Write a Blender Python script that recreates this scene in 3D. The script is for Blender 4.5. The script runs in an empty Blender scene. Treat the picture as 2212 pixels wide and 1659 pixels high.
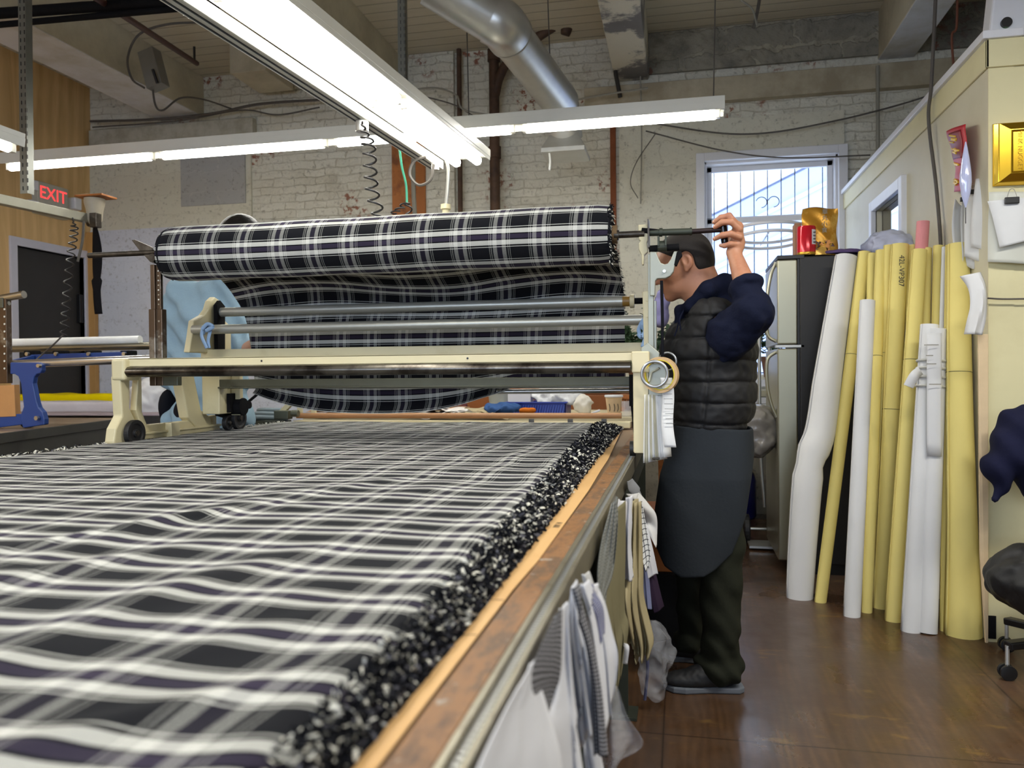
import bpy, math, random
import numpy as np
from mathutils import Vector, Matrix
random.seed(7); rng = np.random.default_rng(7)
S = bpy.context.scene; COL = S.collection
PI = math.pi
# ---------------------------------------------------------------- camera
FPX, VPX, VPY, HS, EYE = 1700.0, 1469.0, 803.0, -0.0085, 1.19
def _frame():
    dy = np.array([VPX-1106, VPY-829.5, FPX]); dy /= np.linalg.norm(dy)
    up = np.cross(dy, np.array([1, HS, 0.])); up /= np.linalg.norm(up)
    if up[1] > 0: up = -up
    dx = np.cross(dy, up); dx = dx if dx[0] > 0 else -dx
    return np.array([dx, dy, up])
RM = _frame()
def ray(px, py): return RM @ np.array([px-1106, py-829.5, FPX])
E0 = np.array([0, 0, EYE])
def onY(px, py, Y): d = ray(px, py); return E0 + d*(Y/d[1])       # where the photo's line of sight meets a plane of the room
def onZ(px, py, Z): d = ray(px, py); return E0 + d*((Z-EYE)/d[2])
def onX(px, py, X): d = ray(px, py); return E0 + d*(X/d[0])
cam = bpy.data.cameras.new('camera'); co = bpy.data.objects.new('camera', cam); COL.objects.link(co)
r, u, b = RM[:, 0], -RM[:, 1], -RM[:, 2]
co.matrix_world = Matrix(((r[0], u[0], b[0], 0), (r[1], u[1], b[1], 0), (r[2], u[2], b[2], EYE), (0, 0, 0, 1)))
cam.sensor_width = 36; cam.lens = 36*FPX/2212; cam.clip_start = .03; cam.clip_end = 200
cam.dof.use_dof = True; cam.dof.focus_distance = 3.1; cam.dof.aperture_fstop = 4.0
S.camera = co
# ---------------------------------------------------------------- view, world
S.view_settings.view_transform = 'Standard'; S.view_settings.look = 'None'
S.view_settings.gamma = 1; S.view_settings.use_curve_mapping = False
S.view_settings.exposure = 0.62
W = bpy.data.worlds.new('sky'); S.world = W; W.use_nodes = True
nt = W.node_tree; bg = nt.nodes['Background']
bg.inputs[0].default_value = (.66, .79, 1.0, 1); bg.inputs[1].default_value = 2.5
S.cycles.max_bounces = 8; S.cycles.diffuse_bounces = 4; S.cycles.glossy_bounces = 4
S.cycles.transparent_max_bounces = 12; S.cycles.sample_clamp_indirect = 6
TUBE_POWER = 16.0        # emission strength of the fluorescent tubes
def area(name, loc, size, energy, color, rot=(0, 0, 0)):
    l = bpy.data.lights.new(name, 'AREA'); l.shape = 'RECTANGLE'; l.size, l.size_y = size
    l.energy = energy; l.color = color
    o = bpy.data.objects.new(name, l); COL.objects.link(o); o.location = loc; o.rotation_euler = rot
    return o
LAMPC = (1.0, .975, .92)
# fill lights added out of view, behind and beside the camera, to brighten the room
area('fill_light', (-1.0, -1.6, 2.62), (.25, 3.4), 18, LAMPC)
area('fill_light', (1.6, 1.6, 2.9), (2.6, .2), 60, LAMPC)
area('fill_light', (-4.6, 1.2, 2.6), (.25, 3.0), 40, LAMPC)
area('rear_fill', (-1.5, -3.9, 1.9), (5.0, 1.8), 50, (.62, .74, 1.0), (PI/2, 0, 0))  # bluish fill added behind the camera, standing for unseen windows

# ---------------------------------------------------------------- colours and materials
def C(h, k=1.0):
    h = h.lstrip('#'); v = [int(h[i:i+2], 16)/255 for i in (0, 2, 4)]
    return tuple(min(1, k*(x/12.92 if x <= .04045 else ((x+.055)/1.055)**2.4)) for x in v) + (1,)
class N:                                                      # tiny node-tree helper
    def __init__(s, name):
        s.m = bpy.data.materials.new(name); s.m.use_nodes = True; s.t = s.m.node_tree
        s.b = s.t.nodes['Principled BSDF']
    def n(s, kind, **kw):
        x = s.t.nodes.new('ShaderNode'+kind)
        for k, v in kw.items():
            if k.startswith('i_'):
                q = k[2:]; x.inputs[int(q) if q.isdigit() else q.replace('_', ' ')].default_value = v
            else: setattr(x, k, v)
        return x
    def l(s, a, b): s.t.links.new(a, b)
    def coord(s, kind='Object', scale=None, rot=None):
        tc = s.n('TexCoord'); o = tc.outputs[kind]
        if scale is not None or rot is not None:
            mp = s.n('Mapping'); s.l(o, mp.inputs[0])
            if scale is not None: mp.inputs['Scale'].default_value = scale if hasattr(scale, '__len__') else (scale,)*3
            if rot is not None: mp.inputs['Rotation'].default_value = rot
            o = mp.outputs[0]
        return o
    def noise(s, co, scale, detail=4, rough=.55, dist=0):
        x = s.n('TexNoise'); x.inputs['Scale'].default_value = scale; x.inputs['Detail'].default_value = detail
        x.inputs['Roughness'].default_value = rough; x.inputs['Distortion'].default_value = dist
        s.l(co, x.inputs['Vector']); return x.outputs['Fac']
    def ramp(s, fac, stops, interp='LINEAR'):
        x = s.n('ValToRGB'); e = x.color_ramp; e.interpolation = interp
        while len(e.elements) < len(stops): e.elements.new(.5)
        for i, (p, c) in enumerate(stops):
            e.elements[i].position = p; e.elements[i].color = c if hasattr(c, '__len__') else (c, c, c, 1)
        s.l(fac, x.inputs[0]); return x.outputs[0]
    def mix(s, fac, a, b, mode='MIX'):
        x = s.n('Mix', data_type='RGBA', blend_type=mode)
        for v, i in ((fac, 0), (a, 6), (b, 7)):
            if hasattr(v, 'is_linked'): s.l(v, x.inputs[i])
            else: x.inputs[i].default_value = v
        return x.outputs[2]
    def math(s, op, a, b=0.0, clamp=False):
        x = s.n('Math', operation=op, use_clamp=clamp)
        for v, i in ((a, 0), (b, 1)):
            if hasattr(v, 'is_linked'): s.l(v, x.inputs[i])
            else: x.inputs[i].default_value = v
        return x.outputs[0]
    def bump(s, h, strength=.3, dist=.01):
        x = s.n('Bump'); x.inputs['Strength'].default_value = strength; x.inputs['Distance'].default_value = dist
        s.l(h, x.inputs['Height']); s.l(x.outputs[0], s.b.inputs['Normal'])
    def set(s, color=None, rough=None, metal=None, **kw):
        for v, k in ((color, 'Base Color'), (rough, 'Roughness'), (metal, 'Metallic')):
            if v is None: continue
            if hasattr(v, 'is_linked'): s.l(v, s.b.inputs[k])
            else: s.b.inputs[k].default_value = v
        for k, v in kw.items(): s.b.inputs[k.replace('_', ' ')].default_value = v
        return s.m
_mc = {}
def M(name, col, rough=.6, metal=0.0, var=.12, scale=18, bump=.0, bscale=60, col2=None, th=(.4, .65), **kw):
    """procedural material: base colour with noise variation, optional second colour in patches, optional bump"""
    if name in _mc: return _mc[name]
    a = N(name); co_ = a.coord('Object')
    c = C(col) if isinstance(col, str) else col
    f = a.noise(co_, scale)
    lo = tuple(x*(1-var) for x in c[:3])+(1,); hi = tuple(min(1, x*(1+var)) for x in c[:3])+(1,)
    out = a.mix(f, lo, hi)
    if col2:
        f2 = a.ramp(a.noise(co_, scale*.6, 6, .65), [(th[0], 0.), (th[1], 1.)])
        out = a.mix(f2, out, C(col2) if isinstance(col2, str) else col2)
    if bump: a.bump(a.noise(co_, bscale, 6), bump, .005)
    a.set(out, rough, metal, **kw)
    if rough >= .8: a.b.inputs['Specular IOR Level'].default_value = .12
    _mc[name] = a.m; return a.m
def emis(name, col, strength):
    a = N(name); a.set((0, 0, 0, 1), 1.0, 0.0); a.b.inputs['Emission Color'].default_value = col
    a.b.inputs['Emission Strength'].default_value = strength; return a.m
# ---------------------------------------------------------------- object helpers
def org(p):
    v = Vector((0, 0, 0))
    while p is not None: v += p.location; p = p.parent
    return np.array(v)
def tag(o, label=None, cat=None, group=None, kind=None):
    for k, v in (('label', label), ('category', cat), ('group', group), ('kind', kind)):
        if v: o[k] = v
    return o
def thing(name, label, cat, loc=(0, 0, 0), group=None):
    o = bpy.data.objects.new(name, None); COL.objects.link(o); o.location = [float(x) for x in loc]
    o.empty_display_size = .05
    return tag(o, label, cat, group)
def mesh(name, V, F, mat, parent=None, uv=None, smooth=False, bevel=0, mats=None, fm=None, segs=2, sharp=None):
    V = np.asarray(V, dtype=float)
    if parent is not None: o0 = org(parent); loc = (0, 0, 0)
    else:
        o0 = np.array([(V[:, 0].min()+V[:, 0].max())/2, (V[:, 1].min()+V[:, 1].max())/2, V[:, 2].min()]); loc = o0
    me = bpy.data.meshes.new(name); me.from_pydata((V-o0).tolist(), [], [list(map(int, f)) for f in F])
    if mats:
        for m in mats: me.materials.append(m)
        if fm is not None: me.polygons.foreach_set('material_index', np.asarray(fm, dtype=np.int32))
    elif mat: me.materials.append(mat)
    if uv is not None:
        l = me.uv_layers.new(name='UVMap'); li = np.empty(len(me.loops), dtype=np.int32)
        me.loops.foreach_get('vertex_index', li)
        l.data.foreach_set('uv', np.asarray(uv, dtype=np.float32)[li].ravel())
    if smooth: me.polygons.foreach_set('use_smooth', [True]*len(me.polygons))
    me.update()
    o = bpy.data.objects.new(name, me); COL.objects.link(o); o.location = loc
    if parent is not None: o.parent = parent
    if bevel:
        bm = o.modifiers.new('bevel', 'BEVEL'); bm.width = bevel; bm.segments = segs; bm.limit_method = 'ANGLE'
        bm.angle_limit = math.radians(40); bm.harden_normals = False
    if smooth and sharp is not False:
        try: me.set_sharp_from_angle(angle=math.radians(sharp or 45))
        except Exception: pass
    return o
def basis(d):
    d = np.asarray(d, float); d = d/np.linalg.norm(d)
    a = np.array([0, 0, 1.]) if abs(d[2]) < .9 else np.array([1., 0, 0])
    x = np.cross(a, d); x /= np.linalg.norm(x); return x, np.cross(d, x), d
class MB:
    def __init__(s): s.V, s.F, s.fm = [], [], []; s.n = 0; s.k = 0
    def add(s, V, F):
        V = np.asarray(V, float); s.V.append(V); s.F += [[i+s.n for i in f] for f in F]; s.fm += [s.k]*len(F); s.n += len(V); return s
    def mat(s, k): s.k = k; return s
    def box(s, c, d, R=None):
        c = np.asarray(c, float); h = np.asarray(d, float)/2
        V = np.array([[x, y, z] for x in (-1, 1) for y in (-1, 1) for z in (-1, 1)])*h
        if R is not None: V = V@np.asarray(R).T
        return s.add(V+c, [(0, 1, 3, 2), (4, 6, 7, 5), (0, 4, 5, 1), (2, 3, 7, 6), (0, 2, 6, 4), (1, 5, 7, 3)])
    def span(s, a, b): a = np.asarray(a, float); b = np.asarray(b, float); return s.box((a+b)/2, np.abs(b-a))
    def bar(s, a, b, w, h, up=(0, 0, 1)):                     # rectangular bar from a to b: w sideways, h along up
        a = np.asarray(a, float); b = np.asarray(b, float); d = b-a; L = np.linalg.norm(d); d /= L
        x = np.cross(d, np.asarray(up, float)); x /= np.linalg.norm(x); z = np.cross(x, d)
        return s.box((a+b)/2, (w, L, h), np.array([x, d, z]).T)
    def cyl(s, a, b, r, r2=None, n=20, caps=True):
        a = np.asarray(a, float); b = np.asarray(b, float); r2 = r if r2 is None else r2; x, y, d = basis(b-a)
        t = np.arange(n)*2*PI/n; c = np.outer(np.cos(t), x)+np.outer(np.sin(t), y)
        V = np.vstack([a+c*r, b+c*r2]); F = [(i, (i+1) % n, n+(i+1) % n, n+i) for i in range(n)]
        if caps: F += [tuple(range(n))[::-1], tuple(range(n, 2*n))]
        return s.add(V, F)
    def tube(s, pts, r, n=8, closed=False):
        P = np.asarray(pts, float); m = len(P); rr = np.full(m, r) if np.isscalar(r) else np.asarray(r, float)
        T = np.roll(P, -1, 0)-np.roll(P, 1, 0)
        if not closed: T[0] = P[1]-P[0]; T[-1] = P[-1]-P[-2]
        T /= np.linalg.norm(T, axis=1)[:, None]+1e-12; x, y, _ = basis(T[0]); V = []
        t = np.arange(n)*2*PI/n
        for i in range(m):
            x = x-T[i]*np.dot(x, T[i]); x /= np.linalg.norm(x); y = np.cross(T[i], x)
            V.append(P[i]+rr[i]*(np.outer(np.cos(t), x)+np.outer(np.sin(t), y)))
        F = []
        for i in range(m if closed else m-1):
            j = (i+1) % m
            F += [(i*n+k, i*n+(k+1) % n, j*n+(k+1) % n, j*n+k) for k in range(n)]
        if not closed: F += [tuple(range(n))[::-1], tuple(range((m-1)*n, m*n))]
        return s.add(np.vstack(V), F)
    def prism(s, poly, o, ax, ay, th):                        # 2-D outline extruded symmetrically along ax x ay
        o = np.asarray(o, float); ax = np.asarray(ax, float); ay = np.asarray(ay, float); nz = np.cross(ax, ay); nz /= np.linalg.norm(nz)
        B = np.array([o+p[0]*ax+p[1]*ay for p in poly]); n = len(poly)
        V = np.vstack([B-nz*th/2, B+nz*th/2])
        F = [tuple(range(n))[::-1], tuple(range(n, 2*n))]+[(i, (i+1) % n, n+(i+1) % n, n+i) for i in range(n)]
        return s.add(V, F)
    def pts(s, P, nrm, th):                                   # polygon given as 3-D points, thickened along nrm
        P = np.asarray(P, float); nz = np.asarray(nrm, float); n = len(P)
        V = np.vstack([P-nz*th/2, P+nz*th/2])
        return s.add(V, [tuple(range(n))[::-1], tuple(range(n, 2*n))]+[(i, (i+1) % n, n+(i+1) % n, n+i) for i in range(n)])
    def lathe(s, prof, o, axis=(0, 0, 1), n=24):
        x, y, d = basis(axis); o = np.asarray(o, float); t = np.arange(n)*2*PI/n; V = []
        for r_, h in prof: V.append(o+d*h+r_*(np.outer(np.cos(t), x)+np.outer(np.sin(t), y)))
        m = len(prof); F = [(i*n+k, i*n+(k+1) % n, (i+1)*n+(k+1) % n, (i+1)*n+k) for i in range(m-1) for k in range(n)]
        F += [tuple(range(n))[::-1], tuple(range((m-1)*n, m*n))]
        return s.add(np.vstack(V), F)
    def torus(s, c, axis, R_, r, n=32, m=8, a0=0, a1=2*PI):
        x, y, d = basis(axis); cl = abs(a1-a0) > 2*PI-1e-3; t = a0+(a1-a0)*np.arange(n)/(n if cl else n-1)
        return s.tube(np.asarray(c, float)+R_*(np.outer(np.cos(t), x)+np.outer(np.sin(t), y)), r, m, closed=cl)
    def build(s, name, mat, parent=None, bevel=0, smooth=False, mats=None, **kw):
        return mesh(name, np.vstack(s.V), s.F, mat, parent, bevel=bevel, smooth=smooth, mats=mats, fm=s.fm if mats else None, **kw)
def struct(o): o['kind'] = 'structure'; return o
def spline(P, n=60):                                          # smooth path through points
    P = np.asarray(P, float); m = len(P); out = []
    Q = np.vstack([2*P[0]-P[1], P, 2*P[-1]-P[-2]]); k = max(2, n//(m-1))
    for i in range(m-1):
        p0, p1, p2, p3 = Q[i:i+4]
        for t in np.linspace(0, 1, k, endpoint=(i == m-2)):
            out.append(.5*((2*p1)+(p2-p0)*t+(2*p0-5*p1+4*p2-p3)*t*t+(3*p1-p0-3*p2+p3)*t**3))
    return np.array(out)
def text(name, s, loc, size, mat, parent, R, ext=.001, align='CENTER'):
    c = bpy.data.curves.new(name, 'FONT'); c.body = s; c.size = size; c.extrude = ext; c.align_x = align; c.align_y = 'CENTER'
    c.materials.append(mat); k_ = bpy.data.objects.new(name, c); COL.objects.link(k_)
    bpy.context.view_layer.update(); me = bpy.data.meshes.new_from_object(k_.evaluated_get(bpy.context.evaluated_depsgraph_get()))
    bpy.data.objects.remove(k_); o = bpy.data.objects.new(name, me); COL.objects.link(o)
    if not me.materials: me.materials.append(mat)
    l = np.asarray(loc, float)-(org(parent) if parent else 0)
    R = np.asarray(R, float); m = Matrix([[*R[0], l[0]], [*R[1], l[1]], [*R[2], l[2]], [0, 0, 0, 1]])
    if parent: o.parent = parent
    o.matrix_local = m; return o
# ---------------------------------------------------------------- implicit surfaces (bodies, clothes, bags)
def cap(P, a, b, ra, rb=None):
    rb = ra if rb is None else rb; a = np.asarray(a, np.float32); b = np.asarray(b, np.float32); ab = b-a
    t = np.clip(((P-a)@ab)/(ab@ab), 0, 1); return np.linalg.norm(P-a-t[:, None]*ab, axis=1)-(ra+(rb-ra)*t)
def ell(P, c, r, R=None):
    q = P-np.asarray(c, np.float32)
    if R is not None: q = q@np.asarray(R, np.float32)          # columns of R = ellipsoid axes
    r = np.asarray(r, np.float32); k0 = np.linalg.norm(q/r, axis=1); k1 = np.linalg.norm(q/(r*r), axis=1)
    return k0*(k0-1)/np.maximum(k1, 1e-6)
def smin(a, b, k): h = np.clip(.5+.5*(b-a)/k, 0, 1); return b*(1-h)+a*h-k*h*(1-h)
def smax(a, b, k): return -smin(-a, -b, k)
def vnoise(P, s, seed=0):                                     # cheap smooth 3-D wobble in -1..1
    q = P*s+seed*7.31
    return (np.sin(q[:, 0]*1.7+1.3*np.sin(q[:, 1]*1.1+q[:, 2]*.7))+np.sin(q[:, 1]*1.9+1.5*np.sin(q[:, 2]*1.3))+np.sin(q[:, 2]*1.5+1.7*np.sin(q[:, 0]*.9+seed)))/3
def surf(name, f, lo, hi, h, mat, parent=None, smooth=True):
    lo = np.asarray(lo, float); hi = np.asarray(hi, float); B = 8
    nb = np.ceil((hi-lo)/(h*B)).astype(int); n = nb*B+1
    g = np.stack(np.meshgrid(*[lo[i]+(np.arange(nb[i])+.5)*h*B for i in range(3)], indexing='ij'), -1).reshape(-1, 3).astype(np.float32)
    dc = f(g); act = np.abs(dc) < h*B*1.35
    D = np.repeat(np.repeat(np.repeat(dc.reshape(nb), B, 0), B, 1), B, 2).astype(np.float32)
    D = np.pad(D, ((0, 1),)*3, mode='edge')
    A = np.zeros(nb, bool); A.reshape(-1)[act] = True
    m = np.repeat(np.repeat(np.repeat(A, B, 0), B, 1), B, 2); mm = np.zeros(n, bool)
    for a_ in (0, 1):
        for b_ in (0, 1):
            for c_ in (0, 1): mm[a_:a_+m.shape[0], b_:b_+m.shape[1], c_:c_+m.shape[2]] |= m
    idx = np.argwhere(mm)
    for s0 in range(0, len(idx), 400000):
        q = idx[s0:s0+400000]; D[q[:, 0], q[:, 1], q[:, 2]] = f((lo+q*h).astype(np.float32))
    D[0], D[-1], D[:, 0], D[:, -1], D[:, :, 0], D[:, :, -1] = (1,)*6
    ins = D < 0
    cs = [(i, j, k) for i in (0, 1) for j in (0, 1) for k in (0, 1)]
    sl = lambda a, i, j, k: a[i:a.shape[0]-1+i, j:a.shape[1]-1+j, k:a.shape[2]-1+k]
    cnt = sum(sl(ins, *c).astype(np.int8) for c in cs); cell = (cnt > 0) & (cnt < 8)
    ci = np.argwhere(cell); vid = np.full(cell.shape, -1, np.int64); vid[cell] = np.arange(len(ci))
    acc = np.zeros((len(ci), 3)); w = np.zeros(len(ci))
    for a_ in cs:
        for ax in range(3):
            if a_[ax]: continue
            b_ = list(a_); b_[ax] = 1
            va = D[ci[:, 0]+a_[0], ci[:, 1]+a_[1], ci[:, 2]+a_[2]]; vb = D[ci[:, 0]+b_[0], ci[:, 1]+b_[1], ci[:, 2]+b_[2]]
            x = (va < 0) != (vb < 0); t = np.where(x, va/np.where(x, va-vb, 1), 0)
            p = np.array(a_)[None, :]+0.*acc; p[:, ax] = t; acc[x] += p[x]; w += x
    V = lo+(ci+acc/np.maximum(w, 1)[:, None])*h
    F = []
    for ax in range(3):
        u_, v_ = [(1, 2), (2, 0), (0, 1)][ax]
        a_ = ins; s1 = [slice(None)]*3; s2 = [slice(None)]*3; s1[ax] = slice(0, -1); s2[ax] = slice(1, None)
        x = a_[tuple(s1)] != a_[tuple(s2)]; e = np.argwhere(x)
        e = e[(e[:, u_] > 0) & (e[:, v_] > 0) & (e[:, u_] < n[u_]-1) & (e[:, v_] < n[v_]-1)]
        q = []
        for du, dv in ((1, 1), (0, 1), (0, 0), (1, 0)):
            c_ = e.copy(); c_[:, u_] -= du; c_[:, v_] -= dv; q.append(vid[c_[:, 0], c_[:, 1], c_[:, 2]])
        q = np.stack(q, 1); fl = ins[e[:, 0], e[:, 1], e[:, 2]]; q[~fl] = q[~fl][:, ::-1]; F.append(q[(q >= 0).all(1)])
    F = np.vstack(F)
    return mesh(name, V, F, mat, parent, smooth=smooth, sharp=False)
def grid(name, fn, nu, nv, mat, parent=None, uvfn=None, th=0, smooth=True, **kw):
    """sheet from fn(u,v)->xyz, optional real thickness"""
    uu, vv = np.meshgrid(np.linspace(0, 1, nu), np.linspace(0, 1, nv), indexing='ij'); u_, v_ = uu.ravel(), vv.ravel()
    V = fn(u_, v_); F = [(i*nv+j, (i+1)*nv+j, (i+1)*nv+j+1, i*nv+j+1) for i in range(nu-1) for j in range(nv-1)]
    uv = np.stack(uvfn(u_, v_), 1) if uvfn else np.stack([u_, v_], 1)
    o = mesh(name, V, F, mat, parent, uv=uv, smooth=smooth, **kw)
    if th: m = o.modifiers.new('thickness', 'SOLIDIFY'); m.thickness = th; m.offset = 0
    return o
# ================================================================ materials of the room
def brickmat(name, c1, c2, mortar, bw=.22, bh=.075, grime='#6f6a5a', gth=(.55, .75), red=None, rth=(.66, .70), bump=.6, rough=.75, msize=.008):
    a = N(name); co_ = a.coord('Object'); sx = a.n('SeparateXYZ'); a.l(co_, sx.inputs[0]); cx = a.n('CombineXYZ')
    wob = a.noise(co_, 7, 3); wob2 = a.noise(co_, 5, 3, .6, .5); xx = a.math('ADD', a.math('ADD', sx.outputs[0], sx.outputs[1]), a.math('MULTIPLY', wob2, .16*bw/.22)); zz = a.math('ADD', sx.outputs[2], a.math('MULTIPLY', wob, .055*bh/.075))
    a.l(xx, cx.inputs[0]); a.l(zz, cx.inputs[1])
    br = a.n('TexBrick'); a.l(cx.outputs[0], br.inputs['Vector']); br.inputs['Scale'].default_value = 1
    br.inputs['Brick Width'].default_value = bw; br.inputs['Row Height'].default_value = bh; br.inputs['Mortar Size'].default_value = msize
    br.inputs['Mortar Smooth'].default_value = .4; br.inputs['Bias'].default_value = 0
    br.inputs['Color1'].default_value = C(c1); br.inputs['Color2'].default_value = C(c2); br.inputs['Mortar'].default_value = C(mortar)
    c = a.mix(a.ramp(a.noise(co_, 3.3, 5, .6), [(.42, .0), (.6, .75)]), br.outputs['Color'], C(c1))
    if red:
        f = a.math('MULTIPLY', a.ramp(a.noise(co_, 1.7, 3, .6), [(.56, 0.), (.62, 1.)]), a.ramp(a.noise(co_, 16, 5, .7), [(.52, 0.), (.56, 1.)])); c = a.mix(f, c, C(red))
    g = a.ramp(a.noise(co_, 1.6, 8, .7), [(gth[0], 0.), (gth[1], .8)]); c = a.mix(g, c, C(grime))
    sp = a.ramp(a.noise(co_, 26, 6, .75), [(.56, 0.), (.68, .55)]); c = a.mix(sp, c, C('#57503f'))
    h = a.math('ADD', a.math('MULTIPLY', br.outputs['Fac'], -.7), a.noise(co_, 25, 5, .6)); a.bump(h, bump, .02)
    a.set(c, rough); return a.m
m_brick = brickmat('painted_brick', '#d8d5c6', '#cdc9b8', '#bdb8a5', red='#8f5a44', grime='#a39c88', msize=.006, bump=.75)
m_brick_dark = brickmat('dark_stone_block', '#8b8679', '#a09a8a', '#a8a18e', bw=.62, bh=.21, grime='#5a5750', gth=(.45, .62), red='#7d4a38', rth=(.62, .68), msize=.022)
m_block = brickmat('beige_block', '#d0cdbb', '#cac6b4', '#bdb9a6', bw=.42, bh=.2, grime='#b0ab97', bump=.25, msize=.004)
m_block_blue = brickmat('pale_blue_block', '#ced1da', '#c9ccd6', '#bfc2cb', bw=.42, bh=.2, grime='#b4b6bd', bump=.2, msize=.004)
m_block_grey = brickmat('grey_block', '#a9a9a6', '#a2a2a0', '#b3b2ad', bw=.3, bh=.2, grime='#8d8d8b', bump=.3, msize=.005)
def plywood():
    a = N('plywood'); co_ = a.coord('Object', (1, 1, .12)); f = a.noise(co_, 5, 5, .6, 1.2)
    w = a.n('TexWave', wave_type='BANDS', bands_direction='Y'); a.l(co_, w.inputs[0]); w.inputs['Scale'].default_value = 2.2
    w.inputs['Distortion'].default_value = 9; w.inputs['Detail'].default_value = 3; w.inputs['Detail Scale'].default_value = .7
    c = a.ramp(f, [(.3, C('#c59f66')), (.55, C('#deba82')), (.75, C('#cfa76c'))]); c = a.mix(a.math('MULTIPLY', w.outputs['Fac'], .25), c, C('#9c7442'))
    v = a.n('TexVoronoi'); a.l(a.coord('Object', (1, 2.2, 1.1)), v.inputs['Vector']); v.inputs['Scale'].default_value = 1.3
    k = a.ramp(v.outputs['Distance'], [(.03, 1.), (.075, 0.)]); c = a.mix(k, c, C('#4a2d16')); a.set(c, .55); return a.m
m_ply = plywood()
def floormat():
    a = N('worn_floor'); co_ = a.coord('Object'); w = a.n('TexWave', wave_type='BANDS', bands_direction='X'); a.l(a.coord('Object', (1, .14, 1)), w.inputs[0])
    w.inputs['Scale'].default_value = 9; w.inputs['Distortion'].default_value = 14; w.inputs['Detail'].default_value = 4
    f = a.noise(a.coord('Object', (1, .25, 1)), 7, 6, .65)
    c = a.ramp(f, [(.3, C('#3a2818')), (.5, C('#573c25')), (.7, C('#6d4f34'))]); c = a.mix(a.math('MULTIPLY', w.outputs['Fac'], .4), c, C('#33210f'))
    g = a.ramp(a.noise(co_, 1.5, 7, .65), [(.42, 0.), (.60, .8)]); c = a.mix(g, c, C('#544338'))
    y = a.ramp(a.noise(a.coord('Object', (1, 2.5, 1)), 4.5, 5, .6), [(.62, 0.), (.70, .45)]); c = a.mix(y, c, C('#8a6a2f'))
    sx = a.n('SeparateXYZ'); a.l(co_, sx.inputs[0])
    for ch, per, off in ((0, 1.22, .78), (1, 2.44, 1.3)):
        t = a.math('PINGPONG', a.math('ADD', sx.outputs[ch], off), per/2); s_ = a.ramp(t, [(.0, .8), (.005, 0.)]); c = a.mix(s_, c, C('#20150e'))
    r_ = a.ramp(a.noise(co_, 3, 6), [(.35, .22), (.65, .5)]); a.l(r_, a.b.inputs['Roughness'])
    a.bump(a.noise(co_, 14, 5), .12, .01); a.set(c); a.b.inputs['Coat Weight'].default_value = .15; a.b.inputs['Coat Roughness'].default_value = .12; return a.m
m_floor = floormat()
def ceilmat():
    a = N('ceiling_planks'); co_ = a.coord('Object'); sx = a.n('SeparateXYZ'); a.l(co_, sx.inputs[0])
    t = a.math('PINGPONG', sx.outputs[1], .07); s_ = a.ramp(t, [(0, 1.), (.012, 0.)])
    c = a.mix(a.noise(a.coord('Object', (.3, 3, 1)), 6, 6, .7), C('#b9b19c'), C('#d0c8b2'))
    c = a.mix(a.math('MULTIPLY', s_, .6), c, C('#7a725f')); a.bump(a.math('MULTIPLY', s_, -1), .4, .01); a.set(c, .8); return a.m
m_ceil = ceilmat()
m_beam = M('beam_paint', '#c9c1a9', .7, var=.1, scale=3, col2='#aaa28c', bump=.2, bscale=20)
m_beam_lit = M('beam_underside_lit', '#d6d7dc', .6, var=.08, scale=4, col2='#bdbbb4')  # paler than the sides: the tubes' light is put into the underside colour
m_beam3 = M('peeling_beam_paint', '#cdc7b6', .6, var=.1, scale=3, col2='#6d6a6a', th=(.5, .56), bump=.3)
m_office = M('office_paint', '#cfc9b0', .55, var=.04, scale=3, col2='#c3bc9f', th=(.5, .8))
m_officef = M('office_front_paint', '#d8d0a4', .55, var=.04, scale=3, col2='#c9bf93', th=(.5, .8))
m_white = M('white_trim_paint', '#dcdde2', .4, var=.04)
m_lav = M('lavender_frame_paint', '#c3c2cd', .45, var=.05)
m_orangewood = M('orange_timber', '#a8662c', .6, var=.2, scale=8, col2='#7a4418', th=(.5, .62))
m_black = M('black_plastic', '#101012', .4, var=.2)
m_blackrough = M('black_rough', '#141416', .8, var=.25, bump=.3)
m_rustpipe = M('rusty_pipe', '#58402f', .65, .2, var=.25, scale=9, col2='#3c2b22', bump=.3)
m_galv = M('galvanised', '#c4c4be', .34, .7, var=.12, scale=14)
m_steel = M('polished_steel', '#b9b8b2', .28, 1.0, var=.12, scale=30)
m_darksteel = M('dark_steel', '#5d5850', .4, .85, var=.25, scale=20, col2='#3a342e')
m_glass = N('window_glass'); m_glass.set((1, 1, 1, 1), .0, 0.0); m_glass.b.inputs['Transmission Weight'].default_value = 1; m_glass.b.inputs['IOR'].default_value = 1.02; m_glass = m_glass.m
m_wire = M('dark_wire', '#232120', .5, var=.2)
m_wirelight = M('pale_wire', '#8f8c80', .5, var=.15)

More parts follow.
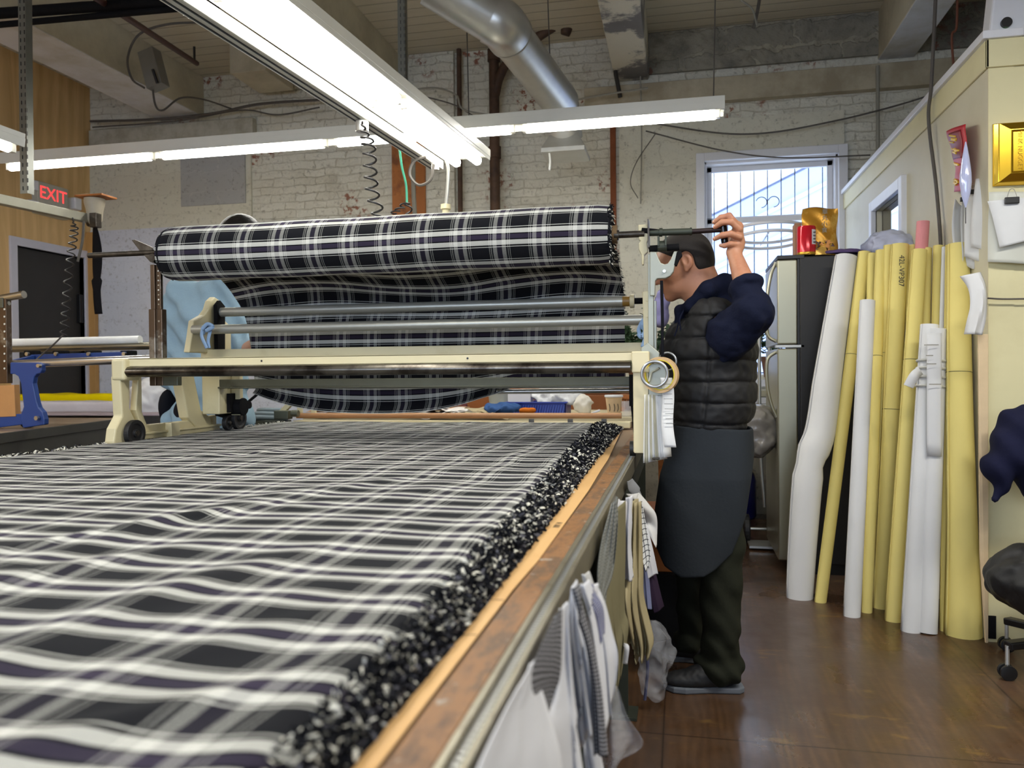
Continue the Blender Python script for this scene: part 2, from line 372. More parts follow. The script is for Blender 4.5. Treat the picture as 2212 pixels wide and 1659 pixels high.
# ================================================================ shell
YB, XL, ZC, XO, YO, ZO = 6.85, -5.75, 4.07, 1.31, 3.78, 2.61
def wallbox(name, spans, mat, **kw):
    q = MB()
    for a_, b_ in spans: q.span(a_, b_)
    return struct(q.build(name, mat, **kw))
wallbox('floor', [((-6.2, -4.2, -.1), (5.2, YB+.3, 0))], m_floor)
wallbox('ceiling', [((-6.2, -4.2, ZC), (5.2, YB+.3, ZC+.1))], m_ceil)
W1 = (.20, 1.275, 1.15, 2.96)           # big window opening x0 x1 z0 z1
W3 = (1.62, 2.30, 1.75, 2.62)           # window of the little office
wallbox('wall_back', [((-5.9, YB, 0), (W1[0], YB+.25, ZC)), ((W1[0], YB, 0), (W1[1], YB+.25, W1[2])), ((W1[0], YB, W1[3]), (W1[1], YB+.25, ZC)),
    ((W1[1], YB, 0), (W3[0], YB+.25, ZC)), ((W3[0], YB, 0), (W3[1], YB+.25, W3[2])), ((W3[0], YB, W3[3]), (W3[1], YB+.25, ZC)), ((W3[1], YB, 0), (5.1, YB+.25, ZC))], m_brick)
D0, D1, DZ = 5.92, 6.73, 2.36            # doorway in the plywood wall
wallbox('wall_left', [((XL-.12, -4.1, 0), (XL, D0, ZC)), ((XL-.12, D0, DZ), (XL, D1, ZC)), ((XL-.12, D1, 0), (XL, YB, ZC))], m_ply)
wallbox('wall_right', [((5.0, -4.1, 0), (5.1, YB, ZC))], m_block)
wallbox('wall_front', [((-5.9, -4.2, 0), (-4.2, -4.05, ZC)), ((-4.2, -4.2, 0), (1.2, -4.05, 1.0)), ((-4.2, -4.2, 2.9), (1.2, -4.05, ZC)), ((1.2, -4.2, 0), (5.1, -4.05, ZC))], m_block)
# office built into the corner
S0, S1, SZ0, SZ1 = 5.10, 5.78, 1.55, 2.27
wallbox('wall_office_side', [((XO, YO, 0), (XO+.1, S0, ZO)), ((XO, S0, 0), (XO+.1, S1, SZ0)), ((XO, S0, SZ1), (XO+.1, S1, ZO)), ((XO, S1, 0), (XO+.1, YB, ZO))], m_office)
wallbox('wall_office_front', [((XO+.1, YO, 0), (4.9, YO+.1, ZO)), ((XO, YO-.004, 0), (XO+.1, YO, ZO))], m_officef)
wallbox('ceiling_office', [((XO+.1, YO+.1, ZO-.06), (4.9, YB, ZO))], m_office)
wallbox('trim_1', [((XO-.03, YO-.03, ZO), (XO+.13, YB, ZO+.035)), ((XO+.13, YO-.03, ZO), (4.9, YO+.13, ZO+.035))], m_white, bevel=.004)
wallbox('trim_2', [((XO-.012, YO-.016, ZO-.12), (XO, YB, ZO)), ((XO-.012, YO-.016, ZO-.12), (4.9, YO-.004, ZO))], m_officef, bevel=.003)
q = MB(); q.span((XO-.03, S0-.07, SZ0-.07), (XO+.01, S0, SZ1+.07)).span((XO-.03, S1, SZ0-.07), (XO+.01, S1+.07, SZ1+.07)).span((XO-.03, S0, SZ1), (XO+.01, S1, SZ1+.07)).span((XO-.03, S0, SZ0-.07), (XO+.01, S1, SZ0))
w2 = struct(q.build('window_2', m_white, bevel=.004)); MB().span((XO+.04, S0, SZ0), (XO+.046, S1, SZ1)).build('glass', m_glass, w2)
# blockwork, patches and timbers set in the brick wall
def onback(n, x0, y0, x1, y1, th, mat, bevel=0):
    a_ = onY(x0, y1, YB-th); b_ = onY(x1, y1, YB-th); c_ = onY(x0, y0, YB-th)
    return wallbox(n, [((a_[0], YB-th, a_[2]), (b_[0], YB, c_[2]))], mat, bevel=bevel)
wallbox('wall_back_lower', [((XL, YB-.03, 0), (-2.3, YB, 2.64))], m_block_blue)
wallbox('wall_back_infill', [((XL, YB-.02, 2.64), (-3.98, YB, 3.42))], m_block)
onback('wall_back_patch', 391, 340, 530, 446, .035, m_block_grey)
wallbox('wall_back_pier', [((-.50, YB-.03, 0), (W1[0]-.02, YB, 3.30)), ((W1[0]-.02, YB-.03, 3.02), (1.31, YB, 3.30)), ((W1[0]-.02, YB-.03, 0), (1.31, YB, W1[2]-.05))], m_block)
onback('wall_back_stone', 1402, 72, 2200, 160, .03, m_brick_dark)
onback('trim_3', 192, 282, 546, 322, .08, M('board_paint', '#b3b0a2', .6, var=.08, col2='#9d9887'), .004)
onback('trim_4', 1262, 190, 2080, 240, .09, M('plate_paint', '#b5ab93', .65, var=.12, scale=5, col2='#988c74', bump=.2), .006)
onback('trim_5', 849, 300, 921, 640, .07, m_orangewood, .004)
onback('trim_6', 888, 92, 984, 640, .05, m_brick)
onback('trim_7', 1320, 262, 1332, 640, .04, M('rust_stripe', '#7d4a31', .8, var=.3, scale=12, bump=.5))
wallbox('trim_8', [((XL, 6.76, 0), (XL+.09, YB-.04, 2.62))], M('tan_stud', '#b58a50', .6, var=.15, scale=8), bevel=.003)
# timber beams
for n, (x0, x1) in zip((9, 10, 11, 12), ((-4.95, -4.48), (-2.95, -2.46), (-.53, -.25), (1.57, 1.84))):
    q = MB(); q.span((x0, -4, 3.69), (x1, YB-.002, ZC)); q.mat(1).span((x0+.002, -4, 3.683), (x1-.002, YB-.003, 3.69))
    struct(q.build('trim_%d' % n, None, mats=[m_beam3 if n == 11 else m_beam, m_beam3 if n == 11 else m_beam_lit], bevel=.006))
# windows
def window(n, x0, x1, z0, z1, rail, bars, case=.07):
    q = MB(); f = .045
    q.span((x0-case, YB-.05, z0-.06), (x0, YB+.02, z1+case)).span((x1, YB-.05, z0-.06), (x1+case, YB+.02, z1+case)).span((x0, YB-.05, z1), (x1, YB+.02, z1+case)).span((x0-case, YB-.09, z0-.09), (x1+case, YB+.1, z0-.03))
    q.span((x0-.03, YB+.0, z0), (x0+.02, YB+.25, z1+.02)).span((x1-.02, YB+.0, z0), (x1+.03, YB+.25, z1+.02)).span((x0-.03, YB+.0, z1-.02), (x1+.03, YB+.25, z1+.03))
    w = struct(q.build('window_%d' % n, m_white, bevel=.005))
    for nm, a_, b_, yy in (('upper_sash', rail-.015, z1-.02, YB+.10), ('lower_sash', z0-.03, rail+.015, YB+.06)):
        s_ = MB().span((x0+.02, yy, a_), (x0+.02+f, yy+.035, b_)).span((x1-.02-f, yy, a_), (x1-.02, yy+.035, b_)).span((x0+.02, yy, a_), (x1-.02, yy+.035, a_+f)).span((x0+.02, yy, b_-f), (x1-.02, yy+.035, b_)).build(nm, m_white, w, bevel=.004)
        MB().span((x0+.03, yy+.014, a_+.01), (x1-.03, yy+.018, b_-.01)).build('glass', m_glass, s_)
    if bars:
        g = MB(); k = bars
        for i in range(k): xx = x0+.03+(x1-x0-.06)*(i+.5)/k; g.cyl((xx, YB+.19, z0), (xx, YB+.19, z1), .0042, n=8)
        g.span((x0, YB+.183, z0+.02), (x1, YB+.197, z0+.03))
        xm = (x0+x1)/2
        for sx_ in (-1, 1): g.torus((xm+sx_*.05, YB+.19, rail+.16), (0, 1, 0), .045, .004, 20, 6, PI*.1, PI*1.5)
        g.build('security_bars', m_black, w)
    return w
window(1, W1[0]+.01, W1[1]-.01, W1[2], W1[3]-.01, 2.47, 9)
window(3, W3[0], W3[1], W3[2], W3[3], 2.2, 0, .05)
# door in the plywood wall
q = MB(); f = .075
q.span((XL-.12, D0-f, 0), (XL+.02, D0, DZ+f)).span((XL-.12, D1, 0), (XL+.02, D1+f, DZ+f)).span((XL-.12, D0, DZ), (XL+.02, D1, DZ+f))
d1 = struct(q.build('door_1', m_lav, bevel=.004))
MB().span((XL-.09, D0+.004, .01), (XL-.045, D1-.004, DZ-.004)).build('door_leaf', M('charcoal_door', '#2c2a28', .55, var=.2, scale=4), d1)
MB().span((XL-.05, D1-.05, 1.72), (XL-.005, D1-.004, 2.0)).build('door_closer_plate', m_black, d1, bevel=.004)
# outside the window: the neighbouring gabled house and the ground
o = thing('house', 'pale lavender house with a sloping roof seen through the barred window', 'house', (1.5, 13, -1))
MB().pts([(-5, 12.9, -1), (9, 12.9, -1), (9, 12.9, 7.6), (-5, 12.9, 1.0)], (0, 1, 0), .5).build('wall', M('lavender_siding', '#bccaf0', .7, var=.05), o)
MB().pts([(-5, 12.5, 1.05), (9, 12.5, 7.65), (9, 12.5, 7.9), (-5, 12.5, 1.3)][::-1], (0, 1, 0), .9).build('roof', M('white_roof_edge', '#eef0f6', .7), o)
for k_ in range(7): MB().pts([(-5, 12.62, .6-.45*k_), (9, 12.62, 7.2-.45*k_), (9, 12.62, 7.26-.45*k_), (-5, 12.62, .66-.45*k_)][::-1], (0, 1, 0), .04).build('siding_board', M('pale_siding_edge', '#dde5fa', .7), o)
# ---------------------------------------------------------------- pipes
def pipe(label, pts, r, mat=m_rustpipe, name='pipe', cat='pipe', n=14, parts=None):
    q = MB().tube(pts, r, n); return tag(q.build(name, mat, smooth=True), label, cat)
a_ = onY(1066, 40, 6.72); t = thing('drain_pipe', 'thick rusty brown pipe running down the brick wall behind the duct', 'pipe', (a_[0], 6.72, 0))
MB().tube([(a_[0], 6.72, ZC), (a_[0], 6.72, 0)], .045, 16).build('riser', m_rustpipe, t, smooth=True)
b1 = onY(1070, 205, 6.72); b2 = onY(1110, 120, 6.62); b3 = onY(1210, 50, 6.6); b4 = onY(1232, 70, 6.6); b5 = onY(1232, 0, 6.6)
MB().tube(spline([b1, onY(1080, 165, 6.7), b2, b3, onY(1222, 72, 6.6), b4*.3+b5*.7, b5+np.array([0, 0, .3])], 40), .04, 12).build('branch', m_rustpipe, t, smooth=True)
for yy in (120, 330): c_ = onY(1066, yy, 6.72); MB().cyl((a_[0], 6.72, c_[2]-.05), (a_[0], 6.72, c_[2]+.05), .056).build('coupling', m_rustpipe, t, smooth=True)
c_ = onY(993, 300, 6.78); pipe('thin brown pipe beside the painted brick pilaster', [(c_[0], 6.78, ZC), (c_[0], 6.78, 0)], .022)
c_ = onY(1896, 200, 6.74); pipe('grey electrical conduit dropping down the wall right of the window', [(c_[0], 6.74, 3.6), (c_[0], 6.74, 2.55)], .014, m_wirelight, 'conduit')
p0 = onY(215, 0, 4.3); p1 = onY(425, 137, 6.3)
t = thing('sprinkler_pipe', 'dark red-brown sprinkler pipe slanting under the ceiling at upper left', 'pipe', p1)
MB().tube([p0+(p0-p1)*.3, p1], .022, 12).build('pipe_run', M('maroon_pipe', '#4d2f2b', .5, var=.2), t, smooth=True)
h = onY(420, 130, 6.2); MB().cyl(h, (h[0], h[1], ZC), .010).build('hanger_rod', m_wire, t)
for y0_, y1_, r_, lb in ((25, -5, .035, 'thick black pipe crossing under the ceiling at top left, above its thinner neighbour'), (51, 10, .02, 'thinner black pipe crossing under the ceiling just below the thick one')):
    pipe(lb, [onY(-60, y0_+8, 4.4), onY(480, y1_, 4.4)], r_, m_blackrough)
pipe('thin grey conduit climbing beside the peeling beam', [onY(1310, -20, 6.3), onY(1322, 60, 6.4), onY(1330, 160, 6.6), onY(1340, 210, 6.7)], .018, m_wire, 'conduit')
# loose wires on the wall and across the room
m_cable = M('dusty_cable', '#55504a', .7, var=.2)
def wire(label, pts, r=.006, mat=m_cable, n=50, cat='wire'): return pipe(label, spline(pts, n), r, mat, 'wire', cat, 6)
wire('dark cable sagging across the wall above the window towards the office', [onY(1395, 283, 6.6), onY(1560, 325, 6.6), onY(1700, 341, 6.6), onY(1880, 335, 6.6)])
wire('cable rising along the wall from the lamp row to the office roof', [onY(1380, 262, 6.7), onY(1600, 290, 6.7), onY(1800, 262, 6.7), onY(2010, 205, 6.7), onY(2080, 160, 6.7)], .007)
wire('thick dark cord hanging down the office wall', [onX(2022, -20, 1.24), onX(2012, 180, 1.27), onX(2006, 260, 1.275), onX(2022, 400, 1.285), onX(2032, 525, 1.285), onX(2034, 620, 1.285)], .009)
wire('loose wire loop hanging on the blockwork left of the window', [onY(1415, 290, 6.7), onY(1375, 350, 6.7), onY(1362, 395, 6.7), onY(1378, 428, 6.7)], .004)
wire('thin upright wire against the beige blocks', [onY(1383, 150, 6.75), onY(1386, 300, 6.75), onY(1384, 440, 6.75)], .006, m_wirelight)
wire('black cable bundle drooping on the wall below the left beam', [onY(195, 262, 6.7), onY(330, 258, 6.7), onY(460, 245, 6.7), onY(560, 225, 6.7), onY(700, 215, 6.7)], .012)
wire('second cable sagging under the bundle on the left wall of bricks', [onY(200, 275, 6.72), onY(380, 262, 6.72), onY(520, 238, 6.72), onY(600, 248, 6.72), onY(690, 232, 6.72)], .007)
wire('tangled pale cable crossing the brick pilaster', [onY(885, 195, 6.6), onY(940, 190, 6.6), onY(985, 205, 6.6), onY(1010, 240, 6.6), onY(1150, 250, 6.6), onY(1250, 215, 6.6), onY(1400, 190, 6.6)], .008, m_wirelight)
wire('thin cable dipping below the tangled cable', [onY(885, 205, 6.62), onY(930, 212, 6.62), onY(985, 228, 6.62), onY(1040, 255, 6.62), onY(1130, 248, 6.62)], .006)
wire('cable arching up to the ceiling from the grey box', [onY(312, 190, 5.6), onY(285, 170, 5.6), onY(276, 125, 5.6), onY(300, 75, 5.6), onY(360, 53, 5.6), onY(440, 48, 5.7)], .009)
wire('cable looping under the left beam towards the wall', [onY(328, 170, 5.6), onY(335, 225, 5.6), onY(352, 238, 5.6), onY(390, 212, 5.8), onY(440, 215, 6.2), onY(500, 235, 6.7)], .008)
wire('thin wire hanging from the ceiling over the lamp row end', [onY(1545, -10, 4.65), onY(1543, 110, 4.65), onY(1541, 228, 4.65)], .004)
wire('pale wire coming down in a curl right of the ceiling hook', [onY(1600, 0, 6.0), onY(1625, 20, 6.0), onY(1635, 55, 6.0)], .007, m_wirelight)
wire('dark hook hanging from the ceiling above the stone blocks', [onY(1642, -10, 6.0), onY(1636, 25, 6.0), onY(1628, 60, 6.1)], .014)
wire('copper coloured wires dropping beside the right beam', [onY(2068, -10, 5.9), onY(2066, 60, 5.9), onY(2056, 80, 5.9), onY(2062, 170, 5.9)], .008, M('copper_wire', '#7d4a35', .6))
for k, (x_, y1_) in enumerate(((1007, 260), (1183, 150))):
    wire(['thin chain hanging from the ceiling to the lamp row', 'short hanger wire beside the bent pipe'][k], [onY(x_, -10, 5.2), onY(x_+3, y1_/2, 5.2), onY(x_+6, y1_, 5.2)], .004)
# ---------------------------------------------------------------- galvanised duct with its hood
t = thing('air_duct', 'shiny galvanised round duct with an elbow and a downward hood', 'duct', onY(1222, 330, 5.6))
A = onY(930, -40, 4.35); B = onY(1085, 55, 4.55); Cc = onY(1212, 222, 5.5); Dd = onY(1222, 300, 5.62)
MB().tube([A, B+(A-B)*.10], .135, 32).build('upper_section', m_galv, t, smooth=True)
MB().tube(spline([B+(A-B)*.16, B, B+(Cc-B)*.10], 16), .142, 32).build('elbow', m_galv, t, smooth=True)
MB().tube([B+(Cc-B)*.05, Cc], .128, 32).build('slanting_section', m_galv, t, smooth=True)
MB().tube(spline([Cc+(B-Cc)*.12, Cc, Dd], 14), .122, 32).build('lower_elbow', m_galv, t, smooth=True)
for f_ in (.075, .12): c_ = B+(Cc-B)*f_; MB().torus(c_, Cc-B, .134, .008, 32, 8).build('joint_ring', m_galv, t, smooth=True)
h0 = onY(1222, 298, 5.62)[2]; h1 = onY(1222, 330, 5.62)[2]; q = MB(); x, y = Dd[0], 5.62
V = [(x-.10, y-.10, h0), (x+.10, y-.10, h0), (x+.10, y+.10, h0), (x-.10, y+.10, h0), (x-.155, y-.16, h1), (x+.155, y-.16, h1), (x+.155, y+.16, h1), (x-.155, y+.16, h1), (x-.155, y-.16, h1-.03), (x+.155, y-.16, h1-.03), (x+.155, y+.16, h1-.03), (x-.155, y+.16, h1-.03)]
q.add(V, [(0, 3, 2, 1), (0, 1, 5, 4), (1, 2, 6, 5), (2, 3, 7, 6), (3, 0, 4, 7), (4, 5, 9, 8), (5, 6, 10, 9), (6, 7, 11, 10), (7, 4, 8, 11), (8, 9, 10, 11)])
q.build('hood', m_galv, t, bevel=.004)
MB().tube(spline([(x-.10, y-.12, h1-.03), (x-.095, y-.12, h1-.09), (x-.10, y-.12, h1-.15)], 8), .008, 6).build('tape_tail', M('pale_tape', '#d9d9d4', .6), t)
# ---------------------------------------------------------------- boxes up on the wall and beam
a_ = onY(323, 110, 5.6); b_ = onY(352, 188, 5.6)
t = thing('electrical_box', 'grey metal box on the side of the left beam with cables', 'electrical box', (a_[0], 5.55, b_[2]))
MB().bar(onY(322, 112, 5.6), onY(342, 190, 5.6), .14, .11, (0, 1, 0)).build('box', M('grey_box', '#7d7b74', .5, .3), t, bevel=.004)
MB().cyl(onY(330, 150, 5.50), onY(340, 180, 5.52), .012).build('cable_gland', m_black, t)
a_ = onY(585, 150, 6.6)
MBq = MB().box((a_[0], 6.45, a_[2]), (.34, .5, .34)); tag(MBq.build('junction_cabinet', m_beam, bevel=.005), 'big cream painted cabinet fixed high on the brick wall behind the long lamp', 'cabinet')
t = thing('speaker', 'white speaker with a round dark eye standing on the office roof', 'speaker', (1.62, 3.95, ZO+.035))
a_ = onY(2168, 30, 3.9); q = MB().prism([(-.075, -.1), (.075, -.1), (.085, .13), (-.055, .10)], (a_[0], 3.9, ZO+.16), (1, 0, 0), (0, 0, 1), .10); t.location = (a_[0], 3.9, ZO+.035)
q.build('body', m_white, t, bevel=.01); MB().cyl((a_[0]-.01, 3.86, ZO+.095), (a_[0]-.01, 3.835, ZO+.095), .022).build('lens', m_black, t)
MB().span((a_[0]-.07, 3.86, ZO+.035), (a_[0]+.07, 3.94, ZO+.07)).build('base', m_black, t)
MB().box((a_[0]-.012, 3.847, ZO+.062), (.012, .004, .004)).build('indicator_light', emis('green_led', (.3, 1, .1, 1), 2), t)
# ================================================================ lighting fixtures
m_tube = emis('fluorescent_tube_glow', (1, .98, .92, 1), TUBE_POWER); m_tube2 = emis('fluorescent_tube_glow_row', (1, .98, .92, 1), TUBE_POWER*1.9)
m_fixture = M('fixture_enamel', '#d6d5cb', .35, var=.04)
def fixture(label, P, width, th, tubes, secs, rt, hanger=None, tm=None, group=None, updir=(0, 0, 1)):
    """P: list of section end points along the strip (tube run below a channel)"""
    P = [np.asarray(p, float) for p in P]; d = P[-1]-P[0]; d /= np.linalg.norm(d); side = np.cross(d, (0, 0, 1)); side /= np.linalg.norm(side)
    t = thing('fluorescent_fixture', label, 'light fixture', (P[0]+P[-1])/2, group)
    a_, b_ = P[0], P[-1]; z = np.array([0, 0, 1.])
    q = MB().bar(a_+z*th, b_+z*th, width, th)
    q.bar(a_+z*th*.55+side*width*.48, b_+z*th*.55+side*width*.48, .006, th*.9).bar(a_+z*th*.55-side*width*.48, b_+z*th*.55-side*width*.48, .006, th*.9)
    q.build('channel', m_fixture, t, bevel=.003)
    offs = [0] if tubes == 1 else [-width*.25, width*.25]
    for i in range(len(P)-1):
        for o_ in offs:
            p_ = P[i]+d*.05+side*o_-z*(rt*.2); r_ = P[i+1]-d*.05+side*o_-z*(rt*.2)
            MB().cyl(p_, r_, rt, n=16).build('tube', tm or m_tube, t, smooth=True)
            for e in (p_-d*.012, r_+d*.012): MB().box(e+z*.008, (.03, .03, .055)).build('socket', m_fixture, t, bevel=.003)
    return t
ZL = 2.655; P = [onY(x_, y_, 4.65) for x_, y_ in ((10, 360), (340, 337), (715, 305), (1120, 280), (1565, 254))]
for p_ in P: p_[2] = ZL; p_[1] = 4.65
fixture('long row of single fluorescent tubes crossing the room below the ceiling', P, .14, .055, 1, 4, .024, tm=m_tube2)
n0 = np.array([-1.29, 4.53, 2.44]); f0 = np.array([-1.49, 2.0, 2.44]); dd = (f0-n0)/np.linalg.norm(f0-n0)
n0 = (onZ(1045, 352, 2.44)+onZ(985, 352, 2.44))/2; f0 = (onZ(740, 71, 2.44)+onZ(520, 71, 2.44))/2; dd = (f0-n0)/np.linalg.norm(f0-n0)
L1 = np.linalg.norm(onZ(842, 222, 2.44)-n0)
fixture('two-tube fluorescent fixture hanging above the spread plaid cloth', [n0, n0+dd*L1, n0+dd*L1*2.05, n0+dd*L1*3.1, n0+dd*L1*4.6], .26, .045, 2, 4, .026)
a_ = onY(-60, 290, 3.2); b_ = onY(42, 325, 3.4)
fixture('short end of a fluorescent fixture peeking in at the left border', [a_+(a_-b_)*1.5, b_], .12, .05, 1, 1, .024)
# the plug-in power track under the long fixture
side = np.cross(dd, (0, 0, 1)); sgn = 1 if np.dot(side, (-1, 0, 0)) > 0 else -1
t0 = onZ(945, 358, 2.40); t1 = onZ(395, 0, 2.40); t1 = t0+(t1-t0)*1.5
t = thing('power_track', 'cream plug-in power track running beside the hanging two-tube lamp', 'power track', (t0+t1)/2)
MB().bar(t0, t1, .075, .05).build('track', m_fixture, t, bevel=.004)
for s_ in (-.02, .012): o_ = np.array([s_, 0, -.027]); MB().bar(t0+o_, t1+o_, .006, .004).build('slot', m_black, t)
c_ = onZ(782, 262, 2.37); MB().cyl(c_, c_-(0, 0, .05), .03).build('trolley', m_galv, t, bevel=.004)
c_ = onZ(940, 352, 2.37); MB().cyl(c_, c_-(0, 0, .04), .022).build('plug', m_galv, t)
# slotted hanging struts
m_strut = M('slotted_strut_metal', '#7f8079', .45, .7, var=.15)
def strut(label, top, bot, w=.04, L=False):
    t = thing('slotted_strut', label, 'strut', bot); q = MB().bar(bot, top, .004, w, (1, 0, 0)).bar(bot+np.array([w/2, .02, 0]), top+np.array([w/2, .02, 0]), w, .004, (1, 0, 0))
    n = int((top[2]-bot[2])/.045); q.mat(1)
    for i in range(n): z_ = bot[2]+.03+i*.045; q.box((bot[0]-.003, bot[1]-.004 if False else bot[1], z_), (.002, .012, .022)); q.box((bot[0]+w*.5, bot[1]-.001, z_), (.011, .004, .024))
    q.build('angle_iron', None, t, mats=[m_strut, m_black])
strut('slotted angle iron hanging from the ceiling at the far left, holding the overhead bar', onY(47, -30, 3.9), onY(52, 418, 3.9), .05)
strut('grey slotted strut hanging behind the long lamp in the middle', onY(866, -30, 5.0), onY(868, 190, 5.0), .05)
# unseen housings added above the out-of-view fill lights
for n_, (c_, d_) in zip((13, 14, 15), (((-1.0, -1.6, 2.655), (.28, 3.45, .06)), ((1.6, 1.6, 2.935), (2.65, .24, .06)), ((-4.6, 1.2, 2.635), (.28, 3.05, .06)))):
    q = MB().box(c_, d_)
    for s_ in (-1, 1): q.cyl((c_[0]+s_*d_[0]*.3, c_[1]+s_*d_[1]*.3, c_[2]), (c_[0]+s_*d_[0]*.3, c_[1]+s_*d_[1]*.3, ZC), .006, n=6)
    struct(q.build('trim_%d' % n_, m_fixture))
# ================================================================ plaid flannel
def plaid(name, pu=.150, pv=.125, uvscale=True):
    a = N(name); u = a.n('UVMap'); u.uv_map = 'UVMap'; sx = a.n('SeparateXYZ'); a.l(u.outputs[0], sx.inputs[0])
    D, Pp, Wh = C('#15161a'), C('#3b3448'), C('#dedfd8'); B = C('#0c0c0e')
    def stripes(ch, per, st):
        f = a.math('FRACT', a.math('MULTIPLY', sx.outputs[ch], 1/per)); return a.ramp(f, st, 'CONSTANT')
    warp = stripes(0, pu, [(0, D), (.40, Wh), (.417, D), (.445, Wh), (.462, D), (.50, Wh), (.60, Pp), (.73, Wh), (.83, D), (.873, Wh), (.89, D), (.918, Wh), (.935, D)])
    weft = stripes(1, pv, [(0, D), (.35, Wh), (.37, B), (.415, Wh), (.555, B), (.59, Pp), (.73, B), (.76, Wh), (.90, B), (.95, Wh), (.97, D)])
    w = a.n('CombineXYZ'); a.l(sx.outputs[0], w.inputs[0]); a.l(sx.outputs[1], w.inputs[1])
    sp = a.noise(w.outputs[0], 900, 1, .5); warp = a.mix(a.ramp(sp, [(.47, .0), (.53, .75)]), warp, D)
    c = a.mix(.37, weft, warp); c = a.mix(a.math('MULTIPLY', a.noise(w.outputs[0], 260, 2), .22), c, D)
    a.bump(a.noise(w.outputs[0], 700, 2), .25, .001); a.set(c, .95); a.b.inputs['Specular IOR Level'].default_value = .06; a.b.inputs['Sheen Weight'].default_value = .04; a.b.inputs['Sheen Roughness'].default_value = .5
    return a.m
m_plaid = plaid('plaid_flannel')
m_navy = M('navy_thread', '#17181d', .95, var=.3, scale=200); m_cream = M('cream_thread', '#dcdacd', .95, var=.15, scale=200); m_grey_t = M('grey_thread', '#55555c', .95, var=.2)
m_kraft = M('kraft_paper', '#cfa56c', .6, var=.05, scale=4, col2='#c2965c', th=(.5, .8))
m_cream_paint = M('cream_machine_enamel', '#d5cba4', .42, var=.06, scale=6, col2='#c4b88d', th=(.55, .75))
m_cream_chip = M('chipped_cream_enamel', '#ddd2aa', .45, var=.05, scale=8, col2='#4a3c2a', th=(.715, .73))
m_grey_cast = M('grey_cast_enamel', '#9b9d90', .4, .3, var=.1)
m_khaki = M('khaki_bar', '#57584a', .4, .3, var=.15)
m_brass = M('brown_tube', '#a67a52', .5, var=.08)
m_rubber = M('black_rubber', '#1a1a1c', .5, var=.2)
m_greengrey = M('green_grey_steel', '#3d4238', .5, .4, var=.2)
def woodedge():
    a = N('rusty_edge'); co_ = a.coord('Object'); c = a.ramp(a.noise(a.coord('Object', (1, .35, 1)), 22, 7, .7), [(.3, C('#4a3626')), (.48, C('#8a6036')), (.62, C('#5d4630')), (.75, C('#a0723f'))])
    g = a.ramp(a.noise(co_, 18, 7, .7), [(.60, 0.), (.66, 1.)]); c = a.mix(g, c, C('#a39c90')); a.bump(a.noise(co_, 60, 5), .3, .002); a.set(c, .55, .0); return a.m
m_edge = woodedge()
# ---------------------------------------------------------------- cutting table
TZ = .89; XR = -.16; XT = -2.28; Y0, Y1 = -1.2, 4.32
t = thing('cutting_table', 'long steel edged cutting table carrying the spread plaid cloth', 'cutting table', (-1.2, 1.6, 0))
MB().span((XT, Y0, TZ-.045), (XR-.058, Y1, TZ-.006)).build('tabletop', M('table_board', '#7b6348', .6), t, bevel=.003)
MB().span((XR-.065, Y0, TZ-.05), (XR-.026, Y1, TZ)).build('edge_strip', m_edge, t, bevel=.002)
q = MB().span((XR-.026, Y0, TZ-.05), (XR-.018, Y1, TZ+.001)).span((XR-.008, Y0, TZ-.055), (XR, Y1, TZ-.001))
q.build('rail', M('worn_rail_steel', '#8b8470', .32, .6, var=.2, scale=25, col2='#6e6451', th=(.55, .68)), t, bevel=.0015)
MB().span((XR-.018, Y0, TZ-.05), (XR-.008, Y1, TZ-.012)).build('rail_groove', m_blackrough, t)
q = MB(); n = int((Y1-.2)/.0105)
for i in range(n): y_ = .25+i*.0105; q.box((XR-.0135, y_, TZ-.0085), (.009, .005, .008))
q.build('rack_teeth', m_galv, t)
MB().span((XT, Y0, TZ-.06), (XT+.03, Y1, TZ-.006)).build('far_rail', m_darksteel, t, bevel=.002)
MB().span((XR-.03, Y0, TZ-.15), (XR-.012, Y1, TZ-.05)).build('side_apron', m_greengrey, t)
MB().span((XT+.01, Y0, TZ-.15), (XT+.03, Y1, TZ-.06)).build('side_apron', m_greengrey, t)
def leg(x, y):
    q = MB().span((x-.03, y-.03, .006), (x+.03, y-.024, TZ-.05)).span((x-.03, y-.03, .006), (x-.024, y+.03, TZ-.05)).span((x-.06, y-.05, 0), (x+.06, y+.05, .012))
    q.bar((x, y, TZ-.30), (x-.2 if x > -1 else x+.2, y, TZ-.06), .03, .006); return q.build('leg', m_greengrey, t, bevel=.001)
for y_ in (-.9, .95, 2.74, 4.2):
    for x_ in (-.21, XT+.06): leg(x_, y_)
for y_ in (.95, 2.74): MB().bar((-.21, y_, .25), (XT+.06, y_, .25), .04, .04).build('cross_brace', m_greengrey, t)
MB().span((-.24, -.9, .24), (-.20, 4.2, .28)).build('side_brace', m_greengrey, t)
# kraft paper sheet lying on the table
def edge_x(y): return np.interp(y, [-1.2, .5, .93, 1.64, 2.6, 4.2, 4.5], [-.262, -.268, -.280, -.312, -.36, -.425, -.43])   # where the cloth's edge runs
ys = np.linspace(-1.1, 4.2, 60); xo = np.interp(ys, [-1.2, .6, 1.1, 1.2, 2.0, 2.4, 2.7, 4.2], [-.2255, -.2265, -.227, -.222, -.228, -.238, -.243, -.30])
V = [(XT+.05, y_, TZ+.0005) for y_ in ys]+[(x_, y_, TZ+.0008) for x_, y_ in zip(xo, ys)]; n = len(ys)
V += [(p_[0], p_[1], p_[2]+.0012) for p_ in V]
F = [(i, n+i, n+i+1, i+1) for i in range(n-1)]; F = [tuple(reversed(f)) for f in F]+[tuple(2*n+k for k in f) for f in F]+[(n+i, n+i+1, 3*n+i+1, 3*n+i) for i in range(n-1)]
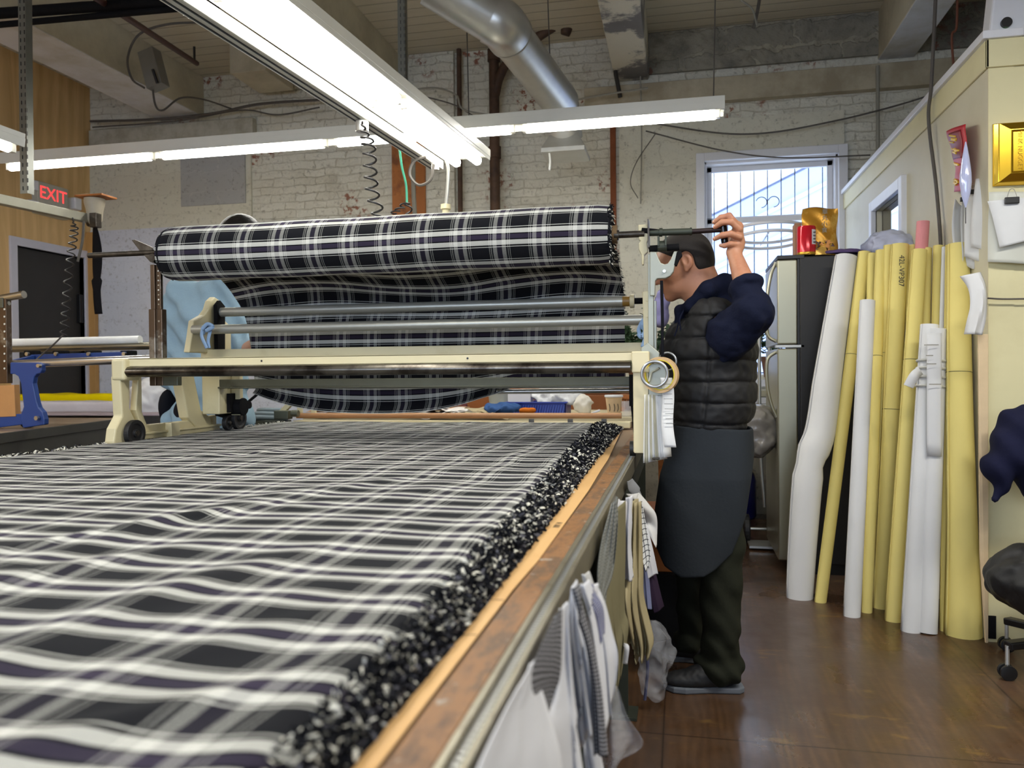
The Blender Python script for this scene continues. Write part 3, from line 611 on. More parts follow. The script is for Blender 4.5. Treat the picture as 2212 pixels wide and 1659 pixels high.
kp = tag(mesh('paper_sheet', V, F, m_kraft), 'brown kraft paper underlay sticking out along the cloth on the table', 'paper')
tx = MB()
# the pencil marks on the paper
for y_ in (1.0, .86): MB().bar((-.262, y_, TZ+.0024), (-.228, y_+.004, TZ+.0024), .0007, .0004).build('pencil_line', m_wire, kp)
text('written_note', '1091 N', (-.235, 1.52, TZ+.0022), .018, m_wire, kp, [[0, -1, 0], [1, 0, 0], [0, 0, 1]], .0002)
# ---------------------------------------------------------------- the spread cloth (several plies)
CZ = .928
def ripple(x, y):
    z = np.zeros_like(x); rs = np.random.default_rng(3)
    for k in range(34):
        cx_ = rs.uniform(-2.2, -.3); cy_ = rs.uniform(.1, 4.2) if k % 3 else rs.uniform(.3, 1.8); a_ = rs.normal(1.12, .25); L = rs.uniform(.14, .45); w_ = rs.uniform(.022, .055); h_ = rs.uniform(.0025, .0075)*(1.25 if cy_ < 1.4 else .6)
        u_ = (x-cx_)*math.cos(a_)+(y-cy_)*math.sin(a_); v_ = -(x-cx_)*math.sin(a_)+(y-cy_)*math.cos(a_); v_ = v_+.25*np.sin(u_*5+k)*.1
        z += h_*np.exp(-(u_/L)**2-(v_/w_)**2)
    z += .0008*np.sin(x*13+3*np.sin(y*4.1)+y*9)*np.sin(y*7+2*np.sin(x*3)) + .0006*np.sin(y*21+4*np.sin(x*2.3)) + .0010*np.sin(x*5.3+y*15+1.7*np.sin(x*4))
    return z
nx, ny = 300, 520
gx = np.linspace(0, 1, nx); gx = 1-(1-gx)**1.25; gy = np.linspace(0, 1, ny)**1.35
U, Vv = np.meshgrid(gx, gy, indexing='ij'); Yw = -.5+4.66*Vv; ex = edge_x(Yw)
xl = -2.235+.012*np.sin(Yw*9)+.006*np.sin(Yw*31)
X = xl+(ex-xl)*U; dr = np.maximum(ex-X, 0); dl = np.maximum(X-xl, 0)
sag = -.014*np.exp(-(dr/.018)**1.4)-.012*np.exp(-(dl/.03)**1.5)-.02*np.clip((Yw-4.08)/.08, 0, 1)**2
Zc = CZ+ripple(X, Yw)*np.clip(dr/.10, .3, 1)+sag
# bunched wavy warping near the right edge
us = X+.006*np.sin(Yw*6)+.004*np.sin(Yw*17+X*3); vs = Yw+.010*np.sin(X*2.2+.6)+.007*np.sin(X*9+Yw*2.5)-.030*np.exp(-(dr/.05)**2)
V = np.stack([X, Yw, Zc], -1).reshape(-1, 3); F = [(i*ny+j, (i+1)*ny+j, (i+1)*ny+j+1, i*ny+j+1) for i in range(nx-1) for j in range(ny-1)]
cl = mesh('plaid_cloth', V, F, m_plaid, None, uv=np.stack([us.ravel(), vs.ravel()], 1), smooth=True, sharp=False)
tag(cl, 'black and white plaid cloth spread flat in plies over the long table', 'cloth')
b_ = np.array([(xl[0, j]+.004, Yw[0, j]) for j in range(0, ny, 10)]); 
for k in range(4):
    q = MB(); V = []
    for x_, y_ in b_: V += [(x_+random.uniform(-.01, .004), y_, TZ+.003+k*.007), (x_+.05, y_, TZ+.003+k*.007), ]
    m_ = len(b_); q.add(V, [(2*i, 2*i+1, 2*i+3, 2*i+2) for i in range(m_-1)])
    q.build('under_ply', m_plaid, cl)
# fringe of fluffy selvage along the right edge and thin tufts along the left edge
def tufts(n, fy, fx, fz, size, mats_p, name, par, ylim):
    q = MB(); rs = np.random.default_rng(11)
    for i in range(n):
        y_ = fy(rs.random()); w_ = rs.random(); x_ = fx(y_, w_); z_ = fz(y_, w_, rs.random()); L = size(y_)*rs.uniform(.5, 1.5); wd = L*rs.uniform(.16, .5)
        th, ph = rs.uniform(0, 2*PI), rs.normal(.15, .5); d = np.array([math.cos(th)*math.cos(ph), math.sin(th)*math.cos(ph), math.sin(ph)]); sd = np.cross(d, rs.normal(size=3)); sd /= np.linalg.norm(sd)+1e-9; nn = np.cross(d, sd)
        c = np.array([x_, y_, max(z_, TZ+.003)]); cu = rs.uniform(.2, .9)*L; P_ = []
        for k, t_ in enumerate((-.5, -.17, .17, .5)):
            p_ = c+d*L*t_+nn*cu*(.25-t_*t_)*(1.6); ww = wd*(.5, 1, .95, .35)[k]
            P_ += [p_-sd*ww/2, p_+sd*ww/2]
        P_ = np.array(P_); P_[:, 2] = np.maximum(P_[:, 2], TZ+.0015)
        r_ = rs.random(); q.mat(0 if r_ < mats_p[0] else 1 if r_ < mats_p[1] else 2).add(P_, [(0, 1, 3, 2), (2, 3, 5, 4), (4, 5, 7, 6)])
    o = q.build(name, None, par, mats=[m_navy, m_cream, m_grey_t], smooth=True, sharp=False); o['kind'] = 'stuff'; return o
wid = lambda y_: np.interp(y_, [0, .5, 1.6, 2.6, 4.2], [.030, .026, .058, .085, .13])
tufts(15000, lambda r_: .05+4.15*r_**1.5, lambda y_, w_: edge_x(y_)-.012+(wid(y_)+.010)*w_, lambda y_, w_, r_: TZ+.007+.030*(1-w_**1.6)*(.45+.65*r_), lambda y_: np.interp(y_, [.1, .6, 1.5, 3, 4.2], [.007, .008, .011, .016, .019]), (.68, .85), 'fringe', cl, None)
# solid core below the tufts so that no gaps show
q = MB(); ys = np.linspace(-.4, 4.15, 160); V = []
for y_ in ys:
    e_ = edge_x(y_); w_ = wid(y_); j = .03*w_*math.sin(y_*97)
    V += [(e_-.02, y_, TZ+.002), (e_-.012, y_, TZ+.022), (e_+w_*.30, y_, TZ+.014+.003*math.sin(y_*60)), (e_+w_*.7+j, y_, TZ+.006), (e_+w_*.93+j, y_, TZ+.002)]
q.add(V, [(5*i+k, 5*i+k+1, 5*i+5+k+1, 5*i+5+k) for i in range(len(ys)-1) for k in range(4)]); q.build('fringe_base', m_navy, cl, smooth=True, sharp=False)
tufts(700, lambda r_: 1.2+3*r_, lambda y_, w_: -2.245+.02*w_, lambda y_, w_, r_: CZ-.008*r_, lambda y_: .012, (.2, .85), 'loose_threads', cl, None)
# ================================================================ spreading machine
XLm, XRm = -2.22, -.15
Yf, Yr = 2.80, 2.95
T = thing('spreading_machine', 'cream cloth spreading machine rolling on the cutting table', 'spreading machine', (-1.2, 3.0, .89))
def part(q, n, m, **k): return q.build(n, m, T, **k)
a_ = onY(262, 776, Yf); b_ = onY(1385, 760, Yf); zb = 1.263
part(MB().span((XLm, Yf, zb-.033), (XRm-.01, Yf+.012, zb)).span((XLm, Yf, zb-.006), (XRm-.01, Yf+.055, zb)), 'front_bar', m_cream_chip, bevel=.002)
for x_ in (onY(565, 773, Yf)[0], onY(1010, 773, Yf)[0]): part(MB().cyl((x_, Yf-.001, zb-.017), (x_, Yf+.002, zb-.017), .004, n=10), 'screw_hole', m_black)
part(MB().cyl((XLm+.02, Yf-.005, zb-.055), (XRm-.02, Yf-.005, zb-.055), .021, n=24), 'front_rod', M('worn_rod', '#6f6a62', .25, .95, var=.3, scale=12, col2='#3a342f', th=(.45, .6)), smooth=True)
# left end casting, in the plane of the table's far rail
def side_prism(name, poly, x, th, mat, **k):                    # outline given as (Y, Z)
    return part(MB().prism(poly, (x, 0, 0), (0, 1, 0), (0, 0, 1), th), name, mat, **k)
part(MB().span((XLm-.03, Yf-.03, zb-.09), (XLm+.035, Yf+.07, zb)), 'corner_block', m_cream_paint, bevel=.012, segs=3)
side_prism('side_casting', [(2.80, 1.19), (2.88, 1.19), (2.862, 1.05), (2.875, 1.02), (2.895, .98), (2.895, .94), (3.44, .945), (3.44, 1.0), (3.36, 1.01), (3.33, 1.04), (3.22, 1.19), (3.30, 1.19), (3.30, 1.24), (2.80, 1.24)][:8][::1]+[(3.2, .985), (2.93, .985), (2.90, 1.04), (2.90, 1.19), (2.905, 1.24), (2.80, 1.24)], XLm, .03, m_cream_paint, bevel=.004)
q = MB().prism([(2.775, 1.19), (2.835, 1.21), (2.83, 1.06), (2.875, .99), (2.885, .93), (2.86, .895), (2.74, .895), (2.735, .93), (2.745, .98), (2.785, 1.03)], (XLm-.012, 0, 0), (0, 1, 0), (0, 0, 1), .045); part(q, 'front_leg', m_cream_paint, bevel=.006)
q = MB().prism([(3.14, 1.22), (3.24, 1.22), (3.30, 1.03), (3.38, .99), (3.38, .94), (3.28, .94), (3.20, 1.0)], (XLm, 0, 0), (0, 1, 0), (0, 0, 1), .05); part(q, 'rear_leg', m_cream_paint, bevel=.006)
q = MB().span((XLm-.02, 2.86, .925), (XLm+.02, 3.46, .955)).span((XLm-.03, 2.86, .945), (XLm+.03, 3.46, .955)).span((XLm-.004, 3.05, .91), (XLm+.045, 3.11, .985)); part(q, 'bottom_rail', m_cream_paint, bevel=.003)
q = MB().span((XLm-.02, Yf+.02, zb-.033), (XLm+.02, 3.5, zb-.004)); part(q, 'top_rail', m_cream_paint, bevel=.004)
def wheel(x, y, z, r, w=.022, nm='wheel'):
    q = MB().lathe([(r*.72, -w/2), (r, -w/2), (r, w/2), (r*.72, w/2), (r*.68, w*.2), (r*.3, w*.2), (r*.28, w*.6), (.004, w*.6)], (x, y, z), (1, 0, 0), 32); o = part(q, nm, m_rubber, bevel=.002)
    MB().cyl((x+w*.5, y, z), (x+w*.75, y, z), r*.22, n=6).build('axle_bolt', m_darksteel, o, bevel=.001)
wheel(XLm+.035, 2.825, .957, .055); wheel(XLm+.115, 3.47, .982, .056); wheel(XLm+.10, 3.40, .965, .036)
# dark gear cluster under the left side plate
q = MB().prism([(3.35, 1.07), (3.50, 1.09), (3.56, 1.04), (3.54, .99), (3.45, .98), (3.36, 1.0)], (XLm+.075, 0, 0), (0, 1, 0), (0, 0, 1), .035)
q.box((XLm+.10, 3.42, 1.06), (.07, .12, .09)).cyl((XLm+.06, 3.43, 1.04), (XLm+.17, 3.43, 1.04), .042).cyl((XLm+.05, 3.38, 1.06), (XLm+.12, 3.38, 1.06), .02).cyl((XLm+.06, 3.5, 1.045), (XLm+.16, 3.5, 1.045), .018)
q.bar((XLm+.11, 3.5, 1.03), (XLm+.17, 3.56, 1.10), .016, .012).bar((XLm+.1, 3.40, .99), (XLm+.09, 3.42, .92), .02, .015).cyl((XLm+.10, 3.36, 1.1), (XLm+.10, 3.36, 1.01), .014); part(q, 'gear_cluster', m_blackrough, bevel=.002)
# left side plate holding the rollers
def plate(x, hooks=True):
    q = MB().prism([(3.14, 1.295), (3.16, 1.36), (3.18, 1.44), (3.255, 1.47), (3.29, 1.50), (3.31, 1.54), (3.345, 1.562), (3.385, 1.55), (3.40, 1.50), (3.42, 1.46), (3.48, 1.43), (3.48, 1.295)], (x, 0, 0), (0, 1, 0), (0, 0, 1), .03); return part(q, 'side_plate', m_cream_paint, bevel=.005)
plate(-2.16)
q = MB().prism([(3.32, 1.0), (3.37, 1.0), (3.385, 1.52), (3.345, 1.545), (3.315, 1.52)], (-2.125, 0, 0), (0, 1, 0), (0, 0, 1), .02); part(q, 'slotted_slide', m_blackrough, bevel=.003)
part(MB().span((-2.19, 3.30, 1.01), (-2.10, 3.40, 1.29)).span((-2.11, 3.41, 1.0), (-2.06, 3.44, 1.29)), 'gear_guard', m_cream_paint, bevel=.004)
# crossing rollers and bars
r1a, r1b = onY(478, 673, 3.35), onY(1345, 655, 3.35); r2a, r2b = onY(447, 712, 3.18), onY(1393, 697, 3.18)
m_roller = M('roller_aluminium', '#b4b4aa', .38, .55, var=.06)
part(MB().cyl((-2.12, 3.35, 1.489), (r1b[0], 3.35, 1.489), .0215, n=28), 'upper_roller', m_roller, smooth=True)
part(MB().cyl((-2.15, 3.18, 1.398), (r2b[0]-.01, 3.18, 1.398), .021, n=28), 'lower_roller', m_roller, smooth=True)
part(MB().cyl((r1b[0], 3.35, 1.489), (r1b[0]+.035, 3.35, 1.489), .022, n=24), 'wooden_collar', M('amber_collar', '#8d6a2c', .4), smooth=True)
part(MB().cyl((r1b[0]+.03, 3.35, 1.489), (r1b[0]+.05, 3.35, 1.489), .029, n=24), 'stop_ring', m_cream_paint, bevel=.003)
part(MB().cyl((r1b[0]+.05, 3.35, 1.489), (-.13, 3.35, 1.489), .013, n=16), 'roller_shaft', m_blackrough, smooth=True)
part(MB().span((-2.18, 3.28, 1.265), (-.15, 3.292, 1.312)).span((-2.18, 3.26, 1.262), (-.15, 3.34, 1.272)), 'rear_bar', m_cream_paint, bevel=.002)
part(MB().span((-2.10, 3.30, 1.135), (-.19, 3.345, 1.172)).span((-2.10, 3.285, 1.130), (-.19, 3.345, 1.138)), 'dark_cross_bar', m_khaki, bevel=.003)
part(MB().cyl((-.80, 3.42, 1.108), (-.20, 3.42, 1.112), .011), 'thin_rod', m_steel, smooth=True)
part(MB().cyl((-2.04, 3.30, 1.135), (-.2, 3.30, 1.129), .006, n=10), 'bright_rod', m_steel, smooth=True)
q = MB().span((-.205, 3.26, 1.05), (-.17, 3.36, 1.18)).cyl((-.19, 3.31, 1.10), (-.15, 3.31, 1.10), .03).cyl((-.18, 3.28, .98), (-.18, 3.28, 1.06), .012).bar((-.19, 3.30, 1.05), (-.18, 3.30, .92), .03, .02); part(q, 'right_bearing', m_blackrough, bevel=.002)
# left post with cradle for the roll's spindle
Yp = 2.93; xl_ = onY(338, 600, Yp)[0]
zt, zm = onY(338, 572, Yp)[2], onY(342, 668, Yp)[2]
m_post = M('bronze_worn_steel', '#5c4c3d', .38, .8, var=.25, scale=15, col2='#8a8378', th=(.55, .65))
part(MB().span((xl_-.021, Yp-.012, zm-.05), (xl_-.001, Yp+.022, zt)).span((xl_-.001, Yp-.004, zm-.05), (xl_+.022, Yp+.012, zt)), 'post', m_post, bevel=.002)
part(MB().span((xl_-.026, Yp-.02, 1.15), (xl_+.004, Yp+.03, zm)).span((xl_-.026, Yp-.012, 1.15), (xl_+.032, Yp+.02, zm)), 'post_sleeve', m_post, bevel=.003)
for i in range(9): z_ = zm+.02+i*.02; part(MB().cyl((xl_+.012, Yp-.005, z_), (xl_+.012, Yp-.003, z_), .0035, n=8), 'peg_hole', m_cream if i % 2 else m_steel)
for z_ in (1.30, 1.355, 1.42): part(MB().cyl((xl_+.018, Yp-.014, z_), (xl_+.018, Yp-.010, z_), .0045, n=8), 'bolt', m_steel)
part(MB().span((xl_+.03, Yp-.01, 1.15), (xl_+.10, Yp+.02, 1.215)), 'mounting_block', m_khaki, bevel=.003)
ax_z = onY(338, 546, Yp)[2]
w_ = lambda px, py: onY(px, py, Yp)
q = MB()
for yy in (Yp-.02, Yp+.02):
    P = [w_(286, 519), w_(292, 518), w_(329, 534), w_(331, 548), w_(345, 556), w_(350, 548), w_(356, 530), w_(362, 532), w_(352, 565), w_(335, 570), w_(326, 566), w_(302, 540)]
    P = [np.array([p[0], yy, p[2]]) for p in P]
part(MB().pts([np.array([p[0], Yp, p[2]]) for p in [w_(286, 519), w_(292, 518), w_(329, 534), w_(332, 550), w_(336, 570), w_(326, 566), w_(302, 540)]], (0, 1, 0), .014), 'cradle_wing', m_darksteel, bevel=.002)
part(MB().pts([np.array([p[0], Yp+.035, p[2]]) for p in [w_(341, 545), w_(348, 534), w_(362, 530), w_(362, 545), w_(350, 566), w_(338, 566)]], (0, 1, 0), .014), 'cradle_wing', m_darksteel, bevel=.002)
part(MB().cyl((xl_-.005, Yp-.02, ax_z-.022), (xl_-.005, Yp+.05, ax_z-.022), .016).cyl((xl_+.02, Yp-.02, ax_z-.022), (xl_+.02, Yp+.05, ax_z-.022), .014), 'cradle_rollers', m_darksteel, smooth=True)
# right upright with locking head
xr = onY(1410, 700, 2.93)[0]; q = MB().span((xr-.016, 2.915, zb-.02), (xr+.004, 2.95, 1.62)).span((xr+.004, 2.92, zb-.02), (xr+.014, 2.945, 1.45)); part(q, 'right_upright', m_grey_cast, bevel=.002)
R3 = lambda px, py, yy=2.92: onY(px, py, yy)
def rp(name, pts_, th, mat, yy=2.92, **k): return part(MB().pts([onY(px, py, yy) for px, py in pts_][::-1], (0, 1, 0), th), name, mat, **k)
rp('locking_head', [(1404, 545), (1417, 545), (1424, 562), (1428, 569), (1436, 572), (1443, 570), (1450, 560), (1456, 544), (1469, 544), (1464, 556), (1458, 575), (1455, 588), (1448, 597), (1438, 602), (1420, 603), (1416, 608), (1415, 640), (1404, 640)], .03, m_grey_cast, bevel=.003)
c_ = R3(1435, 586, 2.90); part(MB().cyl(c_, c_-(0, .006, 0), .006, n=6), 'bolt', m_steel); c_ = R3(1420, 605, 2.90)
rp('black_catch', [(1462, 545), (1471, 543), (1474, 553), (1468, 561), (1462, 575), (1456, 574)], .034, m_blackrough, 2.92, bevel=.002)
rp('cream_arm', [(1379, 487), (1399, 486), (1400, 520), (1398, 525), (1400, 545), (1392, 552), (1391, 573), (1387, 573), (1386, 552), (1380, 540), (1380, 528), (1384, 522), (1380, 518)], .03, m_cream_paint, 2.95, bevel=.003)
rp('thin_plate', [(1399, 476), (1402, 476), (1404, 536), (1400, 536)], .05, m_darksteel, 2.93)
za = onY(1450, 500, 2.94)[2]; zc_ = onY(1330, 508, 2.94)[2]
part(MB().cyl(onY(1402, 538, 2.93), onY(1467, 533, 2.93), .0125), 'lower_pin', m_blackrough, smooth=True)
q = MB(); c1, c2 = onY(1424, 512, 2.92), onY(1424, 533, 2.92)
q.span((c1[0]-.006, 2.90, c2[2]), (c1[0]+.001, 2.95, c1[2])).span((c1[0]+.020, 2.90, c2[2]), (c1[0]+.027, 2.95, c1[2])).cyl((c1[0]-.006, 2.925, c2[2]+.002), (c1[0]+.027, 2.925, c2[2]+.002), .02, n=16); part(q, 'clamp', m_greengrey, bevel=.001)
part(MB().cyl(onY(1322, 508, 2.94), onY(1392, 505, 2.94), .0125).cyl(onY(1327, 508, 2.94), onY(1337, 508, 2.94), .019), 'spindle', m_darksteel, smooth=True)
part(MB().cyl(onY(1386, 498, 2.94), onY(1428, 502, 2.94), .011), 'lock_lever', m_blackrough, smooth=True)
part(MB().cyl(onY(1402, 503, 2.94), onY(1495, 500, 2.94), .0125).cyl(onY(1424, 502, 2.94), onY(1431, 502, 2.94), .016).cyl(onY(1490, 500, 2.94), onY(1494, 500, 2.94), .0145), 'sleeve_tube', m_greengrey, smooth=True)
part(MB().cyl(onY(1494, 500, 2.94), onY(1560, 496, 2.94), .0095), 'shaft', M('brown_shaft', '#332827', .4, .6), smooth=True)
part(MB().cyl(onY(1561, 483, 2.94), onY(1566, 525, 2.94), .0145, .0125), 'black_handle', M('shiny_black_knob', '#0c0c0e', .2), bevel=.003, smooth=True)
# the shaft sticking out on the left
part(MB().cyl(onY(192, 552, Yp), onY(362, 544, Yp), .0115), 'left_spindle', m_darksteel, smooth=True)
# right end: cream leg with wheel box, plates
x0, x1 = onY(1368, 800, 2.82)[0], onY(1402, 800, 2.82)[0]; zbot = onY(1385, 978, 2.82)[2]
part(MB().prism([(x0, zb-.07), (x0, zbot+.004), (x0+.005, zbot), (x1-.010, zbot), (x1-.004, zbot+.02), (x1, zb-.10), (x1, zb-.07)], (0, 2.825, 0), (1, 0, 0), (0, 0, 1), .05), 'right_leg', m_cream_chip, bevel=.003)
part(MB().span((x0-.004, 2.79, zb-.075), (x1+.002, 2.86, zb)), 'right_corner', m_cream_chip, bevel=.004)
rp('right_gusset', [(1385, 752), (1399, 740), (1425, 762), (1422, 800), (1385, 800)], .02, m_grey_cast, 2.86, bevel=.003)
rp('right_side_plate', [(1388, 631), (1402, 629), (1404, 770), (1392, 770)], .03, m_cream_paint, 2.98, bevel=.003)
for px, py in ((1398, 646), (1397, 681)): c_ = onY(px, py, 2.955); part(MB().cyl(c_, c_-(0, .008, 0), .008, n=8), 'bolt', m_cream_paint)
part(MB().span((x1-.004, 2.80, onY(1400, 905, 2.82)[2]), (x1+.012, 2.86, onY(1400, 800, 2.82)[2])), 'leg_backing', m_khaki, bevel=.002)
rp('hanger_plate', [(1402, 786), (1438, 786), (1441, 848), (1436, 854), (1402, 854)], .006, m_grey_cast, 2.80, bevel=.001)
for px, py in ((1409, 833), (1428, 833)): c_ = onY(px, py, 2.797); part(MB().cyl(c_, c_-(0, .002, 0), .003, n=8), 'screw_hole', m_black)
c_ = onY(1414, 808, 2.77); part(MB().torus(c_, (0, 1, .05), .044, .0055, 48, 12), 'hand_wheel_ring', M('aluminium_ring', '#b0b2b2', .35, .8), smooth=True)
part(MB().tube(spline([onY(1402, 825, 2.775), onY(1407, 806, 2.785), onY(1416, 800, 2.785), onY(1424, 795, 2.775)], 12), .004), 'ring_spoke', m_grey_cast, smooth=True)
c_ = onY(1442, 781, 2.90); part(MB().torus(c_, (.3, 1, 0), .032, .004, 36, 10), 'small_ring', M('aluminium_ring2', '#9a9c9c', .35, .8), smooth=True)
part(MB().cyl(onY(1405, 990, 2.80), onY(1425, 990, 2.80), .004).cyl(onY(1400, 945, 2.84), onY(1402, 945, 2.87), .008), 'crank_pin', m_darksteel)
c_ = onY(1394, 985, 2.82); part(MB().cyl((c_[0]-.012, 2.83, TZ+.001-.0), (c_[0]+.012, 2.83, TZ+.001), .02) if False else MB().cyl((XR-.016, 2.83, TZ+.028), (XR+.004, 2.83, TZ+.028), .027), 'right_wheel', m_rubber, smooth=True)
# fabric ties and ropes
def ribbon(name, label, cat, P, w, mat, par=None, th=.0015):
    P = spline(P, 40); V = []; T_ = np.gradient(P, axis=0); 
    for p_, d_ in zip(P, T_): s_ = np.cross(d_, (0, 1, .2)); s_ /= np.linalg.norm(s_)+1e-9; V += [p_-s_*w/2, p_+s_*w/2]
    o = mesh(name, V, [(2*i, 2*i+1, 2*i+3, 2*i+2) for i in range(len(P)-1)], mat, par, smooth=True); m = o.modifiers.new('t', 'SOLIDIFY'); m.thickness = th
    return tag(o, label, cat) if label else o
m_tie = M('light_blue_rag', '#8ba6c6', .9, var=.15, scale=40)
for lb, P1, P2, P3, yy in (('light blue rag strip tied to the left side plate of the machine', [(438, 722), (446, 704), (455, 708), (450, 735), (452, 752)], [(440, 705), (436, 725), (444, 745), (447, 752)], [(436, 712), (448, 700), (460, 706), (444, 715)], 3.15),
                       ('light blue rag strip tied at the right end of the lower roller', [(1384, 725), (1380, 712), (1390, 692), (1396, 700), (1394, 725), (1390, 748)], [(1392, 690), (1388, 705), (1396, 720), (1388, 750)], [(1378, 720), (1386, 728), (1394, 712), (1388, 700)], 3.14)):
    t = thing('rag_tie', lb, 'rag', onY(*P1[-1], yy))
    for j, P_ in enumerate((P1, P2, P3)): ribbon('strip', None, None, [onY(x_, y_, yy-.03-.006*j) for x_, y_ in P_], .016, m_tie, t)
tag(MB().tube([onY(1429, 606, 2.90), onY(1431, 690, 2.90), onY(1431, 775, 2.90)], [.0055]*3, 8).build('cord', m_navy), 'dark braided cord hanging from the locking head down to the rings', 'cord')
# masking tape roll and order slips hung from the machine
t = thing('tape_roll', 'roll of beige masking tape with a yellow core hanging behind the metal ring', 'tape', onY(1428, 850, 2.76))
c_ = onY(1427, 810, 2.79); q = MB().lathe([(.052, -.012), (.063, -.012), (.063, .012), (.052, .012), (.052, -.012)], c_, (.28, 1, 0), 48); q.F = q.F[:-2]; q.fm = q.fm[:-2]; q.build('tape', M('masking_tape', '#c9a87a', .6, var=.06), t, smooth=True)
q = MB().lathe([(.050, -.013), (.053, -.013), (.053, .013), (.050, .013), (.050, -.013)], c_, (.28, 1, 0), 48); q.F = q.F[:-2]; q.fm = q.fm[:-2]; q.build('core', M('yellow_core', '#d8c420', .5), t, smooth=True)
m_paper = M('white_paper', '#dfe0df', .8, var=.04); m_paper2 = M('aged_paper', '#b9b59f', .85, var=.12, scale=30)
t = thing('order_slips', 'thick bunch of paper slips hanging under the masking tape', 'papers', onY(1425, 1005, 2.80))
rs = np.random.default_rng(5)
for k in range(13):
    xa = 1401+k*2.6+rs.uniform(-1, 1); xb = 1398+k*3.7+rs.uniform(-1.5, 1.5); yb = 1003-k*1.2-rs.uniform(0, 8); P_ = [onY(xa, 852, 2.80+.002*k), onY((xa+xb)/2-1, 925, 2.80+.003*k), onY(xb, yb, 2.80+.003*k)]
    fn = (lambda P_, w, k: lambda u_, v_: np.array([P_[0]*(1-t_)*(1-t_)+2*P_[1]*t_*(1-t_)+P_[2]*t_*t_ for t_ in v_])+np.outer((u_-.5)*w, [.55, .8, 0]))(P_, .05, k)
    grid('slip', fn, 3, 10, [m_paper2, m_paper][k % 3 == 0 or k > 9], t, th=.0015)
grid('receipt', lambda u_, v_: np.stack([onY(1427, 850, 2.79)[0]+.02*u_*2+.010*v_+.004*np.sin(v_*7), 2.775+.01*np.sin(v_*5)+.0*u_, onY(1427, 816, 2.79)[2]-v_*.24-.0*u_], 1), 4, 24, m_paper, t, th=.0006)
for k in range(9):
    z_ = onY(1427, 830, 2.79)[2]-k*.017; x_ = onY(1427, 850, 2.79)[0]+.006+.0016*k; MB().span((x_, 2.762, z_), (x_+.030, 2.764, z_+.0012)).build('printed_line', m_wire, t)
# ================================================================ the fabric roll and the cloth hanging from it
Yx, Zx, Rr = 2.955, onY(845, 530, 2.95)[2], .1145
xa, xb = onY(360, 545, Yx)[0]+.015, onY(1322, 508, Yx)[0]-.002
ra = onY(365, 492, Yx); rb = onY(1325, 445, Yx)
Zx = (onY(700, 474, Yx)[2]+onY(700, 596, Yx)[2])/2; Rr = (onY(700, 474, Yx)[2]-onY(700, 596, Yx)[2])/2*.985
FR = thing('fabric_roll', 'big roll of black and white plaid flannel mounted on the machine, unwinding', 'fabric roll', (-1.1, Yx, Zx-Rr))
def rollfn(u_, v_):
    th = v_*2*PI; r_ = Rr*(1+.012*np.sin(2*th+.8)+.006*np.sin(3*th))+.0012*np.sin(u_*25+th*2)-.010*np.exp(-(u_/.014)**2)-.006*np.exp(-((1-u_)/.012)**2)
    x_ = xa+(xb-xa)*u_; return np.stack([x_, Yx-r_*np.sin(th)*1.0, Zx-r_*np.cos(th)], 1)
PH = .118-.125*.675                       # cloth phase: the purple pair of bands faces the camera slightly above the middle
grid('roll', rollfn, 90, 97, m_plaid, FR, uvfn=lambda u_, v_: ((xa+(xb-xa)*u_)+.003*np.sin(v_*9), v_*2*PI*Rr+.004*np.sin(u_*6)+.125*2-.332), sharp=False)
q = MB()
for x_, s_ in ((xa+.014, -1), (xb-.003, 1)):
    P_ = []; m_ = 380
    for i in range(m_): th = i*.36; r_ = .02+(Rr*.95-.02)*(1-i/m_); P_.append((x_+s_*.004*math.sin(i*1.7)*(1 if s_ > 0 else .3), Yx-r_*math.sin(th), Zx-r_*math.cos(th)))
    q.tube(P_, .0042, 5)
q.cyl((xa+.014, Yx, Zx), (xb-.006, Yx, Zx), Rr*.93, n=32); q.build('wound_layers', m_navy, FR, smooth=True)
MB().cyl((xa-.012, Yx, Zx), (xb+.022, Yx, Zx), .034).build('cardboard_core', M('core_card', '#7a6243', .7), FR, smooth=True)
q = MB(); rs = np.random.default_rng(21)
for i in range(900):
    th = rs.uniform(0, 2*PI); r_ = Rr*rs.uniform(.55, 1.0); L = rs.uniform(.008, .02); c_ = np.array([xb-.004, Yx-r_*math.sin(th), Zx-r_*math.cos(th)]); d_ = np.array([rs.uniform(.2, 1), rs.normal()*.6, rs.normal()*.6-.3]); d_ /= np.linalg.norm(d_); sd = np.cross(d_, rs.normal(size=3)); sd /= np.linalg.norm(sd); w_ = .002
    q.mat(int(rs.random() < .25)).add([c_-sd*w_, c_+sd*w_, c_+d_*L*.6+sd*w_, c_+d_*L*.6-sd*w_, c_+d_*L+(0, 0, -.004)], [(0, 1, 2, 3), (3, 2, 4)])
o = q.build('frayed_ends', None, FR, mats=[m_navy, m_cream]); o['kind'] = 'stuff'
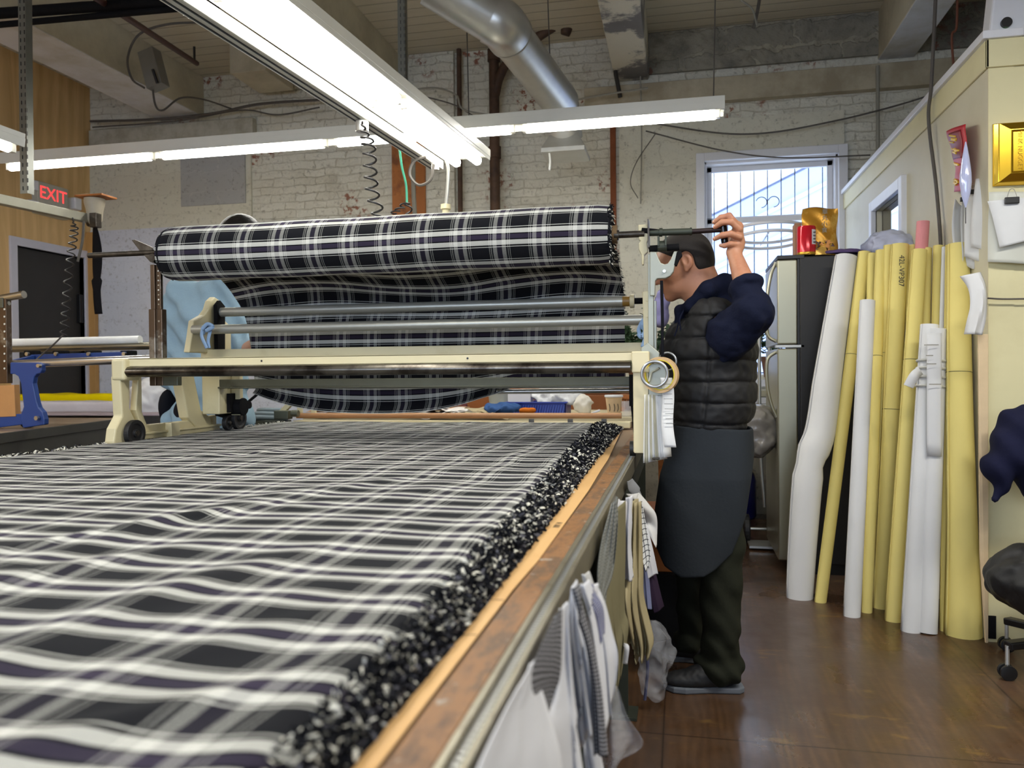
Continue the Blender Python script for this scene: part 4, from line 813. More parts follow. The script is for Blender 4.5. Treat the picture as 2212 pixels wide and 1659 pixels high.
# hanging sheet: leaves the roll's underside, drops behind the rollers, sags in a long belly and returns to the bar
PROF = [(Yx+Rr-.002, Zx+.01), (3.10, Zx-.035), (3.20, 1.655), (3.30, 1.60), (3.385, 1.53), (3.40, 1.46), (3.40, 1.36), (3.41, 1.25), (3.42, 1.14), (3.43, 1.08), (3.40, 1.045)]
pp = spline([(0, y_, z_) for y_, z_ in PROF], 90)[:, 1:]
seg = np.r_[0, np.cumsum(np.linalg.norm(np.diff(pp, axis=0), axis=1))]; Lh = seg[-1]
left_px = [(490, 600), (530, 675), (540, 740), (545, 830)]
def hang(u_, v_):
    s_ = v_*Lh; y_ = np.interp(s_, seg, pp[:, 0]); z_ = np.interp(s_, seg, pp[:, 1])
    xl2 = np.interp(v_, [0, .25, .5, .75, 1], [-2.055, -2.05, -2.01, -1.99, -1.99]); xr2 = np.interp(v_, [0, .4, .6, 1], [-.25, -.236, -.230, -.230])
    x_ = xl2+(xr2-xl2)*u_
    belly = np.clip((v_-.72)/.28, 0, 1); sagz = np.sin(np.clip((u_+.02)/.74, 0, 1)*PI)**.8
    z_ = z_-belly*(.035*sagz-.085*(1-sagz)*np.clip((u_-.3)*3, 0, 1)-.075*(1-sagz)*np.clip((.35-u_)*3, 0, 1))
    fold = np.exp(-((v_-.36)/.16)**2); y_ = y_-.02*fold+.020*fold*np.sin(x_*7+v_*9+2*np.sin(x_*2.3))+.010*np.sin(x_*17+v_*14)*fold+.004*np.sin(x_*9)*(v_ > .5)
    z_ = z_+.012*fold*np.sin(x_*5.5-v_*6)
    return np.stack([x_, y_, z_], 1)
def huv(u_, v_):
    x_ = hang(u_, v_)[:, 0]; sh = np.interp(v_, [0, .35, .6, 1], [0, .075, .02, 0]); return (x_-sh+.010*np.sin(v_*14+x_*4)*np.exp(-((v_-.3)/.15)**2), -v_*Lh*1.05+.018*np.sin(x_*5.2+1)*np.exp(-((v_-.25)/.2)**2)+.04)
grid('hanging_sheet', hang, 200, 110, m_plaid, FR, uvfn=huv, th=.0022, sharp=False)
q = MB()
for i in range(260):
    v0 = rs.random()*.55; p_ = hang(np.array([1.0]), np.array([v0]))[0]; L = rs.uniform(.006, .016); z0 = rs.normal()*.004; q.mat(int(rs.random() < .35)).add([p_+(0, 0, -.0015), p_+(0, 0, .0015), p_+(L, z0, -.004+z0)], [(0, 1, 2)])
o = q.build('edge_threads', None, FR, mats=[m_navy, m_cream]); o['kind'] = 'stuff'
# ================================================================ the man at the machine
m_skin = M('skin', '#b98263', .5, var=.06, scale=25, col2='#a66f55', th=(.5, .75), Subsurface_Weight=.08, bump=.08, bscale=300)
m_skinw = M('skin_fair', '#c79a80', .5, var=.05, scale=25)
m_hair = M('cropped_black_hair', '#1d1713', .75, var=.35, scale=220, bump=.4, bscale=500)
m_hairw = M('long_black_hair', '#0d0b0b', .45, var=.2, scale=60, bump=.3, bscale=90)
m_vest = M('black_quilted_nylon', '#101012', .7, var=.15, scale=9, bump=.25, bscale=40)
m_hood = M('navy_sweat_fabric', '#161a2c', .9, var=.15, scale=60, bump=.3, bscale=120)
m_apron = M('charcoal_apron', '#2b2f33', .85, var=.1, scale=12, bump=.2, bscale=90)
m_trous = M('dark_olive_trousers', '#26281f', .85, var=.15, scale=12, bump=.25, bscale=70)
m_shoe = M('black_shoe', '#121214', .6, var=.3, scale=60); m_sole = M('grey_sole', '#646970', .6, var=.1)
YM = 3.10
def m(px, py, dy=0.0):                                        # a point of the figure: photo position, depth offset from its own standing plane
    return onY(px, py, YM+dy)
K = .00179                                                    # metres per photo pixel at the man
man = thing('person', 'man in black quilted vest and apron working the handle of the spreading machine', 'person', (.12, YM, 0))
# head frame
fw = np.array([-.955, .06, -.29]); fw /= np.linalg.norm(fw); lf = np.array([0, -1, 0.]); lf -= fw*np.dot(lf, fw); lf /= np.linalg.norm(lf); upv = np.cross(lf, -fw); upv = -upv if upv[2] < 0 else upv
HR = np.array([fw, lf, upv]).T
hc = m(1474, 564)
def hp(f_, l_, u_): return hc+fw*f_+lf*l_+upv*u_
def headf(P):
    d = ell(P, hp(-.008, 0, .012), (.104, .082, .094), HR)
    d = smin(d, ell(P, hp(.035, 0, -.035), (.068, .066, .085), HR), .03)           # face
    d = smin(d, ell(P, hp(.045, 0, -.092), (.052, .050, .038), HR), .03)           # jaw
    d = smin(d, ell(P, hp(.082, 0, -.115), (.022, .024, .02), HR), .02)             # chin
    d = smin(d, cap(P, hp(.088, .024, .004), hp(.088, -.024, .004), .016), .02)     # brow
    d = smin(d, cap(P, hp(.098, 0, -.008), hp(.118, 0, -.045), .008, .012), .010)   # nose
    d = smin(d, cap(P, hp(.100, .010, -.050), hp(.100, -.010, -.050), .009), .008)
    d = smin(d, ell(P, hp(.098, 0, -.078), (.013, .024, .0065), HR), .006)          # lips
    d = smin(d, ell(P, hp(.096, 0, -.089), (.012, .021, .006), HR), .005)
    d = smax(d, -cap(P, hp(.114, .022, -.083), hp(.114, -.022, -.083), .0035), .004)
    for s_ in (-1, 1):
        d = smax(d, -ell(P, hp(.098, s_*.032, -.012), (.016, .017, .010), HR), .012)  # eye sockets
        d = smin(d, ell(P, hp(.080, s_*.031, -.012), (.014, .014, .011), HR), .004)
        d = smin(d, ell(P, hp(.055, s_*.052, -.045), (.030, .014, .020), HR), .02)    # cheeks
        # ear: rim, bowl, lobe
        e = ell(P, hp(-.018, s_*.084, -.015), (.021, .010, .033), HR); e = smax(e, -ell(P, hp(-.013, s_*.096, -.012), (.012, .010, .021), HR), .004)
        e = smin(e, ell(P, hp(-.006, s_*.082, -.044), (.009, .007, .012), HR), .006); d = smin(d, e, .006)
    return d
# body core, raised arm and hand, one continuous surface
sh = m(1578, 700, -.17); el = m(1628, 668, -.26); wr = m(1585, 545, -.155); pc = m(1590, 512, -.13)
def fingers():
    c = []
    z = lambda px, py, dy: m(px, py, dy)
    c.append(([z(1592, 487, -.165), z(1575, 466, -.17), z(1557, 470, -.165), z(1543, 480, -.155)], (.0125, .0115, .0105, .0085)))   # index, over the shaft
    c.append(([z(1597, 495, -.175), z(1580, 479, -.185), z(1560, 480, -.185), z(1545, 490, -.175)], (.0125, .012, .011, .009)))
    c.append(([z(1598, 512, -.18), z(1578, 505, -.195), z(1560, 508, -.195), z(1544, 516, -.18)], (.012, .0115, .0105, .0085)))  # ring, below the shaft
    c.append(([z(1594, 528, -.17), z(1578, 527, -.185), z(1565, 531, -.175), z(1557, 530, -.155)], (.0105, .010, .009, .0075)))
    c.append(([z(1590, 530, -.125), z(1578, 515, -.105), z(1562, 500, -.110), z(1552, 488, -.125)], (.015, .013, .012, .0095)))       # thumb, behind
    return c
FG = fingers()
def handf(P):
    d = ell(P, pc, (.021, .024, .040), None); d = smin(d, cap(P, m(1594, 490, -.16), m(1592, 533, -.15), .020, .022), .015)
    d = smin(d, cap(P, m(1592, 525, -.14), wr, .026, .0235), .02)
    for pts_, rr in FG:
        f_ = None
        for i in range(3): g = cap(P, pts_[i], pts_[i+1], rr[i], rr[i+1]); f_ = g if f_ is None else smin(f_, g, .004)
        d = smin(d, f_, .0055)
    return d
def bodyf(P):
    d = headf(P)
    d = smin(d, cap(P, hp(-.045, 0, -.06), m(1545, 690, 0), .062, .075), .03)         # neck
    d = smin(d, cap(P, hp(-.01, 0, -.09), m(1525, 665, 0), .048, .06), .03)
    d = smin(d, cap(P, m(1548, 700), m(1535, 900), .10, .11), .04)
    d = smin(d, cap(P, m(1552, 700, .13), m(1552, 700, -.13), .055), .04)
    d = smin(d, cap(P, sh, el, .05, .042), .03)
    fa = cap(P, el, el+(wr-el)*.35, .041, .040); fa = smin(fa, cap(P, el+(wr-el)*.35, wr, .040, .0245), .02); d = smin(d, fa, .02)
    d = smin(d, handf(P), .012)
    d = smin(d, cap(P, m(1540, 930), m(1560, 1430, -.08), .07, .035), .03)
    d = smin(d, cap(P, m(1530, 975, .08), m(1500, 1190, .12), .07, .045), .03); d = smin(d, cap(P, m(1500, 1190, .12), m(1492, 1390, .2), .045, .03), .03)
    # far arm reaching down to the machine
    d = smin(d, cap(P, m(1545, 705, .17), m(1500, 800, .22), .048, .04), .03); d = smin(d, cap(P, m(1500, 800, .22), m(1440, 790, .16), .04, .028), .02)
    d = smin(d, ell(P, m(1425, 787, .15), (.045, .02, .03)), .015)
    return d
surf('body', bodyf, (-.16, 2.62, .12), (.42, 3.52, 1.82), .0042, m_skin, man)
# hair
def hairf(P):
    d = ell(P, hp(-.012, 0, .017), (.108, .086, .096), HR)
    d = smin(d, ell(P, hp(-.055, 0, -.03), (.058, .070, .06), HR), .03)
    q = (P-hc)@HR; f_, l_, u_ = q[:, 0], q[:, 1], q[:, 2]
    cut = np.maximum.reduce([f_-np.interp(u_, [-.06, -.02, .0, .03, .07, .10], [-.045, -.038, .012, .045, .085, .10]), -(u_+.065+.35*np.maximum(0, f_+.04))])
    d = smax(d, cut*.8, .006); ear = ell(P, hp(-.018, -.084, -.015), (.026, .03, .036), HR); ear2 = ell(P, hp(-.018, .084, -.015), (.026, .03, .036), HR)
    return smax(smax(d, -ear, .006), -ear2, .006)
surf('hair', hairf, hc-.16, hc+.16, .004, m_hair, man)
for s_ in (-1, 1):
    c_ = hp(.092, s_*.031, -.012); MB().lathe([(.0005, .011), (.006, .0095), (.0095, .005), (.0105, 0), (.0095, -.005)], c_-fw*.008, fw, 14).build('eye', M('eye_white', '#d8d3cc', .2), man, smooth=True)
    MB().cyl(c_+fw*.0025, c_+fw*.0035, .0045, n=12).build('iris', m_black, man)
    MB().tube(spline([hp(.100, s_*.014, .016), hp(.101, s_*.03, .022), hp(.090, s_*.046, .016)], 10), [.002]+[.0035]*8+[.0015] if False else .003, 6).build('eyebrow', m_hair, man)
for pts_, rr in FG[:3]:                                     # finger nails
    p_ = pts_[3]; d_ = pts_[3]-pts_[2]; d_ /= np.linalg.norm(d_); surf('fingernail', lambda P, p_=p_, r_=rr[3]: ell(P, p_+np.array([-.001, -r_*.75, .002]), (.0048, .0022, .0040)), p_-.02, p_+.02, .0016, M('nail', '#dcb6a0', .3), man)
# hoodie: collar, raised sleeve with rolled cuff, far sleeve
def hoodf(P):
    ring = np.array([m(1468, 672, -.02), m(1492, 660, -.085), m(1530, 625, -.115), m(1565, 615, -.07), m(1580, 618, .0), m(1562, 618, .08), m(1520, 640, .11), m(1480, 668, .06)])
    d = None
    R_ = [.018, .022, .032, .040, .042, .036, .028, .02]
    for i in range(8):
        j = (i+1) % 8; g = cap(P, ring[i], ring[j], R_[i], R_[j]); d = g if d is None else smin(d, g, .012)
    d = smin(d, cap(P, m(1555, 660, -.06), m(1600, 668, -.04), .05, .045), .03)
    d = smin(d, cap(P, m(1470, 672, -.03), m(1462, 735, -.03), .016, .022), .02)
    s_ = cap(P, m(1572, 722, -.175), m(1628, 672, -.25), .080, .060); s_ = smin(s_, cap(P, m(1588, 745, -.19), m(1640, 690, -.24), .045, .040), .04)
    s_ = smin(s_, cap(P, m(1628, 672, -.25), m(1612, 628, -.222), .056, .052), .03); s_ = smin(s_, cap(P, m(1575, 745, -.19), m(1562, 775, -.185), .05, .012), .03)
    a_ = m(1611, 618, -.218); ax = (wr-el)/np.linalg.norm(wr-el); q = P-a_; h_ = q@ax; rad = np.linalg.norm(q-h_[:, None]*ax, axis=1)
    cuff = np.sqrt((rad-.048)**2+(h_*.75)**2)-.015; s_ = smin(s_, cuff, .010)
    s_ = s_+.0035*vnoise(P, 55, 1)+.004*np.sin(P[:, 0]*75+P[:, 2]*60+4*np.sin(P[:, 1]*20))*np.clip(1-(np.abs(P[:, 2]-1.38)/.12)**2, 0, 1)*.8
    s_ = smax(s_, -(cap(P, a_+ax*.004, wr, .040, .040)), .006)
    d = smin(d, s_, .02)
    d = smin(d, smin(cap(P, m(1550, 705, .17), m(1502, 800, .23), .065, .055), cap(P, m(1502, 800, .23), m(1455, 793, .18), .05, .042), .02), .02)
    return d+.0015*vnoise(P, 90, 2)
surf('hoodie', hoodf, (-.14, 2.66, 1.08), (.46, 3.46, 1.62), .0048, m_hood, man)
for j, (dx_, x2) in enumerate(((-.05, 1462), (-.06, 1470))): MB().tube(spline([m(1478, 668, dx_-.02), m(1468, 690, dx_-.05), m(x2, 712, dx_-.05), m(x2-5, 726, dx_-.05)], 14), .0028, 6).build('drawstring', m_hood, man)
# quilted vest
def vestf(P):
    d = cap(P, m(1540, 718), m(1540, 900), .100, .104)
    d = ell(P, m(1538, 760), (.168, .205, .16)); d = smin(d, ell(P, m(1538, 850), (.165, .195, .18)), .05); d = smin(d, ell(P, m(1528, 905), (.142, .18, .08)), .04)
    d = smin(d, cap(P, m(1540, 690, -.12), m(1545, 690, .12), .085, .085), .05)
    d = smin(d, cap(P, m(1478, 690, 0), m(1455, 755, 0), .03, .055), .04)
    z = P[:, 2]+.035*(P[:, 0]-.1)+.006*vnoise(P, 9, 4); ph = (z-.92)/.078; g = np.abs((ph % 1)-.5)*2; d = d+.010*g**6-.002
    d = d+.0028*vnoise(P, 38, 3)+.0022*vnoise(P, 90, 5)
    seam = np.abs(P[:, 0]-(.085+.02*np.sin(P[:, 2]*6))); d = d+.007*np.exp(-(seam/.007)**2)*(np.abs(P[:, 1]-YM) > .05)
    d = smax(d, -(cap(P, m(1568, 722, -.28), m(1572, 715, -.14), .078, .066)), .012)            # arm hole
    d = smax(d, -ell(P, m(1515, 632), (.075, .07, .055)), .02)
    d = smax(d, m(1500, 948)[2]-P[:, 2]+.07*(P[:, 0]-.1), .012); return d
surf('vest', vestf, (-.14, 2.82, .90), (.36, 3.40, 1.52), .0048, m_vest, man)
# apron: wraps front and sides from the waist to the knee with a rounded lower edge
def apronf(P):
    t_ = np.clip((P[:, 2]-.45)/(.98-.45), 0, 1); z = P[:, 2]
    cx_ = np.interp(z, [.42, .6, .85, 1.0], [.045, .072, .105, .118]); rx = np.interp(z, [.42, .6, .8, .98], [.135, .168, .170, .145]); ry = np.interp(z, [.42, .8, .98], [.21, .205, .175])
    q = (np.abs((P[:, 0]-cx_)/rx)**3+np.abs((P[:, 1]-YM-.01)/ry)**3)**(1/3); d = np.abs((q-1)*np.minimum(rx, ry)+.005*np.sin(P[:, 0]*26+P[:, 1]*18+z*4)*np.clip((1-z)*3, 0, 1))-.0055
    edge = np.interp(P[:, 0], [-.12, -.06, .0, .08, .12, .18, .23, .26, .29], [.58, .475, .445, .452, .475, .53, .66, .84, .95])
    return smax(smax(d, (edge-z)*np.interp(P[:, 0], [.12, .2, .24], [.9, .5, .2]), .006)*.8, z-.985+.05*(P[:, 0]-.1), .006)
surf('apron', apronf, (-.16, 2.84, .38), (.34, 3.36, 1.02), .005, m_apron, man)
# trousers
def trouf(P):
    a = cap(P, m(1540, 975, -.07), m(1558, 1180, -.08), .094, .082); a = smin(a, cap(P, m(1558, 1180, -.08), m(1556, 1395, -.075), .082, .072), .03)
    a = smin(a, ell(P, m(1556, 1440, -.07), (.090, .080, .070)), .02)
    b = cap(P, m(1530, 975, .08), m(1500, 1190, .12), .100, .080); b = smin(b, cap(P, m(1500, 1190, .12), m(1500, 1350, .20), .08, .062), .03); b = smin(b, ell(P, m(1492, 1385, .2), (.07, .07, .05)), .02)
    d = smin(a, b, .02); d = smin(d, ell(P, m(1545, 975), (.125, .16, .09)), .04)
    lo = np.clip((.62-P[:, 2])/.5, 0, 1)
    d = d+(.003+.009*lo)*vnoise(P, 24, 7)+.0028*np.sin(P[:, 2]*48+P[:, 0]*70+3*np.sin(P[:, 1]*21+P[:, 2]*6))*(.4+lo)
    return smax(d, .012-P[:, 2], .004)
surf('trousers', trouf, (-.12, 2.82, 0), (.34, 3.46, 1.04), .0052, m_trous, man)
def shoe(hx, hy, tx, ty, nm='shoe'):
    h_ = np.array([hx, hy, 0.]); t_ = np.array([tx, ty, 0.]); d_ = (t_-h_)/np.linalg.norm(t_-h_); s_ = np.array([-d_[1], d_[0], 0])
    L = np.linalg.norm(t_-h_); Rt = np.array([d_, s_, [0, 0, 1.]]).T
    def f(P):
        d = ell(P, h_+d_*L*.72+(0, 0, .038), (.10, .046, .036), Rt); d = smin(d, ell(P, h_+d_*L*.18+(0, 0, .052), (.065, .040, .045), Rt), .03); d = smin(d, ell(P, h_+d_*L*.42+(0, 0, .058), (.07, .040, .042), Rt), .03)
        return smax(d+.001*vnoise(P, 150, 3), .026-P[:, 2], .003)
    o = surf(nm, f, np.minimum(h_, t_)-.08, np.maximum(h_, t_)+(.08, .08, .14), .0045, m_shoe, man)
    poly = [(-.05, -.022), (-.03, -.038), (L*.4, -.036), (L*.8, -.05), (L+.0, -.040), (L+.035, 0), (L, .040), (L*.8, .05), (L*.4, .036), (-.03, .038), (-.05, .022)]
    MB().prism(poly, h_+(0, 0, .0125), d_, s_, .024).build('sole', m_sole, o, bevel=.006)
    for k in range(4): c_ = h_+d_*(L*(.40+.09*k))+(0, 0, .093-.011*k); MB().bar(c_-s_*.022, c_+s_*.022, .006, .004).build('lace', m_grey_t, o)
shoe(.175, 3.02, -.035, 2.99); shoe(.06, 3.30, -.045, 3.32)
# ================================================================ the person in the pale blue sweatshirt behind the machine
YW = 3.95
def w(px, py, dy=0.0): return onY(px, py, YW+dy)
wom = thing('person', 'person in a pale blue sweatshirt working behind the machine, face hidden by the roll', 'person', (-2.62, YW, 0))
m_blue = M('pale_blue_sweatshirt', '#8aa4b4', .9, var=.06, scale=30, bump=.3, bscale=120)
def wbody(P):
    hc2 = w(521, 525); d = ell(P, hc2, (.095, .11, .13)); d = smin(d, ell(P, hc2+(.01, .06, -.04), (.07, .07, .09)), .03)
    d = smin(d, cap(P, hc2, w(480, 640), .06, .07), .03); d = smin(d, cap(P, w(470, 660), w(465, 980), .12, .13), .05)
    d = smin(d, cap(P, w(530, 760, .0), w(552, 742, -.35), .045, .03), .03); d = smin(d, ell(P, w(556, 742, -.42), (.03, .05, .03)), .02)
    for s_ in (-1, 1): d = smin(d, cap(P, w(462+s_*32, 960), np.array([w(462+s_*32, 960)[0], YW, .1]), .09, .05), .03)
    for s_ in (-1, 1): d = smin(d, ell(P, np.array([w(462+s_*32, 960)[0], YW+.07, .06]), (.05, .13, .05)), .03)
    # face
    d = smin(d, ell(P, hc2+(.012, .105, -.03), (.012, .02, .025)), .01)
    return d
surf('body', wbody, (-3.05, 3.3, 0), (-1.95, 4.25, 2.15), .009, m_skinw, wom)
surf('hair', lambda P: smax(smin(ell(P, w(521, 521, -.01), (.135, .13, .15)), ell(P, w(523, 560, -.05), (.10, .07, .13)), .03)+.0015*vnoise(P, 120, 2), -ell(P, w(523, 560, .16), (.09, .10, .14)), .02), w(521, 525)-.3, w(521, 525)+.3, .007, m_hairw, wom)
def swf(P):
    d = ell(P, w(462, 700), (.215, .17, .22)); d = smin(d, ell(P, w(455, 820), (.20, .16, .30)), .06); d = smin(d, ell(P, w(466, 905), (.225, .18, .19)), .05)
    d = smin(d, cap(P, w(400, 640), w(520, 640), .10, .09), .06); d = smin(d, cap(P, w(392, 655), w(374, 800, .02), .095, .095), .05); d = smin(d, cap(P, w(374, 800, .02), w(420, 850, -.1), .09, .07), .04)
    d = smin(d, cap(P, w(515, 655), w(535, 745, -.0), .09, .075), .05); d = smin(d, cap(P, w(535, 745), w(532, 745, -.12), .06, .05), .04)
    d = smin(d, cap(P, w(495, 620, .05), w(470, 625, -.06), .075, .075), .04)
    d = smin(d, cap(P, w(380, 900), w(375, 905), .06, .06), .05)
    d = smax(d, -cap(P, w(408, 700, -.2), w(402, 850, -.2), .018, .012), .03); d = d+.012*vnoise(P, 11, 5)+.009*np.sin(P[:, 2]*36+P[:, 0]*48+3*np.sin(P[:, 1]*9+P[:, 0]*7))
    return smax(d, w(460, 955)[2]-P[:, 2], .01)
surf('sweatshirt', swf, (-3.1, 3.5, .85), (-1.95, 4.3, 1.80), .009, m_blue, wom)
surf('dark_trousers', lambda P: smin(smin(cap(P, w(430, 900), np.array([w(430, 960)[0], YW, .12]), .14, .09), cap(P, w(495, 930), np.array([w(495, 960)[0], YW, .12]), .13, .09), .03), ell(P, w(368, 880, .05), (.055, .08, .11)), .05)+.004*vnoise(P, 25, 3), (-3.1, 3.6, .08), (-2.0, 4.3, 1.22), .011, M('dark_navy_trousers', '#15161c', .85, var=.2), wom)
# ================================================================ fridge with things on top
m_stain = M('stainless', '#a9a691', .33, .85, var=.06, scale=4); m_fblack = M('fridge_black', '#1b1918', .5, var=.25, scale=7)
FX0, FX1, FY0, FY1, FZ = .560, 1.19, 4.84, 5.50, 1.865
t = thing('fridge', 'tall stainless steel fridge with a black side standing behind the paper rolls', 'fridge', ((FX0+FX1)/2, (FY0+FY1)/2, 0))
MB().span((FX0+.125, FY0, .06), (FX1, FY1, FZ-.01)).build('body', m_fblack, t, bevel=.006)
MB().span((FX0+.13, FY0+.01, 0), (FX1-.02, FY1-.01, .06)).build('plinth', m_black, t)
MB().span((FX0, FY0-.002, FZ-.022), (FX0+.15, FY1, FZ)).build('top_cap', m_black, t, bevel=.002)
zd = onY(1700, 748, FY0)[2]
for nm, z0, z1 in (('freezer_door', zd+.012, FZ-.024), ('fridge_door', .075, zd-.012)):
    d_ = MB().span((FX0, FY0+.004, z0), (FX0+.112, FY1-.004, z1)).build(nm, m_stain, t, bevel=.008)
    MB().span((FX0+.113, FY0+.008, z0), (FX0+.124, FY1-.01, z1)).build('door_seal', m_black, d_)
    s_ = 1 if z0 > 1 else -1; zr = zd+.03 if s_ > 0 else zd-.03; ze = zd+.50 if s_ > 0 else zd-.42
    MB().tube(spline([(FX0, FY0+.07, zr), (FX0-.05, FY0+.07, zr+s_*.05), (FX0-.052, FY0+.07, (zr+ze)/2), (FX0-.03, FY0+.07, ze-s_*.08), (FX0, FY0+.07, ze)], 40), .010, 10).build('handle', m_stain, d_, smooth=True)
MB().span((FX0-.01, FY0+.0, zd-.008), (FX0+.15, FY0+.05, zd+.008)).build('middle_hinge', m_galv, t, bevel=.002)
z = FZ+.001
t = thing('purple_cloth', 'purple cloth folded flat on top of the fridge', 'cloth', (.9, 4.95, z))
o = surf('purple_cloth', lambda P: ell(P, (.93, 4.98, z+.01), (.16, .12, .03))+.006*vnoise(P, 40), (.7, 4.8, z-.0), (1.15, 5.15, z+.08), .006, M('purple_fabric', '#5a4a72', .9), None); bpy.data.objects.remove(t)
tag(o, 'purple cloth folded flat on top of the fridge', 'cloth')
# golden snack pouch
m_gold = M('gold_foil_pouch', '#c08a2c', .28, .55, var=.25, scale=10, col2='#e0b860', th=(.5, .6), bump=.3, bscale=25)
a_, b_ = onY(1726, 452, 4.93), onY(1808, 452, 4.93); pw = b_[0]-a_[0]; ph = onY(1766, 450, 4.93)[2]-z
t = thing('snack_pouch', 'crumpled golden snack pouch standing on the fridge behind the red can', 'pouch', ((a_[0]+b_[0])/2, 4.93, z))
px0 = (a_[0]+b_[0])/2
def pouch(u_, v_, s_=1):
    th = .05*np.sin(np.clip(u_, 0, 1)*PI)**.6*(1-v_)**.55; wv = pw/2*(1-.10*v_+.05*np.sin(v_*9)); return np.stack([px0+(u_*2-1)*wv+.012*v_, 4.93-s_*(th+.002)+.004*np.sin(u_*9+v_*14), z+v_*ph+.008*np.sin(u_*5)*v_], 1)
q = MB(); n1, n2 = 24, 30
for s_ in (1, -1):
    uu, vv = np.meshgrid(np.linspace(0, 1, n1), np.linspace(0, 1, n2), indexing='ij'); V = pouch(uu.ravel(), vv.ravel(), s_); q.add(V, [(i*n2+j, (i+1)*n2+j, (i+1)*n2+j+1, i*n2+j+1)[::s_] for i in range(n1-1) for j in range(n2-1)])
q.build('bag', m_gold, t, smooth=True)
q = MB()
for k in range(26):
    u0, v0 = random.uniform(.2, .85), random.uniform(.05, .28); p_ = pouch(np.array([u0]), np.array([v0]))[0]; q.mat(k % 2).add([p_+np.array([random.uniform(-.02, .02), -.003, random.uniform(-.015, .015)]) for _ in range(4)], [(0, 1, 2), (0, 2, 3)])
q.build('food_picture', None, t, mats=[M('dark_brown_print', '#4a1d0d', .4), M('orange_print', '#d98a2a', .4)])
for k, ch in enumerate('章丸小食'):
    c_ = pouch(np.array([.62]), np.array([.90-.13*k]))[0]; text('lettering', ch, c_-(0, .006, 0), .034, m_wirelight, t, [[1, 0, 0], [0, 0, -1], [0, 1, 0]], .0004)
t = thing('red_can', 'shiny red can with a white label on the fridge', 'can', onY(1744, 535, 4.90))
cx_ = onY(1742, 520, 4.90)[0]; ch = onY(1742, 489, 4.90)[2]-z; r_ = (onY(1763, 500, 4.9)[0]-onY(1722, 500, 4.9)[0])/2; t.location = (cx_, 4.90, z)
MB().lathe([(r_*.9, 0), (r_, .006), (r_, ch-.01), (r_*.93, ch-.002), (r_*.86, ch-.002), (r_*.85, ch-.006)], (cx_, 4.90, z), n=32).build('body', M('red_lacquer', '#c4182a', .15, .2), t, smooth=True, sharp=30)
MB().lathe([(r_*.97, 0), (r_*1.01, .005), (r_*1.01, .016), (r_*.99, .018)], (cx_, 4.90, z), n=32).build('rim', M('gold_rim', '#c9a03a', .3, .8), t, smooth=True)
q = MB(); q.add([(cx_+r_*1.012*math.sin(a), 4.90-r_*1.012*math.cos(a), z+h_) for h_ in (ch*.35, ch*.85) for a in np.linspace(.45, 1.1, 6)], [(i, i+1, 7+i, 6+i) for i in range(5)]); q.build('label', m_white, t)
for k in range(4): a = .78; MB().box((cx_+r_*1.02*math.sin(a), 4.90-r_*1.02*math.cos(a), z+ch*(.42+.11*k)), (.014, .014, .006)).build('lettering', m_wire, t)
tag(MB().span((onY(1716, 530, 4.97)[0], 4.95, z), (onY(1730, 530, 4.97)[0], 5.05, onY(1720, 483, 4.97)[2])).build('cardboard_box', M('brown_card', '#9a7050', .7), bevel=.003), 'narrow brown cardboard box behind the red can on the fridge', 'box')
c_ = onY(1992, 510, 4.45)
def sheetbag(name, label, cat, f, lo, hi, h, mat, par=None): return tag(surf(name, f, lo, hi, h, mat, par), label, cat)
m_film = N('clear_plastic_film'); m_film.set((.82, .83, .88, 1), .18); m_film.b.inputs['Alpha'].default_value = .17; m_film.b.inputs['Transmission Weight'].default_value = 0; m_film.bump(m_film.noise(m_film.coord('Object'), 30, 6), .9, .01); m_film = m_film.m
cb = onY(1928, 525, 5.05)
o = sheetbag('plastic_bag', 'crumpled clear plastic bag bunched on top of the fridge beneath the office window', 'plastic bag', lambda P: ell(P, (cb[0]-.02, 5.02, z+.055), (.15, .13, .085))+.022*vnoise(P, 26)+.008*vnoise(P, 70, 3), (cb[0]-.25, 4.85, z-.0), (cb[0]+.13, 5.3, z+.2), .008, M('milky_plastic', '#b9bdd2', .35, var=.1))
p0, p1 = onX(1895, 600, XO-.03), 0
t = tag(MB().tube([onY(1752+4, 0, 1) if False else onY(1990, 545, 4.35), onY(1994, 478, 4.35)], .030, 24).build('pink_roll', M('pink_paper', '#dc8f92', .7), smooth=False, bevel=.002), 'pink paper roll sticking up behind the yellow rolls', 'paper roll')
